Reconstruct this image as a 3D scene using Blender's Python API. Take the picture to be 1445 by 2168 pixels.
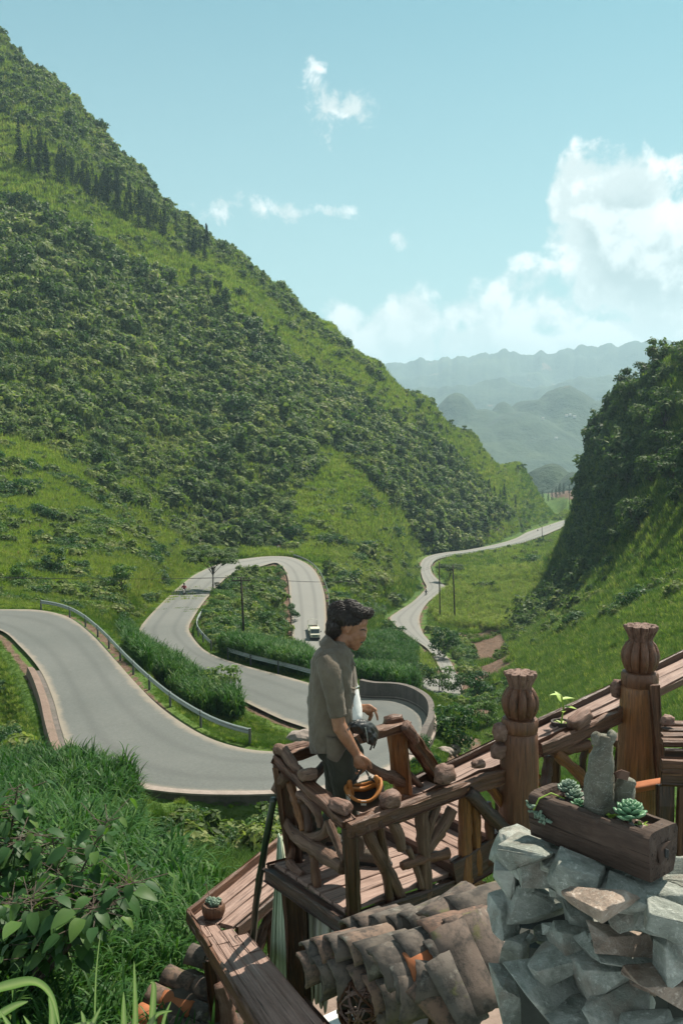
import bpy, bmesh, math, random
import numpy as np
from mathutils import Vector, Matrix, Euler

rng = np.random.default_rng(11)
R = random.Random(5)
scene = bpy.context.scene
COL = scene.collection
for o in list(scene.objects):
    bpy.data.objects.remove(o)

# ------------------------------------------------------------------ camera, light, exposure
PITCH = math.radians(5.0)
cam_d = bpy.data.cameras.new('camera')
cam_d.sensor_fit = 'VERTICAL'; cam_d.sensor_height = 36.0; cam_d.lens = 35.0
cam_d.clip_start = 0.05; cam_d.clip_end = 40000
cam = bpy.data.objects.new('camera', cam_d); COL.objects.link(cam)
cam.location = (0, 0, 0); cam.rotation_euler = (math.radians(90) - PITCH, 0, 0)
scene.camera = cam

SUN = Vector((0.36, 0.42, 0.83)).normalized()
sun_d = bpy.data.lights.new('sun', 'SUN'); sun_d.energy = 5.0; sun_d.angle = math.radians(0.55)
sun_d.color = (1.0, 0.91, 0.77)
sun = bpy.data.objects.new('sun', sun_d); COL.objects.link(sun)
sun.rotation_euler = SUN.to_track_quat('Z', 'Y').to_euler()

vs = scene.view_settings
vs.view_transform = 'Standard'; vs.look = 'None'; vs.gamma = 1.0; vs.use_curve_mapping = False
vs.exposure = 0.95
cy = scene.cycles
cy.max_bounces = 5; cy.diffuse_bounces = 3; cy.glossy_bounces = 2; cy.transmission_bounces = 3
cy.transparent_max_bounces = 6; cy.volume_bounces = 0
cy.use_adaptive_sampling = True; cy.adaptive_threshold = 0.015
cy.use_denoising = True
cy.caustics_reflective = False; cy.caustics_refractive = False
cy.sample_clamp_indirect = 4.0

F = 35.0 / 36.0 * 2168.0
CP, SP = math.cos(PITCH), math.sin(PITCH)
def ray(px, py):
    u = (px - 722.5) / F; v = (1084.0 - py) / F
    return np.array((u, CP + v * SP, -SP + v * CP))
def U(px, py, y):                       # the point at distance y that the photograph shows at px, py
    d = ray(px, py); return Vector(d * (y / d[1]))
def G(px, py, z):                       # the point at height z that the photograph shows at px, py
    d = ray(px, py); return Vector(d * (z / d[2]))
def proj(x, y, z):
    x = np.asarray(x, float); y = np.asarray(y, float); z = np.asarray(z, float)
    f = y * CP - z * SP; w = y * SP + z * CP
    f = np.where(f > .01, f, .01)
    return 722.5 + F * x / f, 1084.0 - F * w / f

# ------------------------------------------------------------------ node helpers
class N:
    def __init__(s, tree): s.t = tree; s.nodes = tree.nodes; s.links = tree.links
    def add(s, typ, **kw):
        n = s.nodes.new(typ)
        for k, v in kw.items(): setattr(n, k, v)
        return n
    def put(s, sock, v):
        if v is None: return
        if isinstance(v, bpy.types.NodeSocket): s.links.new(v, sock)
        else: sock.default_value = v
    def m(s, op, a, b=None, c=None, clamp=False):
        n = s.add('ShaderNodeMath', operation=op, use_clamp=clamp)
        for i, v in enumerate((a, b, c)): s.put(n.inputs[i], v)
        return n.outputs[0]
    def vm(s, op, a, b=None, scale=None):
        n = s.add('ShaderNodeVectorMath', operation=op)
        s.put(n.inputs[0], a); s.put(n.inputs[1], b)
        if scale is not None: s.put(n.inputs['Scale'], scale)
        return n.outputs['Value'] if op in ('LENGTH', 'DOT_PRODUCT', 'DISTANCE') else n.outputs[0]
    def mix(s, f, a, b, blend='MIX'):
        n = s.add('ShaderNodeMix', data_type='RGBA', blend_type=blend)
        s.put(n.inputs[0], f); s.put(n.inputs[6], a); s.put(n.inputs[7], b)
        return n.outputs[2]
    def ramp(s, f, stops, interp='LINEAR'):
        n = s.add('ShaderNodeValToRGB'); e = n.color_ramp.elements; n.color_ramp.interpolation = interp
        while len(e) < len(stops): e.new(0.5)
        for el, (p, c) in zip(e, stops):
            el.position = p; el.color = c if len(c) == 4 else (*c, 1)
        s.put(n.inputs[0], f); return n.outputs[0]
    def noise(s, vec, scale, detail=4, rough=.55, dist=0, lac=2.0):
        n = s.add('ShaderNodeTexNoise'); s.put(n.inputs['Vector'], vec)
        s.put(n.inputs['Scale'], scale); n.inputs['Detail'].default_value = detail
        n.inputs['Roughness'].default_value = rough; n.inputs['Distortion'].default_value = dist
        n.inputs['Lacunarity'].default_value = lac
        return n.outputs[0]
    def rng(s, v, a, b, c=0, d=1, smooth=False):
        n = s.add('ShaderNodeMapRange', interpolation_type='SMOOTHSTEP' if smooth else 'LINEAR')
        s.put(n.inputs[0], v); n.inputs[1].default_value = a; n.inputs[2].default_value = b
        n.inputs[3].default_value = c; n.inputs[4].default_value = d
        return n.outputs[0]

def C(h):
    h = h.lstrip('#'); v = [int(h[i:i + 2], 16) / 255 for i in (0, 2, 4)]
    return tuple(x / 12.92 if x <= .04045 else ((x + .055) / 1.055) ** 2.4 for x in v) + (1,)

# ------------------------------------------------------------------ sky with clouds
world = bpy.data.worlds.new('World'); scene.world = world; world.use_nodes = True
n = N(world.node_tree); n.nodes.clear()
sky = n.add('ShaderNodeTexSky', sky_type='NISHITA'); sky.sun_disc = False
sky.sun_elevation = math.asin(SUN.z); sky.sun_rotation = math.atan2(SUN.x, SUN.y)
sky.altitude = 900; sky.air_density = 1.0; sky.dust_density = 1.6; sky.ozone_density = 1.0
tc = n.add('ShaderNodeTexCoord'); D = tc.outputs['Generated']
def direction(px, py): return Vector(ray(px, py)).normalized()
def blobs(vec, lst):
    out = None
    for (px, py, rx, ry, st) in lst:
        c = direction(px, py)
        d = n.vm('SUBTRACT', vec, tuple(c))
        right = Vector((1, 0, 0)); right = (right - c * right.dot(c)).normalized(); up = right.cross(c) * 1
        if up.z < 0: up = -up
        k = F
        a = n.m('MULTIPLY', n.vm('DOT_PRODUCT', d, tuple(right)), k / rx)
        b = n.m('MULTIPLY', n.vm('DOT_PRODUCT', d, tuple(up)), k / ry)
        front = n.m('GREATER_THAN', n.vm('DOT_PRODUCT', vec, tuple(c)), 0.3)
        r = n.m('SQRT', n.m('ADD', n.m('MULTIPLY', a, a), n.m('MULTIPLY', b, b)))
        e = n.m('MULTIPLY', n.m('SUBTRACT', st, n.m('MULTIPLY', r, st)), front)
        out = e if out is None else n.m('MAXIMUM', out, e)
    return n.m('MAXIMUM', out, -1.0)
CUM = [(1305, 470, 155, 125, 1.45), (1400, 570, 220, 180, 1.5), (1280, 620, 150, 110, .8), (1150, 660, 160, 80, .8), (1400, 690, 220, 110, 1.0),
       (1120, 600, 70, 60, .55), (840, 690, 190, 75, .75), (740, 720, 110, 70, .6), (960, 670, 80, 60, .5), (1000, 735, 420, 60, .8),
       (1500, 480, 140, 150, 1.0), (1700, 600, 240, 200, 1.0), (2000, 680, 300, 120, .9), (560, 740, 300, 60, .7), (200, 700, 380, 110, .8), (-200, 640, 320, 150, .9)]
WISP = [(668, 175, 30, 55, .55), (690, 235, 50, 60, .62), (755, 232, 55, 36, .75), (690, 290, 24, 34, .5), (468, 450, 42, 26, .5), (560, 443, 75, 26, .55),
        (690, 448, 60, 18, .5), (838, 500, 32, 24, .8), (-300, 250, 120, 60, .6), (1900, 150, 140, 60, .6)]
def cumfield(vec):
    s_ = n.add('ShaderNodeSeparateXYZ'); n.put(s_.inputs[0], vec)
    e = n.m('MAXIMUM', blobs(vec, CUM), n.rng(s_.outputs[2], .115, .03, -1.0, .55, True))
    f1 = n.noise(vec, 17.0, 7, .56, .15)
    return n.m('ADD', e, n.m('MULTIPLY', n.m('SUBTRACT', f1, .5), 3.0)), f1
fc, f1 = cumfield(D)
off = Vector((0.30, 0.05, 0.95)) * 0.022
fo = n.noise(n.vm('ADD', D, tuple(off)), 17.0, 4, .56, .15)
dens = n.rng(fc, -0.12, .30, 0, 1, True)
fw = n.noise(D, 42.0, 6, .64, .3)
ew = n.m('ADD', blobs(D, WISP), n.m('MULTIPLY', n.m('SUBTRACT', fw, .5), 2.6))
wisp = n.rng(ew, 0.02, .75, 0, .95, True)
# scattered fair-weather cloud all round the horizon
sep = n.add('ShaderNodeSeparateXYZ'); n.put(sep.inputs[0], D)
behind = n.rng(sep.outputs[1], 0.55, 0.2, 0, 1, True)
low = n.m('MULTIPLY', n.rng(sep.outputs[2], 0.02, 0.12, 0, 1, True), n.rng(sep.outputs[2], .5, .25, 0, 1, True))
gen = n.m('MULTIPLY', n.m('MULTIPLY', n.rng(n.noise(D, 6.0, 6, .58), .52, .66, 0, 1, True), low), behind)
alpha = n.m('MAXIMUM', n.m('MAXIMUM', dens, wisp), gen)
relief = n.rng(n.m('SUBTRACT', f1, fo), -.07, .12, 0, 1, True)  # sunward light and shade of the clouds, painted in from offset noise
core = n.rng(fc, .15, 1.25, 1, 0, True)
lightf = n.m('ADD', n.m('MULTIPLY', relief, .62), n.m('MULTIPLY', core, .38), clamp=True)
ccol = n.ramp(lightf, [(0, (5.4, 6.4, 6.5)), (.4, (8.6, 9.4, 9.3)), (.85, (12.6, 12.6, 12.3))])
# the air's own colour, a touch green as in the photograph
skyc = n.mix(1.0, sky.outputs[0], (0.33, 1.06, .92, 1), 'MULTIPLY')
hz = n.rng(sep.outputs[2], -.02, .54, 1, 0)
skyc = n.mix(n.m('MULTIPLY', hz, .88), skyc, (5.9, 7.9, 7.9, 1))
ccol = n.mix(n.rng(sep.outputs[2], .02, .16, .62, 0, True), ccol, (9.6, 10.3, 10.2, 1))
colr = n.mix(n.m('MULTIPLY', alpha, .96), skyc, ccol)
bg = n.add('ShaderNodeBackground'); n.put(bg.inputs[0], colr); bg.inputs[1].default_value = 0.05
world.cycles.sampling_method = 'MANUAL'; world.cycles.sample_map_resolution = 256
wo = n.add('ShaderNodeOutputWorld'); n.links.new(bg.outputs[0], wo.inputs[0])

# ------------------------------------------------------------------ object helpers
def tag(o, label=None, cat=None, group=None, kind=None):
    for k, v in (('label', label), ('category', cat), ('group', group), ('kind', kind)):
        if v: o[k] = v
    return o
def empty(name, loc=(0, 0, 0), **kw):
    o = bpy.data.objects.new(name, None); COL.objects.link(o); o.location = loc; o.empty_display_size = .2
    return tag(o, **kw)
def link(name, me, mat=None, parent=None, loc=None, rot=None, **kw):
    o = bpy.data.objects.new(name, me); COL.objects.link(o)
    if mat is not None and len(me.materials) == 0: me.materials.append(mat)
    if parent is not None:
        o.parent = parent
        if loc is None: o.matrix_parent_inverse = Matrix.Translation(-parent.location)
    if loc is not None: o.location = loc
    if rot is not None: o.rotation_euler = rot
    return tag(o, **kw)
def mesh_np(name, v, quads=None, tris=None, smooth=False, attr=None):
    me = bpy.data.meshes.new(name); v = np.asarray(v, np.float32)
    me.vertices.add(len(v)); me.vertices.foreach_set('co', v.ravel())
    idx = []; st = []; tot = []; p = 0
    for arr, k in ((quads, 4), (tris, 3)):
        if arr is None or len(arr) == 0: continue
        arr = np.asarray(arr, np.int32); idx.append(arr.ravel())
        st.append(p + np.arange(len(arr)) * k); tot.append(np.full(len(arr), k)); p += arr.size
    if idx:
        idx = np.concatenate(idx); st = np.concatenate(st); tot = np.concatenate(tot)
        me.loops.add(len(idx)); me.loops.foreach_set('vertex_index', idx.astype(np.int32))
        me.polygons.add(len(st)); me.polygons.foreach_set('loop_start', st.astype(np.int32)); me.polygons.foreach_set('loop_total', tot.astype(np.int32))
        me.polygons.foreach_set('use_smooth', np.full(len(st), smooth))
    if attr:
        for k, a in attr.items():
            at = me.attributes.new(k, 'FLOAT', 'POINT'); at.data.foreach_set('value', np.asarray(a, np.float32))
    me.update(calc_edges=True); me.validate(); return me
def mesh_bm(name, bm, smooth=False):
    bmesh.ops.recalc_face_normals(bm, faces=bm.faces[:])
    me = bpy.data.meshes.new(name); bm.to_mesh(me); bm.free()
    if smooth: me.polygons.foreach_set('use_smooth', np.full(len(me.polygons), True))
    return me
def dup(o, name=None, parent=None):
    c = o.copy(); COL.objects.link(c)
    if parent is not None: c.parent = parent
    return c
def dup_tree(root, loc, rotz=0., scale=1., **kw):
    r = root.copy(); COL.objects.link(r); r.location = loc; r.rotation_euler = (0, 0, rotz)
    r.scale = (scale,) * 3 if not hasattr(scale, '__len__') else scale
    for ch in list(root.children):
        c = ch.copy(); COL.objects.link(c); c.parent = r
        for g in ch.children:
            d = g.copy(); COL.objects.link(d); d.parent = c
    return tag(r, **kw)

# numpy gradient noise
_perm = np.random.default_rng(3).permutation(256); _perm = np.concatenate([_perm, _perm, _perm])
_ang = np.random.default_rng(4).uniform(0, 2 * np.pi, 256); _gx, _gy = np.cos(_ang), np.sin(_ang)
def pn(x, y):
    x = np.asarray(x, float); y = np.asarray(y, float)
    xi = np.floor(x).astype(int); yi = np.floor(y).astype(int); xf = x - xi; yf = y - yi; xi &= 255; yi &= 255
    u = xf ** 3 * (xf * (xf * 6 - 15) + 10); w = yf ** 3 * (yf * (yf * 6 - 15) + 10)
    def g(a, b, dx, dy):
        h = _perm[_perm[xi + a] + ((yi + b) & 255)] & 255; return _gx[h] * dx + _gy[h] * dy
    a = g(0, 0, xf, yf); b = g(1, 0, xf - 1, yf); c = g(0, 1, xf, yf - 1); d = g(1, 1, xf - 1, yf - 1)
    return ((a + u * (b - a)) + w * ((c + u * (d - c)) - (a + u * (b - a)))) * 1.4
def fbm(x, y, oct=4, g=.5):
    s = 0; a = 1; f = 1; t = 0
    for i in range(oct):
        s = s + a * pn(np.asarray(x) * f + 17.3 * i, np.asarray(y) * f - 9.1 * i); t += a; a *= g; f *= 2.03
    return s / t
def inpoly(px, py, poly):
    px = np.asarray(px); py = np.asarray(py); r = np.zeros(px.shape, bool); j = len(poly) - 1
    for i in range(len(poly)):
        xi, yi = poly[i]; xj, yj = poly[j]
        if yi != yj:
            r ^= ((yi > py) != (yj > py)) & (px < (xj - xi) * (py - yi) / (yj - yi) + xi)
        j = i
    return r
def catmull(P, per):
    P = np.asarray(P, float); n_ = len(P); out = []
    for i in range(n_ - 1):
        p0 = P[max(i - 1, 0)]; p1 = P[i]; p2 = P[i + 1]; p3 = P[min(i + 2, n_ - 1)]
        for t in np.linspace(0, 1, per, endpoint=False):
            out.append(.5 * ((2 * p1) + (p2 - p0) * t + (2 * p0 - 5 * p1 + 4 * p2 - p3) * t * t + (3 * p1 - p0 - 3 * p2 + p3) * t ** 3))
    out.append(P[-1]); return np.array(out)
# ------------------------------------------------------------------ materials for the land
def new_mat(name):
    m = bpy.data.materials.new(name); m.use_nodes = True; k = N(m.node_tree); k.nodes.clear()
    out = k.add('ShaderNodeOutputMaterial'); b = k.add('ShaderNodeBsdfPrincipled')
    k.links.new(b.outputs[0], out.inputs[0]); return m, k, b, out
def bump(k, h, strength, dist):
    b = k.add('ShaderNodeBump'); b.inputs['Strength'].default_value = strength; b.inputs['Distance'].default_value = dist
    k.put(b.inputs['Height'], h); return b.outputs[0]
def pos(k): return k.add('ShaderNodeNewGeometry').outputs['Position']

def grass_land():
    m, k, b, o = new_mat('grass_land'); p = pos(k)
    big = k.noise(p, .035, 5, .6); mid = k.noise(p, .35, 5, .65); fine = k.noise(p, 3.0, 4, .7)
    c1 = k.ramp(big, [(.3, (.035, .075, .018)), (.5, (.07, .125, .026)), (.68, (.11, .155, .035))])
    c2 = k.ramp(mid, [(.3, (.03, .065, .016)), (.55, (.075, .12, .03)), (.75, (.14, .165, .05))])
    c = k.mix(.5, c1, c2)
    at = k.add('ShaderNodeAttribute', attribute_name='dirt')
    dirt = k.ramp(k.noise(p, 1.2, 5, .7), [(.3, (.07, .045, .032)), (.7, (.17, .115, .085))])
    f = k.rng(k.m('ADD', at.outputs['Fac'], k.m('MULTIPLY', k.m('SUBTRACT', mid, .5), .9)), .35, .6, 0, 1, True)
    c = k.mix(f, c, dirt)
    rock = k.add('ShaderNodeAttribute', attribute_name='rock')
    rockc = k.ramp(k.noise(p, .5, 6, .7), [(.3, (.02, .02, .018)), (.55, (.06, .055, .045)), (.75, (.15, .12, .095))])
    c = k.mix(rock.outputs['Fac'], c, rockc)
    k.put(b.inputs['Base Color'], c); b.inputs['Roughness'].default_value = .95; b.inputs['Specular IOR Level'].default_value = .1
    k.put(b.inputs['Normal'], bump(k, k.m('ADD', k.m('MULTIPLY', mid, 1.0), k.m('MULTIPLY', fine, .25)), .9, .8))
    return m
M_GRASS = grass_land()

def asphalt():
    m, k, b, o = new_mat('concrete_road'); p = pos(k)
    big = k.noise(p, .12, 4, .6); fine = k.noise(p, 6, 5, .75)
    uv = k.add('ShaderNodeAttribute', attribute_name='across')
    c = k.ramp(big, [(.3, (.068, .078, .074)), (.7, (.105, .112, .106))])
    c = k.mix(.35, c, k.ramp(fine, [(.25, (.06, .064, .06)), (.75, (.16, .16, .15))]))
    e = k.m('ABSOLUTE', k.m('SUBTRACT', uv.outputs['Fac'], .5))
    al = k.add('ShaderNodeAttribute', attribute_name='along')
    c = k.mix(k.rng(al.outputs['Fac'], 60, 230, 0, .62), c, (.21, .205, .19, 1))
    # paler dusty margins, two faintly polished wheel tracks
    edge = k.rng(k.m('ADD', e, k.m('MULTIPLY', k.m('SUBTRACT', k.noise(p, .9, 5, .7), .5), .14)), .40, .49, 0, 1, True)
    c = k.mix(edge, c, (.20, .175, .14, 1))
    tr = k.m('ABSOLUTE', k.m('SUBTRACT', e, .2))
    c = k.mix(k.rng(tr, .0, .09, .35, 0, True), c, (.06, .064, .062, 1))
    # slab joints
    al = k.add('ShaderNodeAttribute', attribute_name='along')
    j = k.m('ABSOLUTE', k.m('SUBTRACT', k.m('FRACT', k.m('DIVIDE', al.outputs['Fac'], 5.0)), .5))
    c = k.mix(k.rng(j, .493, .499, 0, .35), c, (.08, .08, .075, 1))
    crk = k.add('ShaderNodeTexVoronoi', feature='DISTANCE_TO_EDGE'); k.put(crk.inputs['Vector'], k.vm('ADD', p, k.vm('SCALE', k.add('ShaderNodeTexNoise').outputs['Color'], scale=2.0)))
    crk.inputs['Scale'].default_value = .12
    c = k.mix(k.rng(crk.outputs['Distance'], .004, .0, 0, .35), c, (.07, .07, .065, 1))
    k.put(b.inputs['Base Color'], c); b.inputs['Roughness'].default_value = .8; b.inputs['Specular IOR Level'].default_value = .25
    k.put(b.inputs['Normal'], bump(k, fine, .25, .03)); return m
M_ROAD = asphalt()

def concrete(name, lo, hi, moss=0.):
    m, k, b, o = new_mat(name); p = pos(k)
    st = k.noise(k.vm('MULTIPLY', p, (1, 1, .12)), 1.6, 5, .7); f = k.noise(p, 9, 5, .7)
    c = k.mix(.4, k.ramp(st, [(.3, lo), (.7, hi)]), k.ramp(f, [(.3, lo), (.75, hi)]))
    if moss: c = k.mix(k.rng(k.noise(p, .9, 5, .7), .5, .7, 0, moss, True), c, (.03, .045, .02, 1))
    k.put(b.inputs['Base Color'], c); b.inputs['Roughness'].default_value = .9
    k.put(b.inputs['Normal'], bump(k, f, .4, .03)); return m
M_WALL = concrete('weathered_concrete', (.045, .04, .036), (.15, .125, .11), .3)
M_CAP = concrete('pale_concrete', (.16, .13, .11), (.30, .25, .22))

# ------------------------------------------------------------------ the road: edge pixels and height of each station
ST = [(-80,1290,-80,1322,-15.6),(0,1291,0,1335,-15.7),(85,1293,45,1372,-15.8),(150,1310,85,1420,-15.9),(205,1352,112,1480,-16),
 (270,1428,130,1545,-16),(330,1490,152,1598,-16),(390,1535,205,1638,-16.1),(450,1567,280,1663,-16.1),(520,1587,400,1680,-16.2),
 (585,1593,575,1681,-16.3),(630,1590,720,1665,-16.4),(655,1582,830,1625,-16.6),(668,1570,885,1585,-16.8),(672,1558,905,1545,-17),
 (665,1550,895,1508,-17.2),(655,1546,845,1483,-17.4),(640,1540,760,1478,-17.6),(590,1522,690,1458,-17.8),(520,1488,600,1432,-18),
 (440,1447,510,1408,-18.5),(370,1408,440,1382,-19),(315,1375,408,1350,-19.6),(293,1345,400,1330,-20.2),(305,1318,410,1308,-21.1),
 (340,1280,432,1275,-22.8),(385,1238,462,1240,-25.3),(420,1213,488,1218,-27.2),(470,1192,520,1207,-29),(520,1183,550,1200,-30),
 (570,1178,580,1192,-30.6),(615,1180,592,1196,-31),(650,1194,603,1208,-31.6),(672,1217,610,1230,-32.2),(686,1255,613,1265,-32.8),
 (690,1300,617,1310,-33.5),(692,1345,620,1355,-34.2),(715,1385,640,1400,-34.8),(780,1415,700,1440,-35.6),(870,1432,820,1475,-36.6),
 (920,1436,900,1492,-37.2),(932,1434,965,1484,-37.6),(936,1428,978,1455,-37.9),(930,1415,965,1425,-38.3),(905,1375,945,1390,-39.2),
 (862,1345,900,1348,-40.4),(825,1312,888,1320,-41.4),(840,1296,890,1300,-41.9),(872,1275,905,1276,-42.8),(893,1255,930,1256,-43.5),
 (902,1243,945,1246,-44),(895,1228,932,1232,-44.5),(890,1210,915,1215,-45.2),(890,1192,912,1197,-46),(905,1178,925,1185,-46.8),
 (940,1170,950,1178,-47.5),(990,1164,1000,1171,-48.5),(1050,1152,1060,1160,-50),(1090,1140,1110,1148,-51.5),(1115,1127,1150,1134,-52.5),
 (1150,1115,1180,1121,-54),(1190,1102,1215,1107,-55.5),(1230,1091,1250,1094.5,-57),(1290,1078,1310,1081,-59)]
EA = np.array([G(s[0], s[1], s[4]) for s in ST]); EB = np.array([G(s[2], s[3], s[4]) for s in ST])
RA = catmull(EA, 8); RB = catmull(EB, 8); RC = (RA + RB) / 2
RW = np.linalg.norm(RA - RB, axis=1) / 2
_lt = np.linspace(.04, .96, 9)
RIB = (RA[:, None] * (1 - _lt)[None, :, None] + RB[:, None] * _lt[None, :, None]).reshape(-1, 3); RIBR = np.repeat(np.maximum(RW / 9., .25), 9)
RLEN = np.concatenate([[0], np.cumsum(np.linalg.norm(np.diff(RC, axis=0), axis=1))])

# ------------------------------------------------------------------ terrain from surveyed points (px, py, distance)
CT = [ # slope under the viewpoint
 (300,1850,33),(430,1822,38),(520,1800,42),(280,1705,43.8),(100,1720,40),(0,1700,42),(60,1640,46),(20,1560,55),(20,1450,64),(0,1380,70),(80,1560,50),
 (350,1920,20),(200,2000,14),(450,1900,22),(0,1900,19),(0,2300,6.2),(250,2250,8.0),(-500,1600,45),(-500,1900,15),(-500,1350,80),(-300,2300,6),
 (350,1740,43.4),(420,1758,42.8),(560,1762,43.0),(700,1748,44.),(820,1690,47),
 # strip between near road and the run beyond it
 (420,1560,56),(520,1560,56.5),(600,1560,57),(350,1480,65),(250,1380,79),(180,1300,92),(230,1330,92),
 # field below the hairpin, gully
 (750,1450,84),(850,1450,92),(940,1500,88),(930,1560,66),(960,1600,62),(1000,1640,58),(1000,1560,86),(1000,1480,120),(1020,1400,170),(1000,1350,205),(1050,1340,205),
 (1100,1380,150),(1120,1450,110),(1150,1550,70),(1100,1650,48),(1200,1650,36),
 # island
 (480,1330,112),(520,1370,97),(560,1400,92),(520,1280,140),(560,1230,180),(590,1300,150),(600,1380,115),
 # slope left of the middle run
 (0,1265,97),(0,1210,112),(100,1260,105),(0,1130,140),(0,1050,170),(0,960,205),(0,930,218),(200,1220,122),(250,1300,105),(200,1120,165),(200,1010,215),(300,1230,130),(350,1200,160),
 (310,1140,195),(390,1170,205),(-200,1130,130),(-200,900,205),(-500,900,180),
 # left mountain
 (0,880,228),(0,740,258),(0,600,290),(0,450,328),(0,300,370),(0,165,405),(0,78,430),(100,160,436),(160,222,439),(215,284,440),
 (200,900,255),(200,750,285),(200,600,320),(200,450,370),(200,330,415),(400,1110,238),(400,1000,262),(400,850,300),(400,700,340),(400,600,370),(400,500,420),(400,464,440),
 (300,370,440),(500,1140,246),(600,1155,250),(600,1050,272),(600,900,315),(600,780,358),(600,690,400),(600,611,450),(500,536,445),(700,1180,238),(700,1100,262),(700,950,330),(700,800,400),(700,690,455),
 (730,1240,205),(780,1290,205),(800,1240,232),(850,1200,290),(800,1120,285),(800,1000,335),(800,880,395),(800,775,462),(870,1160,345),(900,1080,375),(900,980,415),(900,845,480),
 (960,1150,378),(1000,1100,410),(1000,1000,465),(1000,920,505),(1080,1110,455),(1100,1050,520),(1100,985,580),(1160,1095,550),(1200,1060,640),(1200,1042,700),
 (-300,50,420),(-300,500,285),(-600,300,300),(-600,700,210),
 # valley floor right of the lower road
 (1000,1300,235),(1050,1270,255),(1000,1230,290),(1100,1220,290),(1080,1170,372),(1150,1180,350),(1150,1150,420),(1200,1120,500),(1210,1180,330),(1150,1260,250),(1180,1230,262),
 (960,1210,308),(940,1290,240),(960,1330,215),(1250,1110,520),(1300,1110,560),
 # right hill
 (1200,1280,205),(1120,1350,175),(1230,1180,235),(1240,1080,262),(1245,980,268),(1270,900,262),(1330,830,245),(1400,770,228),(1445,740,218),(1600,640,200),(1800,560,170),
 (1300,1150,190),(1350,1050,190),(1445,950,178),(1300,1250,150),(1250,1330,130),(1200,1400,115),(1445,1200,128),(1350,1300,112),(1445,1330,84),(1300,1450,74),(1400,1450,60),(1250,1560,52),(1445,1500,48),
 (1600,1300,70),(1600,1000,130),(1800,1400,35),(1900,900,110)]
cp = np.array([U(*c) for c in CT])
# behind the ridges the ground falls away
back = []
for c in [(0,90,430),(200,270,440),(400,464,440),(600,605,450),(800,775,462),(1000,920,505),(1100,985,580),(1445,740,218),(1330,830,245)]:
    p = U(*c); q = p * 1.16; q.z = p.z - 26; back.append(q)
extra = np.array([(0,1,-2.6),(0,5,-4.6),(2,8,-4.8),(-2,8,-4.9),(0,10,-5.4),(4,4,-3.5),(-6,4,-4.2),(6,12,-5.6),(0,16,-8.3),(4,25,-12),(-12,-8,-1),(12,-8,1),(0,-10,-.5),(25,8,0),(-30,5,-4),
                  (40,20,3),(-60,30,-6),(140,640,-60),(300,700,-60),(150,900,-75),(-100,900,40),(400,800,0),(-300,600,160),(300,350,60),(-300,200,20)], float)
CPT = np.vstack([cp, np.array(back), extra, EA[::1], EB[::1]])
def warp(x, y):                                      # compress distance so near and far points weigh alike
    r = np.sqrt(x * x + y * y) + 1e-6; s = np.log1p(r / 12.) / r
    return np.stack([x * s, y * s], -1) * 20
W_ = warp(CPT[:, 0], CPT[:, 1]); Z_ = CPT[:, 2]
def phi(d): return np.sqrt(d * d + .06)
K = phi(np.linalg.norm(W_[:, None] - W_[None], axis=-1)); nC = len(W_)
P_ = np.hstack([np.ones((nC, 1)), W_])
A = np.zeros((nC + 3, nC + 3)); A[:nC, :nC] = K + np.eye(nC) * -.02; A[:nC, nC:] = P_; A[nC:, :nC] = P_.T
sol = np.linalg.solve(A, np.concatenate([Z_, np.zeros(3)]))
def base_h(x, y):
    out = np.empty(len(x))
    for i in range(0, len(x), 40000):
        w = warp(x[i:i + 40000], y[i:i + 40000])
        d = np.sqrt(np.maximum((w ** 2).sum(1)[:, None] + (W_ ** 2).sum(1)[None] - 2 * w @ W_.T, 0))
        out[i:i + 40000] = phi(d) @ sol[:nC] + sol[nC] + w @ sol[nC + 1:]
    return out
def road_near(x, y):
    """distance to the road's edge (negative inside) and the road's height there"""
    dist = np.full(len(x), 1e3); zz = np.zeros(len(x))
    sub = slice(None, None, 2); c = RC[sub]; w = RW[sub]; za = RA[sub, 2]
    for i in range(0, len(x), 20000):
        xs = x[i:i + 20000]; ys = y[i:i + 20000]
        d = np.sqrt((xs[:, None] - c[None, :, 0]) ** 2 + (ys[:, None] - c[None, :, 1]) ** 2) - w[None]
        j = d.argmin(1); dist[i:i + 20000] = d[np.arange(len(xs)), j]; zz[i:i + 20000] = za[j]
    k = np.where(np.abs(dist) < 9)[0]                        # close by: measure against the real, skewed ribbon
    for i in range(0, len(k), 6000):
        q = k[i:i + 6000]; d2 = (x[q, None] - RIB[None, :, 0]) ** 2 + (y[q, None] - RIB[None, :, 1]) ** 2
        j = d2.argmin(1); dist[q] = np.sqrt(d2[np.arange(len(q)), j]) - RIBR[j]; zz[q] = RIB[j, 2]
    return dist, zz
def terrain(x, y, want=False):
    x = np.asarray(x, float).ravel(); y = np.asarray(y, float).ravel()
    h = base_h(x, y); r = np.hypot(x, y)
    far = np.clip((r - 60) / 250, 0, 1)
    h = h + far * 2.6 * fbm(x / 30, y / 30, 4) + (.25 + .8 * far) * fbm(x / 7, y / 7, 3) * np.clip(r / 20, .15, 1)
    d, zr = road_near(x, y)
    wid = np.clip(r / 45, .8, 8)
    t = np.clip((d - .5 * np.clip(r / 60, .6, 2.5)) / wid, 0, 1); t = t * t * (3 - 2 * t)
    h = (zr - .10 - .12 * np.clip(r / 100, 0, 4)) * (1 - t) + h * t
    return (h, d) if want else h

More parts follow.
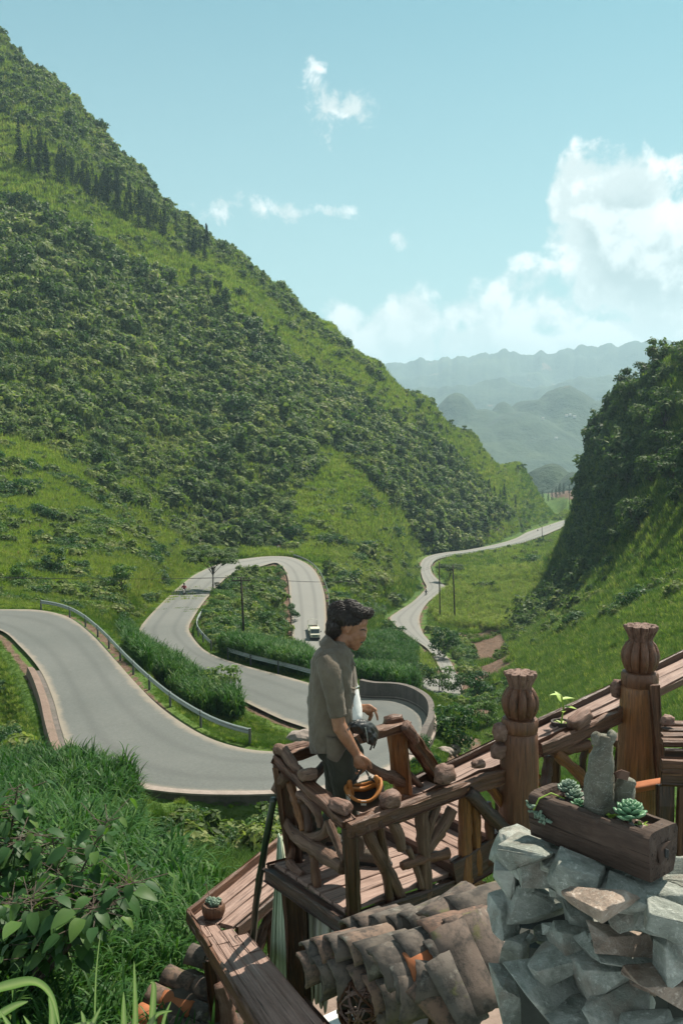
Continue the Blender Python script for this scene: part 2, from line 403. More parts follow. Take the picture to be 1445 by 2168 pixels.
NA, NR = 460, 620
ang = np.radians(np.linspace(-46, 46, NA)); rad = 2.5 * (1000 / 2.5) ** (np.linspace(0, 1, NR) ** .93)
AA, RR = np.meshgrid(ang, rad); X = (RR * np.sin(AA)).ravel(); Y = (RR * np.cos(AA)).ravel()
Zt, Dt = terrain(X, Y, True)
gi = np.arange(NA * NR).reshape(NR, NA)
quads = np.stack([gi[:-1, :-1], gi[:-1, 1:], gi[1:, 1:], gi[1:, :-1]], -1).reshape(-1, 4)
tpx, tpy = proj(X, Y, Zt)
DIRT = [[(955,1330),(1060,1330),(1100,1400),(1060,1460),(1010,1640),(930,1640),(960,1560),(980,1450)],
        [(1120,1012),(1240,1015),(1240,1062),(1165,1052)], [(1020,1180),(1080,1180),(1080,1210),(1030,1205)], [(560,1225),(620,1190),(622,1370),(606,1370)],
        [(700,2030),(1100,2030),(1100,2400),(700,2400)]]
dirt = np.zeros(len(X))
for q in DIRT: dirt = np.maximum(dirt, inpoly(tpx, tpy, q) * .8)
dirt = np.maximum(dirt, np.clip(1 - np.abs(Dt) / np.clip(np.hypot(X, Y) / 120, .35, 1.6), 0, 1) * .75)
ROCK = [(385,1165),(420,1060),(520,1060),(600,1080),(590,1165)], [(890,1165),(880,1100),(1000,1090),(1100,1120),(1000,1162)], [(560,1000),(600,980),(640,1060),(580,1060)]
rock = np.zeros(len(X))
for q in ROCK: rock = np.maximum(rock, inpoly(tpx, tpy, q) * .9)
ter = link('hillside_ground', mesh_np('hillside_ground', np.stack([X, Y, Zt], 1), quads, smooth=True, attr={'dirt': dirt, 'rock': rock}), M_GRASS, kind='structure')

# ------------------------------------------------------------------ road ribbon
NL = 13
lat = np.linspace(0, 1, NL)
V = []; acr = []; alg = []
for i in range(len(RC)):
    for t in lat:
        p = RA[i] * (1 - t) + RB[i] * t; V.append((p[0], p[1], p[2] + .05 + .05 * math.sin(t * math.pi))); acr.append(t); alg.append(RLEN[i])
gi = np.arange(len(V)).reshape(len(RC), NL)
q = np.stack([gi[:-1, :-1], gi[1:, :-1], gi[1:, 1:], gi[:-1, 1:]], -1).reshape(-1, 4)
link('winding_road', mesh_np('winding_road', V, q, smooth=True, attr={'across': acr, 'along': alg}), M_ROAD, kind='structure')

# ------------------------------------------------------------------ country beyond: valley floor, hills, mountain range
def far_mat():
    m, k, b, o = new_mat('distant_forest'); p = pos(k)
    a = k.noise(p, .004, 6, .62); f = k.noise(p, .03, 6, .7)
    c = k.ramp(a, [(.3, (.012, .028, .016)), (.5, (.026, .05, .022)), (.66, (.075, .10, .04)), (.8, (.06, .08, .036))])
    c = k.mix(.45, c, k.ramp(f, [(.3, (.010, .026, .014)), (.7, (.05, .08, .034))]))
    c = k.mix(k.rng(k.noise(p, .0075, 4, .5), .66, .7, 0, .7, True), c, (.20, .12, .08, 1))
    k.put(b.inputs['Base Color'], c); b.inputs['Roughness'].default_value = 1
    k.put(b.inputs['Normal'], bump(k, f, 1.0, 12)); return m
M_FAR = far_mat()
NA2, NR2 = 760, 300
ang = np.radians(np.linspace(-45, 45, NA2)); rad = 700 * (14000 / 700) ** np.linspace(0, 1, NR2)
AA, RR = np.meshgrid(ang, rad); X2 = RR * np.sin(AA); Y2 = RR * np.cos(AA)
def far_h(x, y):
    r = np.hypot(x, y)
    z = -62 - 62 * np.clip((r - 760) / 900, 0, 1) + np.clip((r - 900) / 900, 0, 1) * (26 * fbm(x / 420, y / 420, 5) + 14 * np.abs(fbm(x / 160 + 5, y / 160, 4)))
    def hill(px, py, yy, w, dpt=1.6, p=2.0):
        nonlocal z
        c = U(px, py, yy); rr = np.sqrt(((x - c.x) / w) ** 2 + ((y - c.y) / (w * dpt)) ** 2)
        wob = 1 + .22 * fbm(x / 260 + px, y / 260, 4)
        top = (c.z + 118) * np.exp(-(rr * wob) ** p * 1.0); z = np.maximum(z, -118 + top + (12 * fbm(x / 80, y / 80, 4) + 5 * fbm(x / 24, y / 24, 2)) * np.clip(top / 40, 0, 1))
    for a in [(965,832,2600,110,1.3),(1065,848,2650,80),(1020,866,2600,150),(1195,818,2700,180,1.2,2.0),(1125,842,2700,150),(1255,846,2650,120),(1090,870,2550,200),(985,900,2450,180),(1280,838,2900,70),(1340,850,2800,120),(1500,800,2700,260),
              (900,870,2500,120),(1160,975,1150,55,1.3),(1215,1000,1080,40),(1110,990,1250,60),(700,800,2600,300),(300,760,3000,400)]: hill(*a)
    # the long range on the horizon
    a_px = 722.5 + F * x / np.maximum(y, 1)
    top_py = np.interp(a_px, [-2500,-600,0,400,700,800,880,960,1060,1130,1230,1300,1385,1420,1600,2200,4000], [700,690,720,740,765,766,760,757,748,755,738,736,722,735,745,730,700])
    top_py = top_py - 24 * np.abs(fbm(a_px / 48, 3.3 + 0 * a_px, 4)) + 8
    zr = (900 - top_py) / F * 6000
    rw = r + 420 * fbm(x / 620, y / 620, 4) * (np.abs(r - 6000) < 1e9)
    prof = np.exp(-((r - 6000) / 1200) ** 2); prof2 = np.exp(-((rw - 4300) / 600) ** 2)
    rid = np.abs(fbm(x / 900, y / 900, 4))
    z = np.maximum(z, -120 + (zr + 120) * np.maximum(prof * .0 + np.exp(-((rw - 6000) / 1000) ** 2), np.exp(-((r - 6000) / 160) ** 2)) * (1 - .25 * rid * (np.abs(r - 6000) > 150)) + 70 * fbm(x / 260, y / 260, 4) * prof * (np.abs(r - 6000) > 200))
    z = np.maximum(z, -120 + (zr * .52 + 120) * prof2 * (.75 + .5 * fbm(x / 700, y / 500, 4)))
    return z
Z2 = far_h(X2, Y2)
gi = np.arange(NA2 * NR2).reshape(NR2, NA2)
quads = np.stack([gi[:-1, :-1], gi[:-1, 1:], gi[1:, 1:], gi[1:, :-1]], -1).reshape(-1, 4)
link('far_hills', mesh_np('far_hills', np.stack([X2.ravel(), Y2.ravel(), Z2.ravel() - 3], 1), quads, smooth=True), M_FAR, kind='structure')

# ------------------------------------------------------------------ haze
def make_haze():
    me = bpy.data.meshes.new('haze'); bm = bmesh.new(); bmesh.ops.create_cube(bm, size=1.0)
    top = max(float(Z2.max()), float(Zt.max())) + 30; bot = min(float(Z2.min()), float(Zt.min())) - 4
    for v in bm.verts:
        v.co = Vector((v.co.x * 26000, v.co.y * 16000 + 7600, bot if v.co.z < 0 else top))
    bm.to_mesh(me); bm.free()
    m = bpy.data.materials.new('haze'); m.use_nodes = True; k = N(m.node_tree); k.nodes.clear()
    o = k.add('ShaderNodeOutputMaterial'); v = k.add('ShaderNodeVolumePrincipled')
    v.inputs['Color'].default_value = (.58, .85, 1.0, 1); v.inputs['Density'].default_value = HAZE; v.inputs['Anisotropy'].default_value = .2
    k.links.new(v.outputs[0], o.inputs['Volume'])
    return link('haze', me, m, kind='stuff')
HAZE = 0.00016
make_haze()
# ------------------------------------------------------------------ leaves and plants
def leaf_mat(name, stops, var=.5, trans=.25, rough=.5, spec=.35, tipc=None):
    m, k, b, o = new_mat(name)
    oi = k.add('ShaderNodeObjectInfo'); at = k.add('ShaderNodeAttribute', attribute_name='tint'); p = pos(k)
    f = k.m('ADD', k.m('MULTIPLY', oi.outputs['Random'], var), k.m('MULTIPLY', at.outputs['Fac'], 1 - var))
    f = k.m('ADD', f, k.m('MULTIPLY', k.m('SUBTRACT', k.noise(p, .03, 3, .6), .5), .6))
    c = k.ramp(f, stops)
    if tipc:
        t = k.add('ShaderNodeAttribute', attribute_name='tip'); c = k.mix(t.outputs['Fac'], c, tipc)
    k.put(b.inputs['Base Color'], c); b.inputs['Roughness'].default_value = rough; b.inputs['Specular IOR Level'].default_value = spec
    t = k.add('ShaderNodeBsdfTranslucent'); k.put(t.inputs[0], k.mix(1, c, (1.05, 1.3, .55, 1), 'MULTIPLY'))
    mx = k.add('ShaderNodeMixShader'); mx.inputs[0].default_value = trans
    k.links.new(b.outputs[0], mx.inputs[1]); k.links.new(t.outputs[0], mx.inputs[2]); k.links.new(mx.outputs[0], o.inputs[0])
    return m
M_SCRUB = leaf_mat('scrub_leaf', [(.1, (.045, .078, .024)), (.42, (.10, .15, .04)), (.68, (.175, .215, .065)), (.95, (.27, .27, .12))], .5, .42, .6, .22)
M_DARKTREE = leaf_mat('dark_tree_leaf', [(.1, (.028, .06, .02)), (.5, (.06, .105, .03)), (.9, (.125, .17, .05))], .5, .38, .6, .2)
M_PINE = leaf_mat('conifer_needle', [(.1, (.008, .022, .011)), (.5, (.017, .038, .017)), (.9, (.034, .06, .024))], .5, .12, .8, .1)
M_MEADOW = leaf_mat('meadow_grass', [(.05, (.085, .14, .03)), (.35, (.155, .215, .045)), (.65, (.235, .275, .07)), (.95, (.33, .30, .14))], .55, .45, .7, .12)
M_LUSH = leaf_mat('lush_grass', [(.05, (.03, .075, .013)), (.45, (.065, .13, .02)), (.8, (.12, .18, .034)), (1, (.20, .20, .07))], .5, .42, .65, .1)
M_CANE = leaf_mat('cane_leaf', [(.05, (.014, .055, .012)), (.45, (.032, .092, .018)), (.8, (.065, .135, .028)), (1, (.13, .18, .045))], .45, .34, .5, .16)
M_BROAD = leaf_mat('broad_leaf', [(.05, (.022, .065, .02)), (.5, (.042, .10, .028)), (.8, (.085, .155, .034)), (.97, (.18, .23, .04))], .75, .36, .5, .22)
M_DRY = leaf_mat('dry_stalk', [(.1, (.16, .10, .065)), (.6, (.30, .19, .13)), (.95, (.36, .25, .17))], .5, .3, .8, .1)
def bark_mat(name, lo, hi):
    m, k, b, o = new_mat(name); p = pos(k); f = k.noise(k.vm('MULTIPLY', p, (6, 6, 1)), 3, 4, .7)
    k.put(b.inputs['Base Color'], k.ramp(f, [(.3, lo), (.7, hi)])); b.inputs['Roughness'].default_value = .9; return m
M_TRUNK = bark_mat('tree_bark', (.03, .022, .016), (.10, .075, .055))

def quads_cloud(cent, nrm, size, asp, rs, droop=.15):
    """one folded leaf-spray quad per centre"""
    n_ = len(cent); nrm = nrm / np.linalg.norm(nrm, axis=1)[:, None]
    t = rs.normal(size=(n_, 3)); t -= (t * nrm).sum(1)[:, None] * nrm; t /= np.linalg.norm(t, axis=1)[:, None]
    b = np.cross(nrm, t); s = size[:, None] if hasattr(size, '__len__') else np.full((n_, 1), size)
    w = s * asp
    v = np.stack([cent - t * s, cent + b * w - nrm * s * .05, cent + t * s - nrm * s * droop, cent - b * w], 1).reshape(-1, 3)
    q = np.arange(n_ * 4).reshape(-1, 4); return v, q, np.repeat(rs.random(n_), 4)
def clump_pts(rs, blobs_, n_, up=.35, shell=.55):
    vol = np.array([b[3] * b[4] for b in blobs_]); vol = vol ** 1.3; pick = rs.choice(len(blobs_), n_, p=vol / vol.sum())
    B = np.array(blobs_)[pick]; d = rs.normal(size=(n_, 3)); d /= np.linalg.norm(d, axis=1)[:, None]
    d[:, 2] = np.where(d[:, 2] < -.35, -d[:, 2], d[:, 2])
    r = 1 - (1 - shell) * rs.random(n_) ** 1.5; r *= rs.normal(1, .08, n_)
    c = B[:, :3] + d * r[:, None] * np.stack([B[:, 3], B[:, 3], B[:, 4]], 1)
    nm = d + rs.normal(0, .45, (n_, 3)); nm[:, 2] += up; return c, nm
PROTO = []
def proto(name, me, mat):
    me.materials.append(mat); o = bpy.data.objects.new(name, me); PROTO.append(o); return o
def bush(name, seed, n_, leaf, mat, R_=1., H=1., nb=6, asp=.5):
    rs = np.random.default_rng(seed)
    bl = [(0, 0, H * .45, R_ * .7, H * .45)]
    for i in range(nb):
        a = rs.uniform(0, 6.28); r = R_ * rs.uniform(.35, .8)
        bl.append((math.cos(a) * r, math.sin(a) * r, H * rs.uniform(.2, .75), R_ * rs.uniform(.25, .45), H * rs.uniform(.2, .36)))
    c, nm = clump_pts(rs, bl, n_); c[:, 2] = np.maximum(c[:, 2], -.05)
    v, q, t = quads_cloud(c, nm, leaf * rs.uniform(.6, 1.35, n_), asp, rs)
    return proto(name, mesh_np(name, v, q, attr={'tint': t}), mat)
def blades(rs, n_, h, w, spread, lean=.5, arch=.6, seg=4, base=0.):
    """n_ arching blades from one tuft: tapered strips bending over"""
    V = []; Q = []; T = []; TP = []
    for i in range(n_):
        a = rs.uniform(0, 6.283); r = spread * math.sqrt(rs.random()); x0, y0 = r * math.cos(a), r * math.sin(a)
        da = a + rs.normal(0, .8); hh = h * rs.uniform(.55, 1.15); ln = lean * rs.uniform(.2, 1.2); ar = arch * rs.uniform(.3, 1.4); ww = w * rs.uniform(.6, 1.2)
        dx, dy = math.cos(da), math.sin(da); sx, sy = -dy, dx; k0 = len(V); tt = rs.random()
        p = np.array([x0, y0, base]); th = ln * .5; L = hh / seg
        for j in range(seg + 1):
            s = j / seg; wj = ww * (.55 + .9 * s - 1.42 * s * s) if j < seg else 0.002
            V.append((p[0] + sx * wj, p[1] + sy * wj, p[2])); V.append((p[0] - sx * wj, p[1] - sy * wj, p[2])); T += [tt, tt]; TP += [s, s]
            th += ar * (s + .25) / seg * 2.0; p = p + np.array([dx * math.sin(th), dy * math.sin(th), math.cos(th)]) * L
        for j in range(seg):
            Q.append((k0 + 2 * j, k0 + 2 * j + 1, k0 + 2 * j + 3, k0 + 2 * j + 2))
    return np.array(V), np.array(Q), np.array(T)
def tuft(name, seed, n_, h, w, spread, mat, **kw):
    rs = np.random.default_rng(seed); v, q, t = blades(rs, n_, h, w, spread, **kw)
    return proto(name, mesh_np(name, v, q, smooth=True, attr={'tint': t}), mat)
def cane(name, seed, n_st, h, mat):
    """a clump of cane: stalks with arching leaves all the way up"""
    rs = np.random.default_rng(seed); VV = []; QQ = []; TT = []; k = 0
    for s in range(n_st):
        a = rs.uniform(0, 6.28); r = .45 * math.sqrt(rs.random()); hh = h * rs.uniform(.6, 1.1)
        v, q, t = blades(rs, 9, h * .55, .05, .02, lean=.55, arch=1.25, seg=5)
        lift = np.repeat(rs.uniform(.15, .82, 9), 12)[:len(v)] * hh
        tilt = rs.normal(0, .1, 2)
        v = v + np.stack([r * math.cos(a) + tilt[0] * lift, r * math.sin(a) + tilt[1] * lift, lift], 1)
        VV.append(v); QQ.append(q + k); TT.append(t); k += len(v)
    return proto(name, mesh_np(name, np.vstack(VV), np.vstack(QQ), smooth=True, attr={'tint': np.concatenate(TT)}), mat)

BUSH = [bush('scrub_bush', 100 + i, 420, .17, M_SCRUB, 1., .95 + .12 * i, 7) for i in range(5)]
DBUSH = [bush('dark_bush', 120 + i, 460, .15, M_DARKTREE, 1., 1.1 + .15 * i, 8) for i in range(4)]
NBUSH = [bush('leafy_bush', 140 + i, 900, .075, M_BROAD, 1., 1.1, 9, .55) for i in range(3)]
TUFT = [tuft('meadow_tuft', 160 + i, 46, .62, .035, .55, M_MEADOW, lean=.5, arch=.55, seg=3) for i in range(4)]
LTUFT = [tuft('lush_tuft', 170 + i, 60, .55, .016, .42, M_LUSH, lean=.6, arch=.7, seg=3) for i in range(4)]
CANE = [cane('cane_clump', 180 + i, 7, 2.3, M_CANE) for i in range(5)]
CANEB = [cane('bright_cane_clump', 185 + i, 7, 2.3, M_MEADOW) for i in range(5)]
DRY = [tuft('dry_tuft', 190 + i, 34, .8, .05, .6, M_DRY, lean=.7, arch=.8, seg=3) for i in range(2)]
FINE = [tuft('fine_tuft', 195 + i, 70, .42, .008, .32, M_LUSH, lean=.7, arch=.8, seg=3) for i in range(3)]

def scatter(name, pts, rotz, scl, idx, protos, tilt=None, label=None, cat=None):
    """a field of plants nobody could count: one object that instances its plants on points"""
    n_ = len(pts)
    me = bpy.data.meshes.new(name); me.vertices.add(n_); me.vertices.foreach_set('co', np.asarray(pts, np.float32).ravel())
    rot = np.zeros((n_, 3), np.float32); rot[:, 2] = rotz
    if tilt is not None: rot[:, :2] = tilt
    a = me.attributes.new('plant_rot', 'FLOAT_VECTOR', 'POINT'); a.data.foreach_set('vector', rot.ravel())
    a = me.attributes.new('plant_scale', 'FLOAT_VECTOR', 'POINT'); s = np.asarray(scl, np.float32)
    if s.ndim == 1: s = np.repeat(s[:, None], 3, 1)
    a.data.foreach_set('vector', s.ravel())
    a = me.attributes.new('plant_kind', 'INT', 'POINT'); a.data.foreach_set('value', np.asarray(idx, np.int32))
    o = bpy.data.objects.new(name, me); COL.objects.link(o)
    g = bpy.data.node_groups.new(name, 'GeometryNodeTree')
    g.interface.new_socket('Geometry', in_out='INPUT', socket_type='NodeSocketGeometry'); g.interface.new_socket('Geometry', in_out='OUTPUT', socket_type='NodeSocketGeometry')
    gi_ = g.nodes.new('NodeGroupInput'); go = g.nodes.new('NodeGroupOutput')
    ip = g.nodes.new('GeometryNodeInstanceOnPoints'); L = g.links
    jn = g.nodes.new('GeometryNodeGeometryToInstance')
    for p in reversed(protos):
        oi = g.nodes.new('GeometryNodeObjectInfo'); oi.inputs['Object'].default_value = p; oi.inputs['As Instance'].default_value = True
        L.new(oi.outputs['Geometry'], jn.inputs[0])
    def attr(nm, t):
        a = g.nodes.new('GeometryNodeInputNamedAttribute'); a.data_type = t; a.inputs['Name'].default_value = nm; return a.outputs['Attribute']
    e = g.nodes.new('FunctionNodeEulerToRotation'); L.new(attr('plant_rot', 'FLOAT_VECTOR'), e.inputs[0])
    L.new(gi_.outputs[0], ip.inputs['Points']); L.new(jn.outputs[0], ip.inputs['Instance']); ip.inputs['Pick Instance'].default_value = True
    L.new(attr('plant_kind', 'INT'), ip.inputs['Instance Index']); L.new(e.outputs[0], ip.inputs['Rotation']); L.new(attr('plant_scale', 'FLOAT_VECTOR'), ip.inputs['Scale'])
    L.new(ip.outputs[0], go.inputs[0])
    md = o.modifiers.new('plants', 'NODES'); md.node_group = g
    return tag(o, label, cat, kind='stuff')

# ------------------------------------------------------------------ where each kind of plant grows
def sample(n_, r0, r1, a0=-24, a1=24, pw=1.0):
    """random ground points between two distances; density falls off with distance"""
    a = np.radians(rng.uniform(a0, a1, n_)); u = rng.random(n_)
    r = r0 * (r1 / r0) ** u if pw == 1 else (r0 ** 2 + u * (r1 ** 2 - r0 ** 2)) ** .5
    x = r * np.sin(a); y = r * np.cos(a); z, d = terrain(x, y, True)
    px, py = proj(x, y, z); return x, y, z, d, px, py, r
FOREST = [(-300,420),(0,430),(120,470),(230,555),(330,590),(420,640),(520,690),(600,755),(700,825),(850,885),(950,945),(1040,1035),(1075,1085),(1000,1160),(890,1172),(850,1080),(770,1015),(700,955),(650,935),
          (690,985),(640,1030),(590,1165),(390,1165),(330,1105),(240,1060),(140,965),(0,925),(-300,900)]
CANEF = [[(620,1360),(740,1380),(830,1360),(930,1420),(935,1460),(850,1470),(760,1450),(640,1400)], [(255,1352),(300,1362),(370,1412),(440,1452),(530,1497),(505,1530),(430,1520),(370,1480),(300,1420)],
         [(0,1650),(120,1640),(230,1670),(290,1710),(285,1760),(230,1790),(60,1750),(0,1740)],
         [(420,1420),(660,1460),(650,1400),(560,1390),(440,1380)],
         [(960,1215),(1150,1200),(1160,1290),(1080,1340),(930,1330),(910,1300)], [(700,1110),(850,1130),(890,1220),(820,1250),(700,1220)]]
x, y, z, d, px, py, r = sample(300000, 200, 640, -24, 18, 2)
nz = fbm(x / 26, y / 26, 3); nz2 = fbm(x / 90 + 9, y / 90, 3)
dark = inpoly(px + 26 * nz, py + 26 * nz2, FOREST)
upper = (py < 560) & (px < 480)
band = np.zeros(len(x), bool)
for (c0, c1, wd) in [((0,95),(230,290),34), ((0,170),(330,400),20), ((0,215),(420,500),16), ((430,520),(800,800),8), ((240,340),(700,720),8)]:
    t = np.clip((px - c0[0]) / (c1[0] - c0[0]), 0, 1); yy = c0[1] + (c1[1] - c0[1]) * t
    band |= (np.abs(py - yy) < wd * (1 + .8 * nz)) & (px < c1[0] + 10)
right = (px > 1060 + (1400 - py) * .42) & (py < 1420) & (px > 1100)
ok = (d > 3.0) & ((px > -120) & (px < 1560)) & (py > -60)
forest_r = inpoly(px, py, [(1205,1210),(1225,1090),(1225,960),(1255,880),(1330,790),(1445,705),(1600,630),(1700,900),(1560,1130),(1400,1160),(1300,1190),(1250,1260),(1150,1350),(1060,1400),(1040,1370),(1130,1300)])
pr = np.where(dark, .42 + .5 * nz2, np.where(band, .7, np.where(forest_r, .95, np.where(right, .03 + .10 * (nz > .2), np.where(py < 900, .045, .10) + .14 * (nz > .2)))))
keep = ok & (rng.random(len(x)) < pr)
keep &= ~((py > 1166) & (px < 700)); 
low = keep & (py > 930) & ~dark & ~forest_r
i = np.where(keep)[0][:90000]
sz = np.where(dark[i], rng.gamma(3, .55, len(i)) * (1 + .45 * fbm(x[i] / 14, y[i] / 14, 2)), rng.gamma(4, .25, len(i))) * np.clip(r[i] / 300, .75, 1.3)
sz = np.where(low[i], sz * .62, sz); sz = np.where(forest_r[i], sz * 1.7, sz); sz = np.clip(sz, .4, 4.8)
sc3 = np.stack([sz, sz, sz * rng.uniform(.7, 1.35, len(i))], 1)
scatter('mountain_scrub', np.stack([x[i], y[i], z[i] - .25 * sz], 1), rng.uniform(0, 6.28, len(i)), sc3, np.where((rng.random(len(i)) < .72) & ~forest_r[i], rng.integers(0, 5, len(i)), rng.integers(5, 9, len(i))), BUSH + DBUSH,
        label='dense green scrub covering the steep left mountainside', cat='scrub')
print('scrub', len(i))
# open grass on all the slopes
x, y, z, d, px, py, r = sample(330000, 42, 640, -24, 24)
nz = fbm(x / 9, y / 9, 3)
dn = inpoly(px, py, DIRT[0]) & (nz < .28)
keep = (d > .5 + r / 160) & (px > -140) & (px < 1580) & ~dn & ~((r < 46) & (py > 1700)) & ~inpoly(px, py, ROCK[0]) & ~(inpoly(px, py, FOREST) & (rng.random(len(x)) < .6))
i = np.where(keep)[0]
sz = np.clip(r[i] / 110, .55, 2.6) * rng.uniform(.6, 1.3, len(i)) * np.where(d[i] < 3, .6, 1)
k = np.where(((py[i] > 1290) | (px[i] > 1100)) & (rng.random(len(i)) < .55) | ((py[i] > 1180) & (px[i] > 420)) & (rng.random(len(i)) < .6), rng.integers(4, 8, len(i)), rng.integers(0, 4, len(i)))
sz = np.where(k > 3, sz * 1.15, sz)
scatter('slope_grass', np.stack([x[i], y[i], z[i] - .03], 1), rng.uniform(0, 6.28, len(i)), sz, k, TUFT + LTUFT, tilt=rng.normal(0, .12, (len(i), 2)), label='grass growing over the open hillsides', cat='grass')
print('grass', len(i))
# cane and tall grass fields
x, y, z, d, px, py, r = sample(260000, 36, 420, -24, 20)
keep = np.zeros(len(x), bool)
for q in CANEF: keep |= inpoly(px, py, q)
area = r * r
keep &= (d > 1.0) & (rng.random(len(x)) < np.clip(r / 130, .25, 1))
i = np.where(keep)[0]; sz = rng.uniform(.55, 1.1, len(i)) * np.clip(.55 + r[i] / 260, .6, 1.35) * np.where((px[i] > 880) | (py[i] < 1250), .75, 1)
scatter('cane_field', np.stack([x[i], y[i], z[i] - .05], 1), rng.uniform(0, 6.28, len(i)), sz, np.where((px[i] > 880) | (py[i] < 1250), 5, 0) + rng.integers(0, 5, len(i)), CANE + CANEB, tilt=rng.normal(0, .06, (len(i), 2)), label='tall green cane growing between the bends of the road', cat='cane')
print('cane', len(i))
# closer cover of short grass on the verges and banks
x, y, z, d, px, py, r = sample(170000, 34, 125, -24, 20, 2)
keep = (d > .25) & (py < 1745) & (px > -140) & (px < 1300) & ~(inpoly(px, py, DIRT[0]) & (fbm(x / 5, y / 5, 3) < .25))
i = np.where(keep)[0]; nzz = fbm(x[i] / 6, y[i] / 6, 3)
sz = rng.uniform(.5, 1.0, len(i)) * np.clip(r[i] / 90, .55, 1.2) * np.where(d[i] < 2, .55, 1) * (1 + .5 * nzz)
scatter('verge_grass', np.stack([x[i], y[i], z[i] - .03], 1), rng.uniform(0, 6.28, len(i)), sz, np.where(nzz > .15, rng.integers(0, 4, len(i)), rng.integers(4, 7, len(i))), LTUFT + FINE, tilt=rng.normal(0, .15, (len(i), 2)), label='short grass on the verges and banks of the near bends', cat='grass')
# low bushes on the slopes near the road
x, y, z, d, px, py, r = sample(110000, 30, 330, -24, 22)
nz = fbm(x / 12, y / 12, 3)
zone = inpoly(px, py, [(430,1270),(520,1220),(600,1230),(610,1380),(560,1420),(440,1370)]) | (inpoly(px, py, [(0,1120),(130,1100),(330,1150),(380,1210),(300,1330),(200,1310),(0,1260)]) & (nz > .12)) \
     | (inpoly(px, py, [(700,1180),(860,1200),(890,1250),(800,1310),(700,1300)]) & (nz > .05)) | (inpoly(px, py, [(880,1330),(980,1360),(1010,1420),(970,1480),(930,1500),(905,1440)])) | (inpoly(px, py, [(930,1170),(1230,1100),(1220,1250),(1050,1330)]) & (nz > .27)) \
     | (inpoly(px, py, [(0,930),(140,975),(250,1065),(340,1110),(390,1175),(300,1330),(180,1300),(0,1275),(-120,1250),(-120,900)]) & ((nz > .10) | (rng.random(len(x)) < .10))) | (inpoly(px, py, [(590,1165),(640,1030),(700,960),(780,1020),(850,1090),(890,1170),(880,1250),(800,1310),(690,1300),(690,1190)]) & ((nz > .02) | (rng.random(len(x)) < .14))) \
     | (inpoly(px, py, [(280,1735),(600,1745),(600,1800),(300,1830)]) & (nz > -.05)) | (inpoly(px, py, [(290,1800),(600,1790),(560,1900),(330,1950)]) & (nz > .2)) \
     | (inpoly(px, py, [(0,1370),(60,1400),(110,1500),(140,1600),(60,1640),(0,1640)]) & (nz > .1)) | (inpoly(px, py, [(900,1480),(1080,1450),(1180,1600),(900,1660)]) & (nz > .2)) | (inpoly(px, py, [(1050,1400),(1230,1200),(1445,1150),(1445,1260),(1200,1340)]) & (nz > .1))
keep = zone & (d > 1.5) & (rng.random(len(x)) < .5)
i = np.where(keep)[0]; sz = rng.gamma(5, .16, len(i)) * np.clip(r[i] / 130, .6, 1.7)
scatter('roadside_scrub', np.stack([x[i], y[i], z[i] - .1 * sz], 1), rng.uniform(0, 6.28, len(i)), sz, rng.integers(0, 6, len(i)), NBUSH + BUSH[:3], label='low leafy scrub on the banks beside the road', cat='scrub')
print('roadside', len(i))
# dry maize stalks on the left slope
x, y, z, d, px, py, r = sample(40000, 80, 230, -24, 5)
nz = fbm(x / 10 + 3, y / 10, 3)
keep = inpoly(px, py, [(0,1080),(130,1060),(200,1110),(220,1200),(120,1230),(0,1250)]) & (nz > .12) & (rng.random(len(x)) < .22)
i = np.where(keep)[0]; sz = rng.uniform(.5, 1.1, len(i)) * 1.2
scatter('dry_stalks', np.stack([x[i], y[i], z[i]], 1), rng.uniform(0, 6.28, len(i)), sz, rng.integers(0, 2, len(i)), DRY, label='withered pinkish stalks on the grassy slope at left', cat='dry stalks')
# near slope below the deck
x, y, z, d, px, py, r = sample(90000, 6, 48, -26, 26)
keep = (d > .8) & (px > -150) & (py > 1690) & (px < 1700) & (py < 2600)
keep &= ~((x > -.75) & (x < 2.9) & (y < 8.7))
lush = inpoly(px, py, [(280,1730),(430,1715),(620,1720),(1200,1720),(1200,2400),(440,2100),(405,1965),(330,1965),(285,1850)])
nzc = fbm(x / 3.2, y / 3.2, 3)
tall = keep & ~lush & (rng.random(len(x)) < np.clip(r / 30, .2, 1) * .30) & (nzc > -.18)
i = np.where(tall & ((px < 275) | ((py > 1960) & (px < 430))))[0]
sz = rng.uniform(.5, 1.0, len(i)) * np.clip(r[i] / 24, .34, 1.05) * (1 + .5 * nzc[i])
scatter('cane_thicket', np.stack([x[i], y[i], z[i] - .05], 1), rng.uniform(0, 6.28, len(i)), sz, rng.integers(0, 5, len(i)), CANE, tilt=rng.normal(0, .1, (len(i), 2)), label='glossy dark green cane thicket on the slope below the bend', cat='cane')
print('thicket', len(i))
i = np.where(keep & (lush | (rng.random(len(x)) < .10)))[0]
sz = rng.uniform(.4, 1.1, len(i)) * np.clip(r[i] / 30, .45, 1.1) * (1 + .8 * nzc[i]) * np.where((py[i] < 1830) & (px[i] > 270), .6, 1)
scatter('meadow_below_wall', np.stack([x[i], y[i], z[i] - .03], 1), rng.uniform(0, 6.28, len(i)), sz, np.where(rng.random(len(i)) < .6, rng.integers(0, 4, len(i)), rng.integers(4, 7, len(i))), LTUFT + FINE, tilt=rng.normal(0, .15, (len(i), 2)), label='long soft grass in the hollow below the retaining wall', cat='grass')
print('meadow', len(i))
